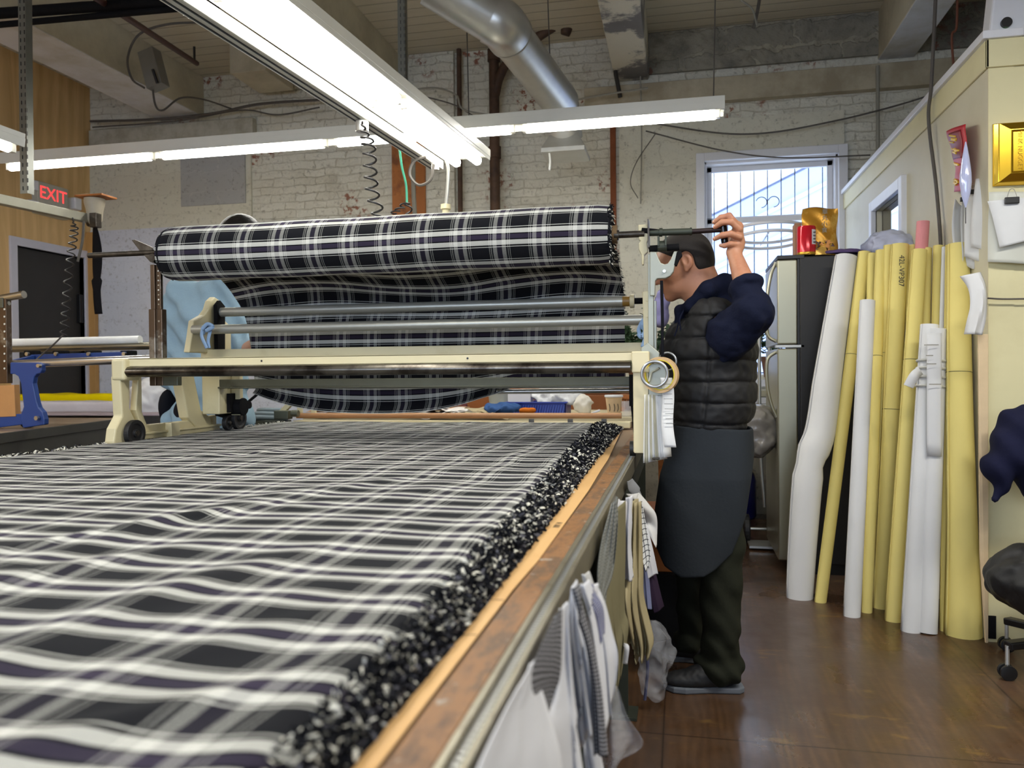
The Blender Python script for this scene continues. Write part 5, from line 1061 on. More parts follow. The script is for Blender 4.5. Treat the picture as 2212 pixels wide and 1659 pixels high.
# ================================================================ paper rolls leaning on the fridge and the office wall
m_yel = M('yellow_pattern_paper', '#e0cf7c', .75, var=.05, scale=5); m_wroll = M('white_pattern_paper', '#d9d9d8', .75, var=.04, scale=6)
def roll(label, bot, top, r, mat, ytop, name='paper_roll', mids=(), r2=None, line=None, flat=1.0, group=None, taper=None):
    b_ = onZ(*bot, 0.0); pts_ = [b_+(0, 0, .002)]
    for mp in mids: pts_.append(onY(mp[0], mp[1], mp[2]))
    pts_.append(onY(top[0], top[1], ytop)); P = spline(pts_, 26) if mids else np.array([pts_[0]*(1-t_)+pts_[-1]*t_ for t_ in np.linspace(0, 1, 14)])
    n = len(P); rr = np.interp(np.linspace(0, 1, n), [0, 1] if not taper else taper[0], [r, r2 or r] if not taper else taper[1])
    t = thing(name, label, 'paper roll', b_, group); q = MB().tube(P, rr, 22); V = np.array(q.V[0]).reshape(n, 22, 3)
    V[0, :, 2] = .0; ax = P[1]-P[0]
    q.V = [V.reshape(-1, 3)]; q.build('rolled_paper', mat, t, smooth=True, sharp=60)
    # overlapping free edge along the roll, and the hollow at the top
    d_ = P[-1]-P[0]; q = MB(); W_ = []; k0 = 16
    for i in range(n): c_ = V[i, k0]-P[i]; W_ += [P[i]+c_*1.0, P[i]+(V[i, (k0+2) % 22]-P[i])*1.09]
    q.add(W_, [(2*i, 2*i+1, 2*i+3, 2*i+2) for i in range(n-1)]); o = q.build('free_edge', mat, t, smooth=True); s_ = o.modifiers.new('t', 'SOLIDIFY'); s_.thickness = .0015
    e_ = (P[-1]-P[-2])/np.linalg.norm(P[-1]-P[-2]); MB().cyl(P[-1]+e_*.0002, P[-1]+e_*.0012, rr[-1]*.55, n=16).build('hollow', M('roll_hollow', '#6e6540', .9), t)
    if line:
        for f_ in line: i = int(f_*(n-1)); c_ = P[i]; MB().torus(c_, e_, rr[i]*1.01, .0012, 28, 5).build('pencil_mark', m_wire, t)
    return t, P, rr
px_ = lambda w_, Y_: w_/2/1700*Y_*1.0
roll('wide creased white paper roll kinked near the middle, leftmost of the leaning rolls', (1727, 1290), (1828, 556), .06, m_wroll, 4.70, 'creased_paper_roll', [(1735, 1150, 4.38), (1748, 1005, 4.42), (1772, 930, 4.48), (1790, 800, 4.55)], taper=([0, .25, .38, .42, .5, .8, 1], [.068, .075, .078, .068, .082, .075, .060]))
roll('thin yellow paper roll slanting furthest, next to the creased white one', (1772, 1300), (1868, 546), .030, m_yel, 4.66, line=(.72,), r2=.034)
roll('short thin yellow paper roll standing behind the short white tube', (1868, 1318), (1884, 549), .022, m_yel, 4.60, line=(.68,), r2=.024)
roll('short smooth white paper tube in front of the yellow rolls', (1840, 1330), (1874, 650), .040, m_wroll, 4.30, 'paper_tube', r2=.037)
roll('slim yellow paper roll right of the short white tube', (1872, 1322), (1903, 542), .026, m_yel, 4.50, line=(.7,), r2=.027)
roll('slim yellow paper roll just left of the roll with handwriting', (1898, 1312), (1920, 531), .024, m_yel, 4.48, line=(.72,), r2=.026)
t, P, rr = roll('thick yellow paper roll with handwriting down its side', (1905, 1312), (1944, 529), .044, m_yel, 4.40, line=(.6,), r2=.043)
i_ = int(np.argmin(np.abs(P[:, 2]-onY(1938, 612, 4.38)[2]))); p_ = P[i_]-np.array([0, rr[i_]+.010, 0]); text('handwriting', '42L-VP307', p_, .036, m_wirelight if False else m_wire, t, [[-.02, 1, 0], [0, 0, -1], [-1, -.02, 0]], .0003)
roll('broad yellow paper roll behind the tied white bundle', (1930, 1340), (1986, 541), .040, m_yel, 4.28, line=(.74,), r2=.036)
roll('pale yellow paper roll behind the broad one', (1960, 1345), (1972, 532), .030, m_yel, 4.42, r2=.028)
roll('slim yellow paper roll with a double pencil line, left of the thin white one', (1985, 1350), (2003, 537), .024, m_yel, 4.34, line=(.63,), r2=.022)
roll('slim yellow paper roll beside the thin white one', (2010, 1355), (2027, 532), .026, m_yel, 4.30, line=(.72,), r2=.024)
roll('thin white paper roll squeezed among yellow rolls', (2015, 1355), (2040, 534), .013, m_wroll, 4.22, r2=.012)
roll('narrow yellow paper roll left of the widest yellow roll', (2043, 1362), (2052, 530), .026, m_yel, 4.12, r2=.020)
roll('widest yellow paper roll, rightmost of the leaning rolls', (2080, 1370), (2070, 529), .074, m_yel, 4.02, 'wide_paper_roll', [(2078, 1150, 3.88), (2072, 850, 3.93)], line=(.76,), taper=([0, .4, 1], [.078, .062, .047]))
# tied bundle of two white rolls
t, P, rr = roll('bundle of white paper rolls tied round with strips, in front of the yellow rolls', (1968, 1362), (2008, 702), .045, m_wroll, 4.02, 'paper_bundle', r2=.04)
b0, b1 = onZ(2003, 1366, 0), onY(2025, 712, 4.0)
MB().tube([b0+(b1-b0)*k/10+np.array([0, 0, .001]) for k in range(11)], .042, 20).build('second_roll', m_wroll, t, smooth=True, sharp=60)
for f_ in (.83, .86, .80, .885): c_ = (P[-1]*f_+P[0]*(1-f_)+b0*(1-f_)+b1*f_)/2; MB().torus(c_, (P[-1]-P[0]), .062, .006, 28, 6).build('tie_strip', M('paper_strip', '#c9c8c0', .8), t, smooth=True)
ribbon('tie_tail', None, None, [onY(1988, 800, 3.92), onY(1975, 812, 3.90), onY(1962, 835, 3.91)], .045, m_wroll, t)
grid('loose_sheet', lambda u_, v_: np.stack([onY(2002, 800, 3.90)[0]+.060*u_+.0*v_, 3.90-.012*np.sin(u_*2.5)+.0*v_, onY(2002, 720, 3.9)[2]-v_*.56], 1), 8, 10, m_wroll, t, th=.001)
for k, (x_, y_) in enumerate(((2008, 768), (2012, 786), (2020, 830), (2012, 745))): c_ = onY(x_, y_, 3.865); MB().box(c_, (.03+.01*k, .001, .004), ).build('ink_mark', m_wirelight, t)
# boards, strips and papers around the office corner
tag(MB().pts([onY(2112, 722, 3.70), onY(2134, 722, 3.70), onY(2134, 1388, 3.72), onY(2128, 1388, 3.72), onY(2116, 1200, 3.72)], (0, 1, 0), .012).build('plywood_strip', M('pale_board', '#d6bd96', .6), bevel=.002), 'narrow pale board leaning on the office corner beside the widest yellow roll', 'board')
def paper(name, label, cat, Pxy, Y, mat, th=.0012, nx=6, curl=.02, parent=None):
    """paper sheet between a left edge and a right edge given as photo polylines"""
    Lp, Rp = Pxy; L_ = spline([onY(x_, y_, Y) for x_, y_ in Lp], 24); R_ = spline([onY(x_, y_, Y) for x_, y_ in Rp], 24); k = min(len(L_), len(R_)); L_, R_ = L_[:k], R_[:k]
    def fn(u_, v_): i = np.clip((v_*(k-1)).round().astype(int), 0, k-1); P_ = L_[i]*(1-u_[:, None])+R_[i]*u_[:, None]; P_[:, 1] -= curl*(np.sin(u_*PI)*.5+np.sin(v_*3)*.3+.15*np.sin(u_*9+v_*5)); return P_
    o = grid(name, fn, nx, k, mat, parent, th=th); return tag(o, label, cat) if label else o
paper('curled_paper_strip', 'curled off-white paper strip hanging on the office corner', 'paper', ([(2073, 597), (2088, 625), (2092, 660), (2088, 690), (2083, 722)], [(2118, 588), (2128, 615), (2131, 650), (2127, 690), (2120, 724)]), 3.66, m_wroll, curl=.05, nx=8)
m_pattern = M('pattern_card', '#d4d4d2', .75, var=.04)
for k, (xa_, ya_, xb_, yb_, w_, lab) in enumerate(((2074, 436, 2080, 570, 26, 'long white pattern piece clipped to the office wall, left end of the hanging set'), (2094, 420, 2092, 575, 18, 'narrow white pattern piece hanging beside the left one'), (2104, 418, 2100, 560, 22, 'tall curved white pattern piece in the middle of the set'), (2122, 392, 2118, 540, 30, 'bright white pattern piece hanging nearest the office corner'))):
    t = thing('pattern_piece', lab, 'pattern piece', onX(xb_, yb_, XO-.05), 'paper patterns clipped to the office wall')
    yy = 3.95-.04*k+.06; c0, c1 = onY(xa_, ya_, yy), onY(xb_, yb_, yy-.02)
    fn = lambda u_, v_, c0=c0, c1=c1, w_=w_, k=k: c0[None]*(1-v_[:, None])+c1[None]*v_[:, None]+np.stack([(u_-.5)*w_/1700*4*(.7+.5*np.sin(v_*2.6)), .03*np.sin(u_*2+k)+.015*np.sin(v_*4+k), .015*np.cos(u_*3)], 1)
    grid('sheet', fn, 6, 16, m_pattern, t, th=.0015); c_ = c0+np.array([0, -.035, .004])
    MB().box(c_, (.022, .012, .020)).build('binder_clip', m_black, t, bevel=.002); MB().tube(spline([c_+(0, 0, .01), c_+(.008, 0, .028), c_+(-.006, 0, .03), c_+(0, 0, .01)], 12), .0012, 5).build('wire_hook', m_galv, t)
for k, (lab, P2, yy) in enumerate((('large creased plastic-covered sheet clipped on the office front', ([(2136, 415), (2133, 480), (2134, 566)], [(2240, 415), (2240, 480), (2240, 572)]), 3.745), ('folded white paper clipped over the plastic-covered sheet', ([(2133, 435), (2145, 480), (2160, 535)], [(2240, 425), (2240, 470), (2240, 515)]), 3.71))):
    t = thing('hanging_paper', lab, 'paper', onY(2180, 560, yy)); paper('sheet', None, None, P2, yy, M('translucent_paper', '#cfd0c4', .5, var=.07, scale=8) if k == 0 else m_paper, curl=.02, parent=t)
    if k: c_ = onY(2186, 433, 3.69); MB().box(c_, (.055, .012, .028)).build('binder_clip', m_black, t, bevel=.003); MB().tube(spline([c_+(-.02, 0, .01), c_+(-.008, 0, .045), c_+(.008, 0, .045), c_+(.02, 0, .01)], 14), .0015, 5).build('wire_hook', m_galv, t)
# gold bar plaque with raised lettering
ga, gb = onY(2146, 402, 3.76), onY(2146, 266, 3.76); gx0 = ga[0]; gx1 = gx0+.36; gz0, gz1 = ga[2], gb[2]
t = thing('gold_plaque', 'shiny gold bar shaped plaque with raised lettering on the office front', 'plaque', (gx0+.18, 3.76, gz0))
m_goldm = M('polished_gold', '#e2b93a', .18, .95, var=.05)
V = []; 
for d_, y_ in ((0, 3.774), (.012, 3.735), (.055, 3.72), (.062, 3.727)): V += [(gx0+d_, y_, gz0+d_*.8), (gx1-d_, y_, gz0+d_*.8), (gx1-d_, y_, gz1-d_*.8), (gx0+d_, y_, gz1-d_*.8)]
F = [(4*i+j, 4*i+(j+1) % 4, 4*i+4+(j+1) % 4, 4*i+4+j) for i in range(3) for j in range(4)]+[(12, 13, 14, 15), (3, 2, 1, 0)]
mesh('plate', V, F, m_goldm, t, bevel=.003)
text('raised_lettering', 'MINK NUGGET', (gx0+.090, 3.727, (gz0+gz1)/2+.006), .025, M('dark_gold', '#8a6a18', .3, .8), t, [[0, 1, 0], [0, 0, -1], [-1, 0, 0]], .0015)
# red festive banner
t = thing('red_banner', 'red paper banner with gold characters hanging on the office wall', 'banner', onX(2065, 415, XO-.03))
bl, br = [(2044, 284), (2056, 330), (2064, 370), (2060, 415)], [(2086, 268), (2088, 320), (2086, 370), (2080, 413)]
L_ = [onX(x_, y_, XO-.02) for x_, y_ in bl]; R_ = [onX(x_, y_, XO-.05) for x_, y_ in br]; Ls, Rs = spline(L_, 24), spline(R_, 24); k = len(Ls)
m_red = M('red_banner_paper', '#b3202c', .45); m_dred = M('dark_red_print', '#7c1420', .45); m_goldp = M('gold_print', '#e6c12c', .4)
def ban(u_, v_, off=0): i = v_*(k-1); i0 = np.clip(np.floor(i).astype(int), 0, k-2); f_ = (i-i0)[:, None]; A_ = Ls[i0]*(1-f_)+Ls[i0+1]*f_; B_ = Rs[i0]*(1-f_)+Rs[i0+1]*f_; P_ = A_*(1-u_[:, None])+B_*u_[:, None]; P_[:, 0] -= off+.012*np.sin(u_*PI)+.002*np.sin(v_*18); return P_
grid('banner_sheet', ban, 10, 30, m_red, t, th=.001)
grid('inner_panel', lambda u_, v_: ban(.15+.7*u_, .06+.42*v_, .002), 8, 14, m_dred, t, th=.0006)
for c0, hh in ((.17, .11), (.36, .09), (.58, .06), (.85, .06)):
    for k2 in range(5):
        a0 = random.uniform(.3, .6); b0_ = c0+random.uniform(-hh, hh)*.5; P_ = [ban(np.array([a0+dx_]), np.array([b0_+dv_]), .004)[0] for dx_, dv_ in ((-.12, -.02), (.0, .0), (.12, random.uniform(-.02, .03)))]; MB().tube(P_, .0045, 5).build('gold_character_stroke', m_goldp, t)
# pale solid shape added for bluish white glare streaks, with a thread below
t = thing('glare_streak', 'pale blue glare streak modelled as a solid in front of the red banner', 'glare', onX(2088, 425, XO-.08))
oc = onX(2086, 375, XO-.07); q = MB().lathe([(.002, .14), (.008, .11), (.016, .06), (.023, 0), (.024, -.04), (.018, -.09), (.008, -.13), (.002, -.15)], oc, (0, 0, 1), 20); q.build('streak_body', M('glare_tint', '#c6cdf0', .12, .1), t, smooth=True)
MB().tube([oc+(0, 0, -.14), oc+(0, 0, -.22)], .002, 5).build('thread', m_wire, t)
# office window details, navy jacket, chair with bag
m_jack = M('navy_jacket', '#1a1c33', .85, var=.15, scale=20, bump=.2)
jc = onY(2195, 1010, 3.55)
tag(surf('jacket', lambda P: smax(smin(smin(cap(P, onY(2225, 940, 3.52), onY(2165, 1010, 3.52), .10, .07), cap(P, onY(2175, 1000, 3.52), onY(2150, 1075, 3.50), .055, .018), .03), cap(P, onY(2225, 950, 3.55), onY(2235, 1060, 3.55), .13, .06), .05)+.012*vnoise(P, 20)+.006*np.sin(P[:, 0]*60+P[:, 2]*40), P[:, 1]-3.70, .01), jc-(.25, .28, .40), jc+(.35, .24, .40), .008, m_jack), 'navy blue jacket hanging over the chair at the right border', 'jacket')
cx_, cy_ = 1.62, 3.35
t = thing('office_chair', 'black office chair with castors cut off by the right border', 'chair', (cx_, cy_, 0))
surf('seat', lambda P: ell(P, onY(2235, 1255, 3.35), (.16, .22, .13))+.012*vnoise(P, 22)+.005*vnoise(P, 60), onY(2235, 1255, 3.35)-.33, onY(2235, 1255, 3.35)+.33, .010, M('black_padding', '#141416', .55, var=.3, bump=.4, bscale=30), t)
zc = .11; fc = onY(2192, 1430, 3.25); hub = np.array([fc[0]+.28, 3.42, .12])
for k, ang in enumerate((PI*1.1, PI*.68, PI*1.5, 0, .4*PI)):
    e_ = hub+np.array([math.cos(ang)*.29, math.sin(ang)*.29, -.02]); l_ = MB().bar(hub+(0, 0, .03), e_+(0, 0, .03), .045, .03).build('leg', m_black, t, bevel=.006)
    for s_ in (-1, 1): MB().lathe([(.018, -.008), (.029, -.006), (.029, .006), (.018, .008)], e_+np.array([0, .014*s_, -.071]), (0, 1, 0), 20).build('castor', m_black, l_, smooth=True)
    MB().tube([e_+(0, 0, -.07), e_+(0, 0, .03)], .008, 8).build('castor_stem', m_galv, l_)
MB().cyl(hub, (hub[0], hub[1], .36), .028).build('column', m_black, t, smooth=True)
cl_ = onY(2228, 1180, 3.45); MB().tube(spline([(hub[0]+.16, hub[1], .5), (hub[0]+.22, hub[1]+.05, .7), (hub[0]+.2, hub[1]+.06, 1.0)], 14), .02, 10).build('back_support', m_black, t, smooth=True); MB().box((hub[0]+.16, hub[1]+.02, .40), (.30, .36, .06)).build('seat_base', m_black, t, bevel=.02)
wire('thin dark wire running across the office front below the papers', [onY(2131, 644, 3.74), onY(2170, 646, 3.74), onY(2240, 645, 3.74)], .004)
tag(MB().box(onY(2142, 1355, 3.765), (.035, .004, .10)).build('black_tape_patch', m_blackrough), 'black tape patch low on the office corner', 'tape')
# ================================================================ clutter behind the man, below the big window
m_dpl = M('dark_vinyl_bag', '#3a3a3c', .3, var=.3, bump=.4)
tag(surf('plastic_bag', lambda P: ell(P, onY(1632, 930, 5.0), (.14, .12, .17))+.02*vnoise(P, 22)+.006*vnoise(P, 60), onY(1632, 930, 5.0)-.26, onY(1632, 930, 5.0)+.26, .009, M('smoky_plastic', '#77736e', .2, var=.2)), 'smoky plastic bag bulging behind the man next to the fridge', 'plastic bag')
t = thing('hand_truck', 'grey tubular hand truck parked beside the fridge behind the man', 'hand truck', onZ(1645, 1110, 0))
h0 = onY(1660, 1110, 5.6); zt_ = onY(1680, 600, 5.6)
for dx_ in (0, .16): P_ = [onY(1652+dx_*100, 1108, 5.6)+(0, 0, .04), onY(1642+dx_*120, 950, 5.6), onY(1640+dx_*140, 700, 5.6)]; MB().tube(spline(P_, 20), .012, 10).build('upright', m_galv, t, smooth=True)
MB().span((h0[0]-.14, 5.42, .015), (h0[0]+.14, 5.62, .03)).build('toe_plate', m_galv, t)
for dx_ in (-.14, .14): MB().cyl((h0[0]+dx_-.02, 5.66, .10), (h0[0]+dx_+.02, 5.66, .10), .10, n=24).build('wheel', m_rubber, t, bevel=.008)
MB().cyl((h0[0]-.14, 5.66, .10), (h0[0]+.14, 5.66, .10), .01).build('axle', m_galv, t)
bb = onZ(1602, 1118, 0); t = thing('water_jug', 'blue plastic water jug on the floor behind the man', 'jug', bb)
MB().lathe([(.10, 0), (.115, .02), (.115, .30), (.10, .36), (.045, .42), (.03, .44), (.03, .47)], bb, n=28).build('body', M('blue_plastic', '#1c2470', .25, var=.1), t, smooth=True)
text('lettering', 'ES', bb+np.array([-.01, -.118, .22]), .09, m_white, t, [[1, 0, 0], [0, 0, -1], [0, 1, 0]], .0005)
MB().tube(spline([bb+(-.09, 0, .38), bb+(-.12, -.05, .43), bb+(.0, -.10, .44), bb+(.11, 0, .38)], 16), .006, 8).build('bail_handle', m_galv, t)
t = thing('side_table', 'pale grey desk with stacked papers below the barred window', 'desk', (.45, 6.3, 0)); 
MB().span((.02, 5.95, .86), (1.2, 6.75, .90)).build('desktop', m_white, t, bevel=.004)
for x_, y_ in ((.06, 6.0), (1.15, 6.0), (.06, 6.7), (1.15, 6.7)): MB().span((x_-.02, y_-.02, 0), (x_+.02, y_+.02, .86)).build('leg', m_galv, t)
for k in range(3): tag(MB().span((.50+.02*k, 6.0, .902+.05*k), (.86-.01*k, 6.3, .948+.05*k)).build('paper_stack', [m_paper, m_white, m_paper2][k], bevel=.003), ['lowest paper pad of the stack on the grey desk', 'middle white box of the stack on the grey desk', 'topmost pad of the stack on the grey desk'][k], 'paper stack')
# plants on the sill and by the wall
m_leaf = M('dark_green_leaf', '#2f4a30', .6, var=.35, scale=30); m_leaf2 = M('grey_green_leaf', '#50634c', .7, var=.3, scale=30)
def plant(label, c, n, L, mat, spread, seed, pot=True, base=None):
    rs = np.random.default_rng(seed); t = thing('potted_plant', label, 'plant', base if base is not None else c); q = MB(); st = MB()
    for i in range(n):
        ang = rs.uniform(0, 2*PI); el_ = rs.uniform(.2, 1.3); l_ = L*rs.uniform(.5, 1); d_ = np.array([math.cos(ang)*math.cos(el_)*spread, math.sin(ang)*math.cos(el_)*spread*.7, math.sin(el_)]); P_ = spline([c, c+d_*l_*.5, c+d_*l_+np.array([0, 0, -l_*.25])], 12); st.tube(P_, .003, 5)
        for k in range(3, len(P_), 1):
            for s_ in (-1, 1):
                d2 = np.array([rs.normal(), rs.normal(), rs.normal()*.5+.1]); d2 /= np.linalg.norm(d2); ll = rs.uniform(.03, .07); sd = np.cross(d2, rs.normal(size=3)); sd /= np.linalg.norm(sd); p_ = P_[k]
                q.add([p_, p_+d2*ll*.5+sd*ll*.22, p_+d2*ll, p_+d2*ll*.5-sd*ll*.22], [(0, 1, 2, 3)])
    o = q.build('leaves', mat, t); o['kind'] = 'stuff'; st.build('stems', m_leaf, t)
    if pot: MB().lathe([(.06, -.16), (.085, -.01), (.09, 0), (.08, 0), (.078, -.02)], c, n=24).build('pot', M('brown_pot', '#6b4630', .6), t, smooth=True)
    return t
plant('bushy green plant behind the machine, left of the man', onY(1385, 800, 5.4), 60, .72, m_leaf, .75, 4, base=onY(1385, 800, 5.4)-(0, 0, .16))
c_ = onY(1385, 800, 5.4); t = thing('plant_stand', 'wooden stool carrying the bushy green plant', 'stand', (c_[0], 5.4, 0))
MB().span((c_[0]-.15, 5.25, c_[2]-.19), (c_[0]+.15, 5.55, c_[2]-.162)).build('top', m_orangewood, t, bevel=.004)
for sx_, sy_ in ((-1, -1), (1, -1), (-1, 1), (1, 1)): MB().bar((c_[0]+sx_*.12, 5.4+sy_*.12, c_[2]-.19), (c_[0]+sx_*.14, 5.4+sy_*.14, 0), .03, .03, (0, 1, 0)).build('leg', m_orangewood, t)
plant('dark leafed plant between the man and the fridge handles', onY(1668, 770, 6.35), 14, .55, m_leaf, .7, 9, base=(onY(1668, 770, 6.35)[0], 6.35, .90))
tag(surf('lavender_cloth', lambda P: cap(P, onY(1432, 640, 5.3), onY(1425, 690, 5.3), .05, .06)+.01*vnoise(P, 40), onY(1430, 665, 5.3)-.2, onY(1430, 665, 5.3)+.2, .009, M('lavender_fabric', '#76749c', .9)), 'lavender cloth hanging by the bushy plant behind the machine', 'cloth')
# white arched lamp tubes outside the window? they hang inside: two white rings of a round lamp
t = thing('ring_lamp', 'white oval ring shaped lamp shade seen against the barred window', 'lamp', onY(1645, 512, 6.2))
for py_, rr_ in ((503, .29), (518, .26)): c_ = onY(1660, py_, 6.2); MB().torus(c_, (0, .10, 1), rr_, .012, 48, 8).build('ring', m_white, t, smooth=True)
MB().tube([onY(1660, 503, 6.2)+(0, -.0, .0), onY(1660, 503, 6.2)+(0, .62, .0)], .006, 6).build('arm', m_white, t)
# ================================================================ second table at the left with its blue spreading machine
la, lb = np.array([-3.578, 3.56]), np.array([-3.891, 4.855]); dl_ = (lb-la)/np.linalg.norm(lb-la); nl_ = np.array([-dl_[1], dl_[0]]); nl_ = nl_ if nl_[0] < 0 else -nl_
def L(a, b, z): p = la+dl_*a+nl_*b; return np.array([p[0], p[1], z])          # a along the table edge, b inwards
RL = np.array([[nl_[0], dl_[0], 0], [nl_[1], dl_[1], 0], [0, 0, 1]])
def lbox(q, a0, a1, b0, b1, z0, z1): return q.box((L(a0, b0, z0)+L(a1, b1, z1))/2, (abs(b1-b0), abs(a1-a0), z1-z0), RL)
t = thing('cutting_table', 'second cutting table at the left with a brown top and grey steel edge', 'cutting table', L(0, .8, 0))
lbox(MB(), -3.2, 2.35, .01, 1.55, .86, .888).build('tabletop', M('stained_tabletop', '#8d7d68', .45, var=.15, scale=3, col2='#6d5b48'), t)
m_lt = M('worn_grey_steel', '#4c4b45', .5, .5, var=.2, col2='#8a6236', th=(.68, .72), scale=6)
lbox(MB(), -3.2, 2.35, -.01, .012, .835, .89).build('edge_rail', m_lt, t, bevel=.003); lbox(MB(), -3.2, 2.35, .005, .03, .70, .835).build('side_beam', m_lt, t, bevel=.002)
for a_ in (-2.6, -.6, 1.2, 2.2):
    for b_ in (.10, 1.4): lbox(MB(), a_-.03, a_+.03, b_-.03, b_+.03, 0, .86).build('leg', m_greengrey, t)
lbox(MB(), -3.0, 2.3, .08, .14, .22, .28).build('brace', m_greengrey, t)
m_bl = M('blue_machine_enamel', '#1f3f82', .4, var=.08, scale=8)
t = thing('spreading_machine', 'blue cloth spreading machine on the left table with bright steel rods', 'spreading machine', L(.3, .3, .89))
Yb = 3.93; B = lambda px, py, yy=Yb: onY(px, py, yy)
MB().pts([B(27, 783), B(88, 783), B(94, 788), B(95, 800), B(92, 806), B(84, 808), B(78, 815), B(76, 828), B(84, 868), B(88, 880), B(97, 890), B(101, 905), B(101, 917), B(55, 924), B(48, 905), B(52, 890), B(56, 878), B(50, 828), B(44, 813), B(36, 808), B(27, 808)][::-1], (0, 1, 0), .035).build('end_casting', m_bl, t, bevel=.005)
MB().pts([B(-70, 905), B(52, 893), B(52, 917), B(-70, 932)][::-1], (0, 1, 0), .03).build('foot_bar', m_bl, t, bevel=.004)
for px, py, r_ in ((87, 790, .012), (83, 903, .014)): c_ = B(px, py, Yb-.02); MB().cyl(c_, c_-(0, .02, 0), r_, n=6).build('bolt', m_steel, t)
c_ = B(62, 912, Yb+.045); MB().cyl((c_[0], Yb+.02, .89+.045), (c_[0], Yb+.06, .89+.045), .045).build('wheel', m_rubber, t, smooth=True)
MB().cyl(onY(27, 787, Yb+.03), onY(256, 777, Yb+.03)+(.25, 0, .004), .024, n=24).build('front_rod', M('chrome_rod', '#c4c4c4', .22, .9), t, smooth=True)
MB().cyl(onY(-40, 755, Yb+.5), onY(328, 747, Yb+.5), .024, n=24).build('rear_rod', M('dull_rod', '#8d8a7c', .3, .9), t, smooth=True)
lz = onY(150, 768, Yb+.45); q = MB()
for x_ in (70, 132, 202, 278): c_ = onY(x_, 765, Yb+.42); q = MB().box(c_, (.09, .05, .045)); q.build('clamp', m_blackrough, t, bevel=.006); MB().cyl(c_+(.0, -.03, 0), c_+(.0, -.05, 0), .012).build('bolt', m_steel, t)
MB().bar(onY(70, 772, Yb+.4), onY(275, 766, Yb+.4), .03, .035).build('blue_beam', m_bl, t, bevel=.003)
MB().bar(onY(35, 796, Yb+.2)-(0, .2, 0), onY(75, 772, Yb+.4), .03, .03).build('side_link', m_bl, t)
q = MB(); pa = onY(8, 640, Yb); pb = onY(8, 828, Yb)
MB().span((pa[0]-.06, Yb-.02, pb[2]), (pa[0]+.035, Yb+.02, pa[2]-.01)).build('upright', m_post, t, bevel=.003)
for k in range(9): c_ = onY(10, 668+16*k, Yb-.022); MB().cyl(c_, c_-(0, .002, 0), .006, n=8).build('peg_hole', m_cream, t)
MB().bar(onY(15, 832, Yb), onY(18, 900, Yb), .14, .04, (0, 1, 0)).build('wood_block', M('tan_wood', '#b98752', .6), t, bevel=.003)
MB().cyl(onY(2, 645, Yb), onY(52, 636, Yb), .022, n=20).cyl(onY(2, 658, Yb), onY(20, 655, Yb), .012).build('chrome_peg', m_steel, t, smooth=True)
MB().box(onY(0, 655, Yb), (.09, .05, .06)).build('upright_head', m_khaki, t, bevel=.003)
tag(MB().cyl(onY(-30, 743, Yb+.5)+(0, 0, .004), onY(303, 735, Yb+.5)+(0, 0, .004), .026, n=24).build('white_paper_roll', M('glossy_white_paper', '#e9ebe8', .35)), 'white paper roll resting along the rear rod of the blue machine', 'paper roll')
# material lying on the left table
def slab(px0, px1, py0, py1, Y, dep, name, lab, cat, mat, wav=.006, z0=.89):
    a_, b_ = onY(px0, py0, Y), onY(px1, py1, Y); zt = (a_[2]+b_[2])/2
    def f(P): q_ = np.abs(P-np.array([(a_[0]+b_[0])/2, Y+dep/2, (zt+z0)/2]))-np.array([abs(b_[0]-a_[0])/2, dep/2, (zt-z0)/2])+.02; return np.linalg.norm(np.maximum(q_, 0), axis=1)+np.minimum(q_.max(1), 0)-.02+wav*vnoise(P, 12)
    return tag(surf(name, f, (min(a_[0], b_[0])-.05, Y-.05, z0-.0), (max(a_[0], b_[0])+.05, Y+dep+.05, zt+.05), .014, mat), lab, cat)
slab(-60, 350, 868, 868, 5.35, .3, 'white_fabric_roll', 'white fabric roll lying across the left table below the yellow fabric', 'fabric roll', M('white_satin', '#c3bfc6', .5, var=.05))
slab(-60, 280, 852, 853, 5.72, .35, 'yellow_fabric', 'bright yellow fabric folded on the left table behind the white roll', 'fabric', M('yellow_fabric_cloth', '#d9c400', .8, var=.05), .010)
slab(-60, 345, 893, 893, 5.0, .3, 'mauve_fabric', 'mauve grey fabric spread thin on the left table in front of the white roll', 'fabric', M('mauve_fabric_cloth', '#8d8288', .85, var=.05), .003)
sb = onY(325, 860, 5.3)
tag(surf('white_bag', lambda P: ell(P, sb+(0, 0, -.02), (.16, .14, .16))+.02*vnoise(P, 18)+.007*vnoise(P, 50), (sb[0]-.25, sb[1]-.2, .89), sb+.25, .010, M('white_plastic_sheet', '#cfd0d3', .4)), 'crumpled white plastic bag at the end of the left table', 'bag')
# ---------------------------------------------------------------- overhead bar, cords, exit sign
t = thing('overhead_bar', 'grey square overhead bar slanting in from the left border at head height', 'bar', onZ(195, 470, 2.2))
e0, e1 = onZ(-60, 418, 2.2), onZ(198, 474, 2.2)
MB().bar(e0, e1, .05, .055).build('square_tube', M('bar_paint', '#8e8b7c', .45, .4), t, bevel=.003)
hc_ = onZ(212, 430, 2.26)+(0, 0, 0); hc_ = e1+np.array([.04, -.02, .05])
MB().lathe([(.03, -.09), (.045, -.06), (.05, 0), (.062, .05), (.062, .075)], hc_, n=20).build('end_socket', M('dirty_cream_plastic', '#a89f8c', .5), t, smooth=True)
MB().box(hc_+(.01, 0, .085), (.20, .14, .012)).build('wood_scrap', m_orangewood, t, bevel=.002)
q = MB().box(hc_+(.03, -.03, -.07), (.05, .05, .09)).cyl(hc_+(-.05, 0, -.08), hc_+(.02, 0, -.08), .02); q.build('clamp', m_darksteel, t, bevel=.003)
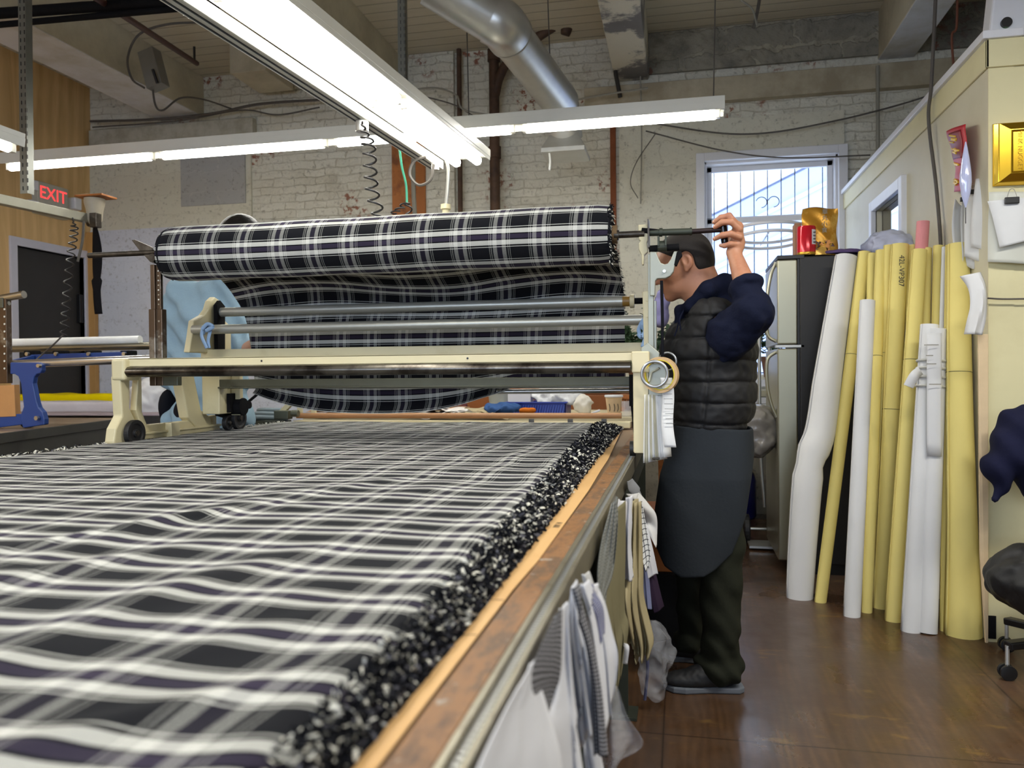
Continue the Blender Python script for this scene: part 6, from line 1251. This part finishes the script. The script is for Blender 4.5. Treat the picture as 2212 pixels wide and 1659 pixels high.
tp = hc_+(0, 0, -.10); grid('black_strap', lambda u_, v_: np.stack([tp[0]+(u_-.5)*(.025+.045*np.sin(np.clip(v_*1.4, 0, 1)*PI)**.8+.03*(v_ > .6))+.02*v_, tp[1]+.01*np.sin(v_*6)+.0*u_, tp[2]-v_*.56], 1), 5, 30, M('black_webbing', '#151417', .8), t, th=.004)
def coil(label, P, r, turns, rr=.004, amp=None, cat='cord', mat=m_wire):
    """spiral cable: P centre path, amp = coil radius along it"""
    C_ = spline(P, 500); n = len(C_); s_ = np.linspace(0, 1, n); amp = np.interp(s_, *amp) if amp else np.full(n, r); ph = np.cumsum(np.interp(s_, [0, 1], [1, 1])); ph = ph/ph[-1]*turns*2*PI
    Q = C_+np.stack([np.cos(ph)*amp, np.sin(ph)*amp, 0*ph], 1); return tag(MB().tube(Q, rr, 6).build('coiled_cord', mat, smooth=True), label, cat)
coil('black spiral cord hanging from the overhead bar in front of the dark door', [onY(157, 470, 4.2), onY(160, 500, 4.2), onY(152, 560, 4.2), onY(143, 650, 4.2), onY(138, 725, 4.2)], .02, 15, .0045, ([0, .1, .2, 1], [0, .002, .022, .022]))
t_ = wire('straight black cord hanging beside the spiral cord in front of the door', [onY(181, 478, 4.2), onY(178, 520, 4.2), onY(168, 565, 4.2)], .008)
wire('thin black cord trailing down to the blue machine', [onY(138, 722, 4.2), onY(115, 745, 4.2), onY(92, 765, 4.25), onY(70, 785, 4.2)], .005)
cc = onZ(782, 262, 2.30)
coil('black spiral cord dropping from the power track behind the fabric roll', [cc, onY(788, 290, cc[1]+.03), onY(797, 320, cc[1]+.05), onY(800, 370, cc[1]+.05), onY(805, 420, cc[1]+.05), onY(820, 475, cc[1]+.05), onY(830, 540, cc[1]+.05)], .02, 12, .0048, ([0, .12, .25, .8, 1], [0, .012, .028, .028, .03]))
ce = onZ(935, 352, 2.33)
t_ = wire('thick black cable loop hanging from the end of the power track', [onY(920, 338, ce[1]), onY(893, 350, ce[1]), onY(885, 378, ce[1]), onY(905, 400, ce[1]), onY(930, 388, ce[1]), onY(937, 355, ce[1])], .008)
wire('grey cable with a plug hanging under the lamp end', [onY(960, 335, ce[1]), onY(968, 365, ce[1]), onY(966, 410, ce[1]), onY(963, 440, ce[1])], .009, m_galv)
tag(MB().lathe([(.012, .0), (.028, .0), (.028, -.025), (.02, -.03), (.02, -.06), (.03, -.062), (.03, -.085)], onY(963, 442, ce[1]), (0, 0, 1), 16).build('power_plug', m_cream_paint, smooth=True), 'cream power plug just above the fabric roll', 'plug')
wire('thin green cord hanging down behind the fabric roll', [onY(862, 315, 4.6), onY(868, 360, 4.6), onY(877, 400, 4.6), onY(879, 445, 4.6)], .007, M('green_cord', '#3fa886', .5))
coil('small knot of spiral cord behind the roll below the green cord', [onY(848, 462, 4.55), onY(862, 452, 4.55), onY(880, 440, 4.55), onY(884, 475, 4.55)], .02, 5, .005)
wire('grey hose climbing along the orange timber behind the roll', [onY(893, 300, 6.6), onY(893, 400, 6.6), onY(897, 480, 6.6)], .02, m_wirelight)
sx0, sx1 = onX(66, 402, XL+.02), onX(136, 470, XL+.02)
za_, zb_ = onX(100, 400, XL)[2], onX(100, 468, XL)[2]; ya_, yb_ = onX(68, 440, XL)[1], onX(134, 440, XL)[1]
t = thing('exit_sign', 'grey exit sign with red letters on the plywood wall behind the overhead bar', 'sign', (XL+.03, (ya_+yb_)/2, zb_))
MB().span((XL+.001, ya_, zb_), (XL+.07, yb_, za_)).build('housing', M('sign_housing', '#b2b1a4', .5), t, bevel=.006)
MB().span((XL+.001, ya_-.10, za_-.10), (XL+.09, ya_-.005, za_-.01)).build('emergency_lamp', m_white, t, bevel=.01); MB().span((XL+.001, ya_-.10, zb_+.02), (XL+.09, ya_-.005, zb_+.10)).build('emergency_lamp', m_white, t, bevel=.01)
text('letters', 'EXIT', (XL+.071, (ya_+yb_)/2, za_-.10), .16, emis('red_exit_glow', (1, .05, .05, 1), 1.2), t, [[0, 0, 1], [1, 0, 0], [0, 1, 0]], .001)
tag(MB().span((XL+.001, onX(145, 440, XL)[1], onX(145, 452, XL)[2]), (XL+.09, onX(160, 440, XL)[1], onX(150, 428, XL)[2])).build('alarm_box', m_white, bevel=.01), 'small white alarm box on the plywood wall right of the exit sign', 'box')
# ================================================================ beyond the far end of the long table
t = thing('end_catcher', 'cream end stop frame with a brown tube lying across the far end of the table', 'frame', (-1.2, 4.24, .89))
z0 = onY(640, 911, 4.22)[2]
MB().span((-2.20, 4.20, .893), (-.26, 4.30, .925)).build('base_bar', m_cream_chip, t, bevel=.003)
pa, pb = onY(638, 900, 4.2), onY(1342, 897, 4.2); MB().cyl((pa[0], 4.22, .953), (pb[0], 4.22, .958), .0155, n=20).build('brown_tube', m_brass, t, smooth=True)
q = MB().bar(onY(603, 897, 4.25), onY(650, 848, 4.25), .03, .03, (0, 1, 0)); q.build('diagonal_strut', m_cream_paint, t, bevel=.003)
for x_ in (648, 678): MB().bar(onY(x_, 900, 4.25), onY(x_, 842, 4.25), .03, .018, (0, 1, 0)).build('post', m_cream_paint, t, bevel=.003)
MB().bar(onY(645, 849, 4.25), onY(682, 849, 4.25), .03, .02).build('top_bar', m_cream_paint, t, bevel=.003)
q = MB().box(onY(612, 896, 4.22), (.09, .06, .05)).cyl(onY(630, 893, 4.19), onY(645, 893, 4.19), .02); q.build('bearing', m_khaki, t, bevel=.004)
for x_ in (1148, 1232, 1305): MB().box(onY(x_, 911, 4.195), (.028, .01, .03)).build('bracket', m_darksteel, t)
MB().torus(onY(665, 858, 4.23), (0, 1, .1), .033, .005, 28, 8, PI*.9, PI*2).build('hook', m_darksteel, t)
# table with odds and ends behind it
TB = .93
t = thing('work_table', 'far work table cluttered with cut pieces and a blue tray', 'table', (-1.0, 5.1, 0))
MB().span((-2.35, 4.62, TB-.03), (.05, 5.5, TB)).build('tabletop', M('cream_board', '#c8bd9b', .6), t, bevel=.003)
for x_, y_ in ((-2.28, 4.7), (-.02, 4.7), (-2.28, 5.42), (-.02, 5.42)): MB().span((x_-.03, y_-.03, 0), (x_+.03, y_+.03, TB-.03)).build('leg', m_greengrey, t)
def flatpile(label, x0, x1, py, Y, n, mat, seed, h=.012, cat='cut pieces', name='cut_pieces', dep=.3):
    rs = np.random.default_rng(seed); a_, b_ = onY(x0, py, Y), onY(x1, py, Y); t = thing(name, label, cat, ((a_[0]+b_[0])/2, Y, TB)); zt = max(a_[2]-TB, .03)
    for k in range(n):
        w_ = (b_[0]-a_[0])*rs.uniform(.5, .95); cx_ = a_[0]+w_/2+rs.uniform(0, (b_[0]-a_[0])-w_); zz = TB+.004+zt*(k+.5)/n; s1, s2 = rs.uniform(0, 6, 2); tl = rs.normal()*.02
        grid('layer', lambda u_, v_, w_=w_, cx_=cx_, zz=zz, s1=s1, s2=s2, tl=tl: np.stack([cx_+(u_-.5)*w_*(1-.3*v_*math.sin(s1)), Y+(v_-.5)*dep+.02*np.sin(u_*4+s1), zz+.010*np.sin(u_*5+s1)+.006*np.sin(u_*13+v_*4+s2)+tl*(u_-.5)], 1), 16, 8, mat[k % len(mat)], t, th=.003)
    return t
m_peach = M('peach_interfacing', '#d8b79b', .8); m_offw = M('off_white_cloth', '#d9d4cf', .85)
flatpile('loose heap of peach and white cut pieces on the far work table', 680, 985, 872, 4.75, 8, [m_peach, m_offw, M('tan_pattern', '#c9a27c', .7)], 3)
flatpile('small pile of white scraps beside the peach pieces on the far table', 900, 1020, 886, 4.68, 5, [m_offw, m_wroll], 5)
flatpile('folded khaki and blue cloths at the front of the far table', 1005, 1110, 888, 4.70, 3, [M('khaki_cloth', '#a69a7c', .85), M('slate_cloth', '#3d4f74', .85)], 8)
def lump(label, px, py, Y, r, mat, name, cat, nz=.01, h=.008, zb=TB):
    c_ = onY(px, py, Y); c_[2] = max(c_[2], zb+r[2]*.6); return tag(surf(name, lambda P: ell(P, c_, r)+nz*vnoise(P, 40)+nz*.5*vnoise(P, 90, 3), (c_[0]-r[0]-.04, Y-r[1]-.04, zb), (c_[0]+r[0]+.04, Y+r[1]+.04, c_[2]+r[2]+.04), h, mat), label, cat)
lump('crumpled denim blue cloth in front of the blue tray', 1085, 883, 4.66, (.12, .06, .035), M('denim_cloth', '#34507f', .85), 'denim_cloth', 'cloth')
lump('small orange scrap of cloth in front of the blue tray', 1140, 886, 4.62, (.05, .03, .02), M('orange_cloth', '#c06a22', .85), 'orange_scrap', 'cloth', .008)
lump('dull maroon cloth bundle left of the brown cabinet', 968, 872, 5.35, (.14, .08, .09), M('maroon_cloth', '#6d4247', .85), 'maroon_cloth', 'cloth', .012)
a_, b_ = onY(1093, 875, 4.78), onY(1222, 875, 4.78); t = thing('blue_tray', 'dark blue plastic basket on the far work table', 'basket', ((a_[0]+b_[0])/2, 4.88, TB))
zt = a_[2]+.01; q = MB(); th_ = .008; x0, x1, y0, y1 = a_[0], b_[0], 4.78, 5.02
for s0, s1 in (((x0, y0, TB), (x1, y0+th_, zt)), ((x0, y1-th_, TB), (x1, y1, zt)), ((x0, y0, TB), (x0+th_, y1, zt)), ((x1-th_, y0, TB), (x1, y1, zt)), ((x0, y0, TB), (x1, y1, TB+.008))): q.span(s0, s1)
q.build('basket_walls', M('deep_blue_plastic', '#1b2f86', .35), t, bevel=.002)
MB().span((x0-.008, y0-.008, zt), (x1+.008, y0+.004, zt+.010)).span((x0-.008, y1-.004, zt), (x1+.008, y1+.008, zt+.010)).span((x0-.008, y0, zt), (x0+.004, y1, zt+.010)).span((x1-.004, y0, zt), (x1+.008, y1, zt+.010)).build('rim', M('deep_blue_plastic2', '#203692', .35), t, bevel=.002)
for k in range(22): x_ = x0+.02+(x1-x0-.04)*k/21; MB().bar((x_, y0-.003, TB+.015), (x_+.012, y0-.003, zt-.01), .005, .004, (0, 1, 0)).build('lattice_bar', M('deep_blue_plastic3', '#3550a8', .35), t)
a_ = onY(1070, 862, 4.95); tag(MB().lathe([(.08, 0), (.095, .14), (.10, .15), (.092, .15), (.078, .01)], (a_[0], 5.15, TB), n=24).build('grey_bucket', M('grey_plastic', '#9aa0a2', .4), smooth=True), 'grey plastic tub behind the blue tray', 'tub')
a_ = onY(1126, 862, 4.9); tag(MB().span((a_[0]-.075, 4.84, TB+.012), (a_[0]+.07, 4.95, onY(1126, 848, 4.9)[2])).build('white_carton', m_white, bevel=.004), 'white carton standing in the blue basket', 'carton')
lump('clear plastic bag heaped over the blue basket', 1205, 858, 4.9, (.16, .07, .07), M('shiny_clear_bag', '#c9ccd0', .15, var=.15, bump=.5), 'plastic_bag', 'plastic bag', .02, .008, TB+.05)
lump('white crumpled bag right of the blue basket', 1260, 875, 4.8, (.06, .05, .06), M('white_soft_bag', '#c7c4bc', .6), 'white_bag', 'bag', .012)
a_ = onY(1326, 893, 4.5); cz = TB
t = thing('paper_cup', 'paper coffee cup with printed marks standing near the right end of the far table', 'cup', (onY(1326, 870, 4.68)[0], 4.68, TB)); cx_ = onY(1326, 870, 4.68)[0]; ch = onY(1326, 853, 4.68)[2]-TB
MB().lathe([(.036, 0), (.050, ch-.012)], (cx_, 4.68, TB), n=28).build('cup_wall', M('tan_paper_cup', '#cdb28c', .6), t, smooth=True, sharp=40)
MB().lathe([(.049, ch-.014), (.055, ch-.012), (.055, ch-.002), (.050, ch), (.045, ch-.002)], (cx_, 4.68, TB), n=28).build('rim', m_white, t, smooth=True)
for a in (-.5, .1, .55): MB().tube(spline([(cx_+.046*math.sin(a), 4.68-.046*math.cos(a), TB+.03), (cx_+.049*math.sin(a+.1), 4.68-.049*math.cos(a+.1), TB+.05), (cx_+.050*math.sin(a), 4.68-.050*math.cos(a), TB+.075)], 8), .002, 5).build('printed_mark', m_wire, t)
tag(MB().lathe([(.028, 0), (.032, .09), (.030, .09), (.026, .004)], (onY(1353, 870, 4.66)[0], 4.66, TB), n=20).build('clear_cup', m_film, smooth=True), 'clear plastic cup right of the paper cup', 'cup')
tag(MB().bar(onY(1278, 893, 4.6), onY(1296, 886, 4.6), .018, .012).build('white_marker', m_white, bevel=.003), 'white marker lying left of the paper cup', 'marker')
a_, b_ = onY(990, 850, 5.75), onY(1345, 850, 5.75)
t = thing('brown_cabinet', 'low reddish brown wooden cabinet behind the far work table', 'cabinet', ((a_[0]+b_[0])/2, 6.0, 0)); m_bw = M('reddish_wood', '#8a4f22', .5, var=.2, scale=6)
zc1 = onY(1200, 845, 5.75)[2]; MB().span((a_[0], 5.75, .0), (b_[0]+.05, 6.25, zc1)).build('carcass', m_bw, t, bevel=.004)
MB().span((a_[0]-.02, 5.72, zc1), (b_[0]+.08, 6.27, zc1+.03)).build('top', m_bw, t, bevel=.006)
for k in range(3): x_ = a_[0]+.03+(b_[0]-a_[0]-.02)*k/3; d_ = MB().span((x_, 5.735, zc1-.30), (x_+(b_[0]-a_[0])/3-.03, 5.75, zc1-.03)).build('drawer', m_bw, t, bevel=.004); MB().cyl((x_+.15, 5.735, zc1-.16), (x_+.15, 5.71, zc1-.16), .012).build('knob', m_steel, d_)
a_, b_ = onY(780, 872, 5.7), onY(905, 872, 5.7); zs = onY(840, 858, 5.7)[2]
t = thing('plaid_folding_chair', 'folding chair with yellow and orange checked webbing behind the far table', 'chair', ((a_[0]+b_[0])/2, 5.7, 0))
def webm():
    a = N('checked_webbing'); c = a.n('TexChecker'); a.l(a.coord('Object'), c.inputs[0]); c.inputs['Scale'].default_value = 28; c.inputs['Color1'].default_value = C('#d9a21c'); c.inputs['Color2'].default_value = C('#cfcab8'); a.set(c.outputs[0], .7); return a.m
MB().span((a_[0], 5.69, zs-.24), (b_[0], 5.705, zs)).build('backrest', webm(), t)
for x_ in (a_[0]-.01, b_[0]+.01): MB().tube([(x_, 5.70, zs+.02), (x_, 5.75, .45), (x_, 5.45, 0)], .012, 10).build('frame_tube', m_galv, t, smooth=True)
MB().span((a_[0], 5.35, .42), (b_[0], 5.75, .44)).build('seat', webm(), t); MB().tube([(a_[0], 5.38, .43), (a_[0], 5.8, 0)], .012, 8).build('leg', m_galv, t); MB().tube([(b_[0], 5.38, .43), (b_[0], 5.8, 0)], .012, 8).build('leg', m_galv, t)
a_ = onY(580, 892, 4.35)
t = thing('grey_hose_coil', 'coil of blue grey hose beyond the left corner of the table', 'hose', (onY(590, 900, 4.9)[0], 4.9, .78)); c_ = onY(583, 893, 4.9)
for k in range(3): MB().torus((c_[0]+.01*k, 4.9, c_[2]-.03+.025*k), (0, .1, 1), .11-.01*k, .015, 36, 8).build('hose_turn', M('blue_grey_hose', '#6f7f88', .5), t, smooth=True)
tag(MB().cyl((c_[0], 4.9, 0), (c_[0], 4.9, c_[2]-.048), .14, n=24).build('hose_drum', m_greengrey), 'drum standing beyond the table corner under the hose coil', 'drum')
# ================================================================ pattern pieces and cloths hung along the side of the table
def checkm(name, c1, c2, s=260):
    a = N(name); u = a.n('UVMap'); u.uv_map = 'UVMap'; sx = a.n('SeparateXYZ'); a.l(u.outputs[0], sx.inputs[0])
    f = lambda ch: a.math('GREATER_THAN', a.math('FRACT', a.math('MULTIPLY', sx.outputs[ch], s)), .6)
    g = a.math('MULTIPLY', a.math('ADD', f(0), f(1)), .5); a.set(a.ramp(g, [(0, C(c2)), (.3, tuple((x+y)*.28 for x, y in zip(C(c1), C(c2)))), (.7, C(c1))], 'CONSTANT'), .85); return a.m
def gridm(name, c1, c2, s, w=.16):
    a = N(name); u = a.n('UVMap'); u.uv_map = 'UVMap'; sx = a.n('SeparateXYZ'); a.l(u.outputs[0], sx.inputs[0])
    f = lambda ch: a.math('LESS_THAN', a.math('FRACT', a.math('MULTIPLY', sx.outputs[ch], s)), w)
    a.set(a.mix(a.math('MAXIMUM', f(0), f(1)), C(c1), C(c2)), .85); return a.m
m_gingham = checkm('black_white_gingham', '#b9b9c0', '#101014', 190); m_gingham_b = checkm('blue_white_gingham', '#d4d6e0', '#2a2f78', 300); m_tatt = gridm('black_windowpane_check', '#dcdedd', '#2a2e3a', 60)
m_wc = M('white_cotton', '#d3d4d9', .85, var=.03, scale=5, bump=.15, bscale=200); m_tan = M('tan_linen', '#a89c7a', .9, var=.07, scale=8, bump=.2); m_olive = M('olive_linen', '#7b755a', .9, var=.08, scale=8, bump=.2)
m_greynet = gridm('grey_mesh_net', '#8c8e88', '#5c5f5c', 120, .3); m_purple = M('plum_fabric', '#2e2233', .9)
def hang2(label, Y, Lp, Rp, mat, folds=2, amp=.012, seed=0, uvs=1.0, name='hanging_cloth', cat='hanging cloth', group='cloths and patterns hung along the table', nz=.02, th=.0012):
    """cloth hung below the rail: its left and right outlines in the photo, standing at depth Y, with real folds in depth"""
    rs = np.random.default_rng(seed+50); p1, p2 = rs.uniform(0, 6, 2); k = 40
    def res(P):
        P = spline([(lambda p: onX(x_, y_, -.152) if p[0] < -.152 else p)(onY(x_, y_, Y)) for x_, y_ in P], 80); s_ = np.r_[0, np.cumsum(np.linalg.norm(np.diff(P, axis=0), axis=1))]; q_ = np.linspace(0, s_[-1], k); return np.stack([np.interp(q_, s_, P[:, i]) for i in range(3)], 1)
    A_, B_ = res(Lp), res(Rp); H = np.linalg.norm(A_[-1]-A_[0]); Wd = np.linalg.norm(B_-A_, axis=1).max()
    def fn(u_, v_):
        i = np.clip((v_*(k-1)).round().astype(int), 0, k-1); P_ = A_[i]*(1-u_[:, None])+B_[i]*u_[:, None]
        P_[:, 0] += (P_[:, 0] < -.13)*.004; P_[:, 1] += amp*(.3+v_)*np.cos(u_*folds*2*PI+p1+v_*.8)+.008*np.sin(v_*4+p2)+.05*(u_-.5)*(u_ > .5); P_[:, 2] += .004*np.cos(u_*folds*2*PI+p1)*v_
        return P_
    o = grid(name, fn, 30, k, mat, None, uvfn=lambda u_, v_: (u_*Wd*1.5*uvs, v_*H*uvs), th=th, sharp=False); return tag(o, label, cat, group)
RAILX = 0
for k, (lab, Y_, Lp, Rp, mat, kw) in enumerate((
    ('broad white cotton piece hanging nearest the viewer under the rail', .80, [(1112, 1478), (1078, 1540), (1022, 1650), (965, 1780)], [(1124, 1462), (1147, 1503), (1167, 1580), (1187, 1659), (1200, 1760)], m_wc, dict(folds=3, amp=.014)),
    ('white layered piece just behind the nearest one', .83, [(1132, 1440), (1110, 1530), (1085, 1650), (1070, 1760)], [(1140, 1440), (1150, 1510), (1172, 1590), (1192, 1690), (1196, 1740)], m_wc, dict(folds=2, amp=.008)),
    ('wide black and white gingham piece between white ones near the viewer', .90, [(1192, 1325), (1144, 1435), (1147, 1497), (1167, 1583)], [(1200, 1325), (1200, 1445), (1187, 1518), (1172, 1584)], m_gingham, dict(folds=.7, amp=.008)),
    ('long white piece hanging right behind the wide gingham', .94, [(1202, 1312), (1196, 1445), (1182, 1521), (1168, 1590), (1180, 1700)], [(1216, 1305), (1221, 1395), (1230, 1518), (1245, 1616), (1258, 1700)], m_wc, dict(folds=1.5, amp=.014)),
    ('white piece with many thin layers in the middle of the row', 1.02, [(1228, 1268), (1221, 1365), (1233, 1488), (1245, 1608)], [(1234, 1262), (1248, 1325), (1267, 1411), (1282, 1503), (1294, 1577)], m_wc, dict(folds=3.5, amp=.012)),
    ('narrow black and white gingham strip falling past its neighbours', 1.00, [(1229, 1268), (1246, 1334), (1264, 1396), (1274, 1488), (1281, 1644)], [(1242, 1268), (1259, 1334), (1278, 1411), (1295, 1503), (1310, 1641)], m_gingham, dict(folds=.6, amp=.008)),
    ('tall white piece behind the narrow gingham strip', 1.12, [(1246, 1262), (1264, 1334), (1274, 1411), (1290, 1503), (1300, 1564)], [(1262, 1262), (1282, 1322), (1292, 1365), (1307, 1441), (1319, 1561)], m_wc, dict(folds=1.5, amp=.010)),
    ('white piece showing its low corner below the layered piece', 1.10, [(1250, 1560), (1256, 1610), (1262, 1690)], [(1285, 1560), (1292, 1610), (1300, 1690)], m_wc, dict(folds=1, amp=.008)),
    ('small white paper tab sticking up at the top of the white pieces', 1.16, [(1252, 1238), (1253, 1255), (1254, 1275)], [(1264, 1240), (1268, 1258), (1274, 1290)], m_wroll, dict(folds=.3, amp=.002)),
    ('blue and white gingham piece in front of the last white one', 1.14, [(1252, 1268), (1267, 1294), (1285, 1322), (1293, 1362), (1298, 1385)], [(1270, 1268), (1285, 1296), (1297, 1325), (1301, 1359), (1302, 1385)], m_gingham_b, dict(folds=.6, amp=.006)),
    ('white piece with a rounded right edge, last before the tan cloths', 1.20, [(1268, 1255), (1288, 1322), (1295, 1380), (1303, 1457), (1314, 1524)], [(1283, 1270), (1302, 1318), (1318, 1383), (1331, 1432), (1329, 1481), (1321, 1527)], m_wc, dict(folds=.8, amp=.010)),
    ('grey net bundle hanging behind the white pieces', 1.60, [(1318, 1085), (1296, 1165), (1287, 1230), (1288, 1290)], [(1330, 1075), (1328, 1150), (1318, 1240), (1296, 1300)], m_greynet, dict(folds=3, amp=.014)),
    ('wider grey net piece lower behind the first net', 1.66, [(1300, 1160), (1298, 1240), (1294, 1330)], [(1326, 1160), (1315, 1260), (1306, 1340)], m_greynet, dict(folds=2, amp=.012)),
    ('olive linen cloth hanging behind the net bundle', 1.95, [(1312, 1110), (1306, 1220), (1304, 1330), (1322, 1420), (1328, 1490)], [(1346, 1085), (1345, 1200), (1343, 1323), (1352, 1367), (1340, 1450)], m_olive, dict(folds=2.5, amp=.018)),
    ('white wrapped strip knotted near the table edge', 2.08, [(1348, 1075), (1347, 1180), (1345, 1258)], [(1366, 1072), (1359, 1180), (1367, 1252)], m_wc, dict(folds=.8, amp=.008)),
    ('short white curl of cloth left of the knotted strip', 2.05, [(1333, 1078), (1328, 1120), (1325, 1160), (1330, 1176)], [(1340, 1085), (1350, 1092), (1346, 1150), (1337, 1176)], m_wc, dict(folds=.8, amp=.008)),
    ('long tan linen cloth with deep vertical folds', 2.20, [(1357, 1085), (1350, 1200), (1342, 1310), (1360, 1400), (1368, 1430)], [(1384, 1085), (1388, 1232), (1390, 1300), (1410, 1392), (1404, 1425)], m_tan, dict(folds=3, amp=.018)),
    ('tan linen cloth behind the long folded one', 2.30, [(1345, 1085), (1350, 1250), (1352, 1350), (1348, 1400)], [(1378, 1080), (1382, 1250), (1386, 1330), (1384, 1385)], m_tan, dict(folds=2, amp=.018)),
    ('white cloth with dark windowpane checks hanging by the machine leg', 2.36, [(1370, 1085), (1377, 1140), (1385, 1200), (1395, 1232)], [(1386, 1085), (1395, 1140), (1404, 1200), (1401, 1232)], m_tatt, dict(folds=.8, amp=.008)),
    ('plain white piece under the checked cloth', 2.42, [(1380, 1150), (1392, 1200), (1400, 1248)], [(1398, 1140), (1412, 1200), (1421, 1247)], m_wc, dict(folds=.6, amp=.006)),
    ('pointed white paper pattern piece sticking out beside the man', 2.46, [(1350, 1066), (1372, 1098), (1394, 1137), (1416, 1180)], [(1380, 1066), (1402, 1092), (1418, 1120), (1418, 1181)], m_wroll, dict(folds=.3, amp=.004)),
    ('grey folded cloth on top of the pointed paper piece', 2.50, [(1352, 1040), (1354, 1055), (1362, 1072)], [(1362, 1036), (1378, 1055), (1388, 1080)], M('soft_grey_cloth', '#8b8d92', .9), dict(folds=1, amp=.008)),
    ('short blue grey strip hanging below the checked cloth', 2.40, [(1384, 1225), (1388, 1270), (1392, 1318)], [(1399, 1225), (1403, 1270), (1408, 1316)], M('blue_grey_strip', '#6f7492', .9), dict(folds=.6, amp=.006)),
    ('dark plum strip hanging beside the man, lowest of the short ones', 2.44, [(1397, 1245), (1404, 1280), (1413, 1320)], [(1416, 1245), (1425, 1280), (1434, 1317)], m_purple, dict(folds=.4, amp=.004)),
)): hang2(lab, Y_, Lp, Rp, mat, seed=k, **kw)
tag(hang2('clear plastic film piece hanging low behind the last white cloth', 1.30, [(1318, 1480), (1306, 1560), (1300, 1640), (1290, 1720)], [(1330, 1500), (1352, 1560), (1388, 1612), (1340, 1640)], m_film, folds=1.2, amp=.02, seed=77, name='plastic_film', cat='plastic film'), None)
# crumpled clear bags on the floor by the table legs
def filmbag(label, c, r, seed):
    c = np.asarray(c, float); r = np.asarray(r, float)
    return tag(surf('plastic_bag', lambda P: ell(P, c, r)+.022*vnoise(P, 20, seed)+.014*vnoise(P, 55, seed+2), c-r-.05, c+r+.05, .009, m_film), label, 'plastic bag')
filmbag('crumpled clear plastic bag on the floor between the hanging cloths and the man', (-.10, 2.84, .17), (.06, .09, .15), 1)
wire('bluish plastic strip standing beside the table leg', [onY(1394, 1395, 2.78), onY(1399, 1440, 2.78), onY(1393, 1512, 2.78)], .006, M('bluish_strip', '#4f5270', .6), cat='strip')
# white cotton rope hanging with a knot
ribbon('cotton_rope', 'loose white cotton rope knotted at the end of the tan cloths', 'rope', [onY(1322, 1412, 1.9), onY(1335, 1404, 1.9), onY(1350, 1392, 1.9), onY(1354, 1400, 1.88), onY(1350, 1432, 1.88)], .012, m_wc, None, .006)
# stuff stored under the table: shelf and bolts of cloth seen in the shadow
t = thing('storage_shelf', 'low wooden shelf under the long table', 'shelf', (-1.2, 2.0, 0))
MB().span((-2.1, .4, .30), (-.30, 4.1, .33)).build('shelf_board', M('dark_board', '#3d3026', .7), t, bevel=.003)
for x_, y_ in ((-2.05, .5), (-.35, .5), (-2.05, 4.0), (-.35, 4.0), (-.35, 2.2), (-2.05, 2.2)): MB().span((x_-.03, y_-.03, 0), (x_+.03, y_+.03, .30)).build('foot', M('dark_board2', '#33281f', .7), t)
mats_ = [M('bolt_grey', '#5c5d60', .9), M('bolt_green', '#3f4a42', .9), M('bolt_cream', '#b1a98f', .9), M('bolt_navy', '#22263a', .9)]
for k in range(7):
    y_ = .7+k*.5; tag(MB().cyl((-.40, y_, .432), (-1.5, y_, .432), .10, n=20).build('cloth_bolt', mats_[k % 4], bevel=.01), ['grey', 'dark green', 'cream', 'navy', 'second grey', 'second dark green', 'second cream'][k]+' bolt of cloth lying on the shelf under the table', 'cloth bolt', 'bolts under the table')
q = tag(MB().span((-.06-.12, 3.55, .30), (.05, 3.95, .55)).build('orange_crate', M('orange_brown_box', '#a05c24', .6), bevel=.004), 'orange brown box standing behind the machine leg by the man', 'box')
tag(MB().span((-.17, 3.52, 0), (.04, 3.98, .30)).build('dark_crate', m_blackrough, bevel=.006), 'black crate on the floor supporting the orange brown box', 'crate')
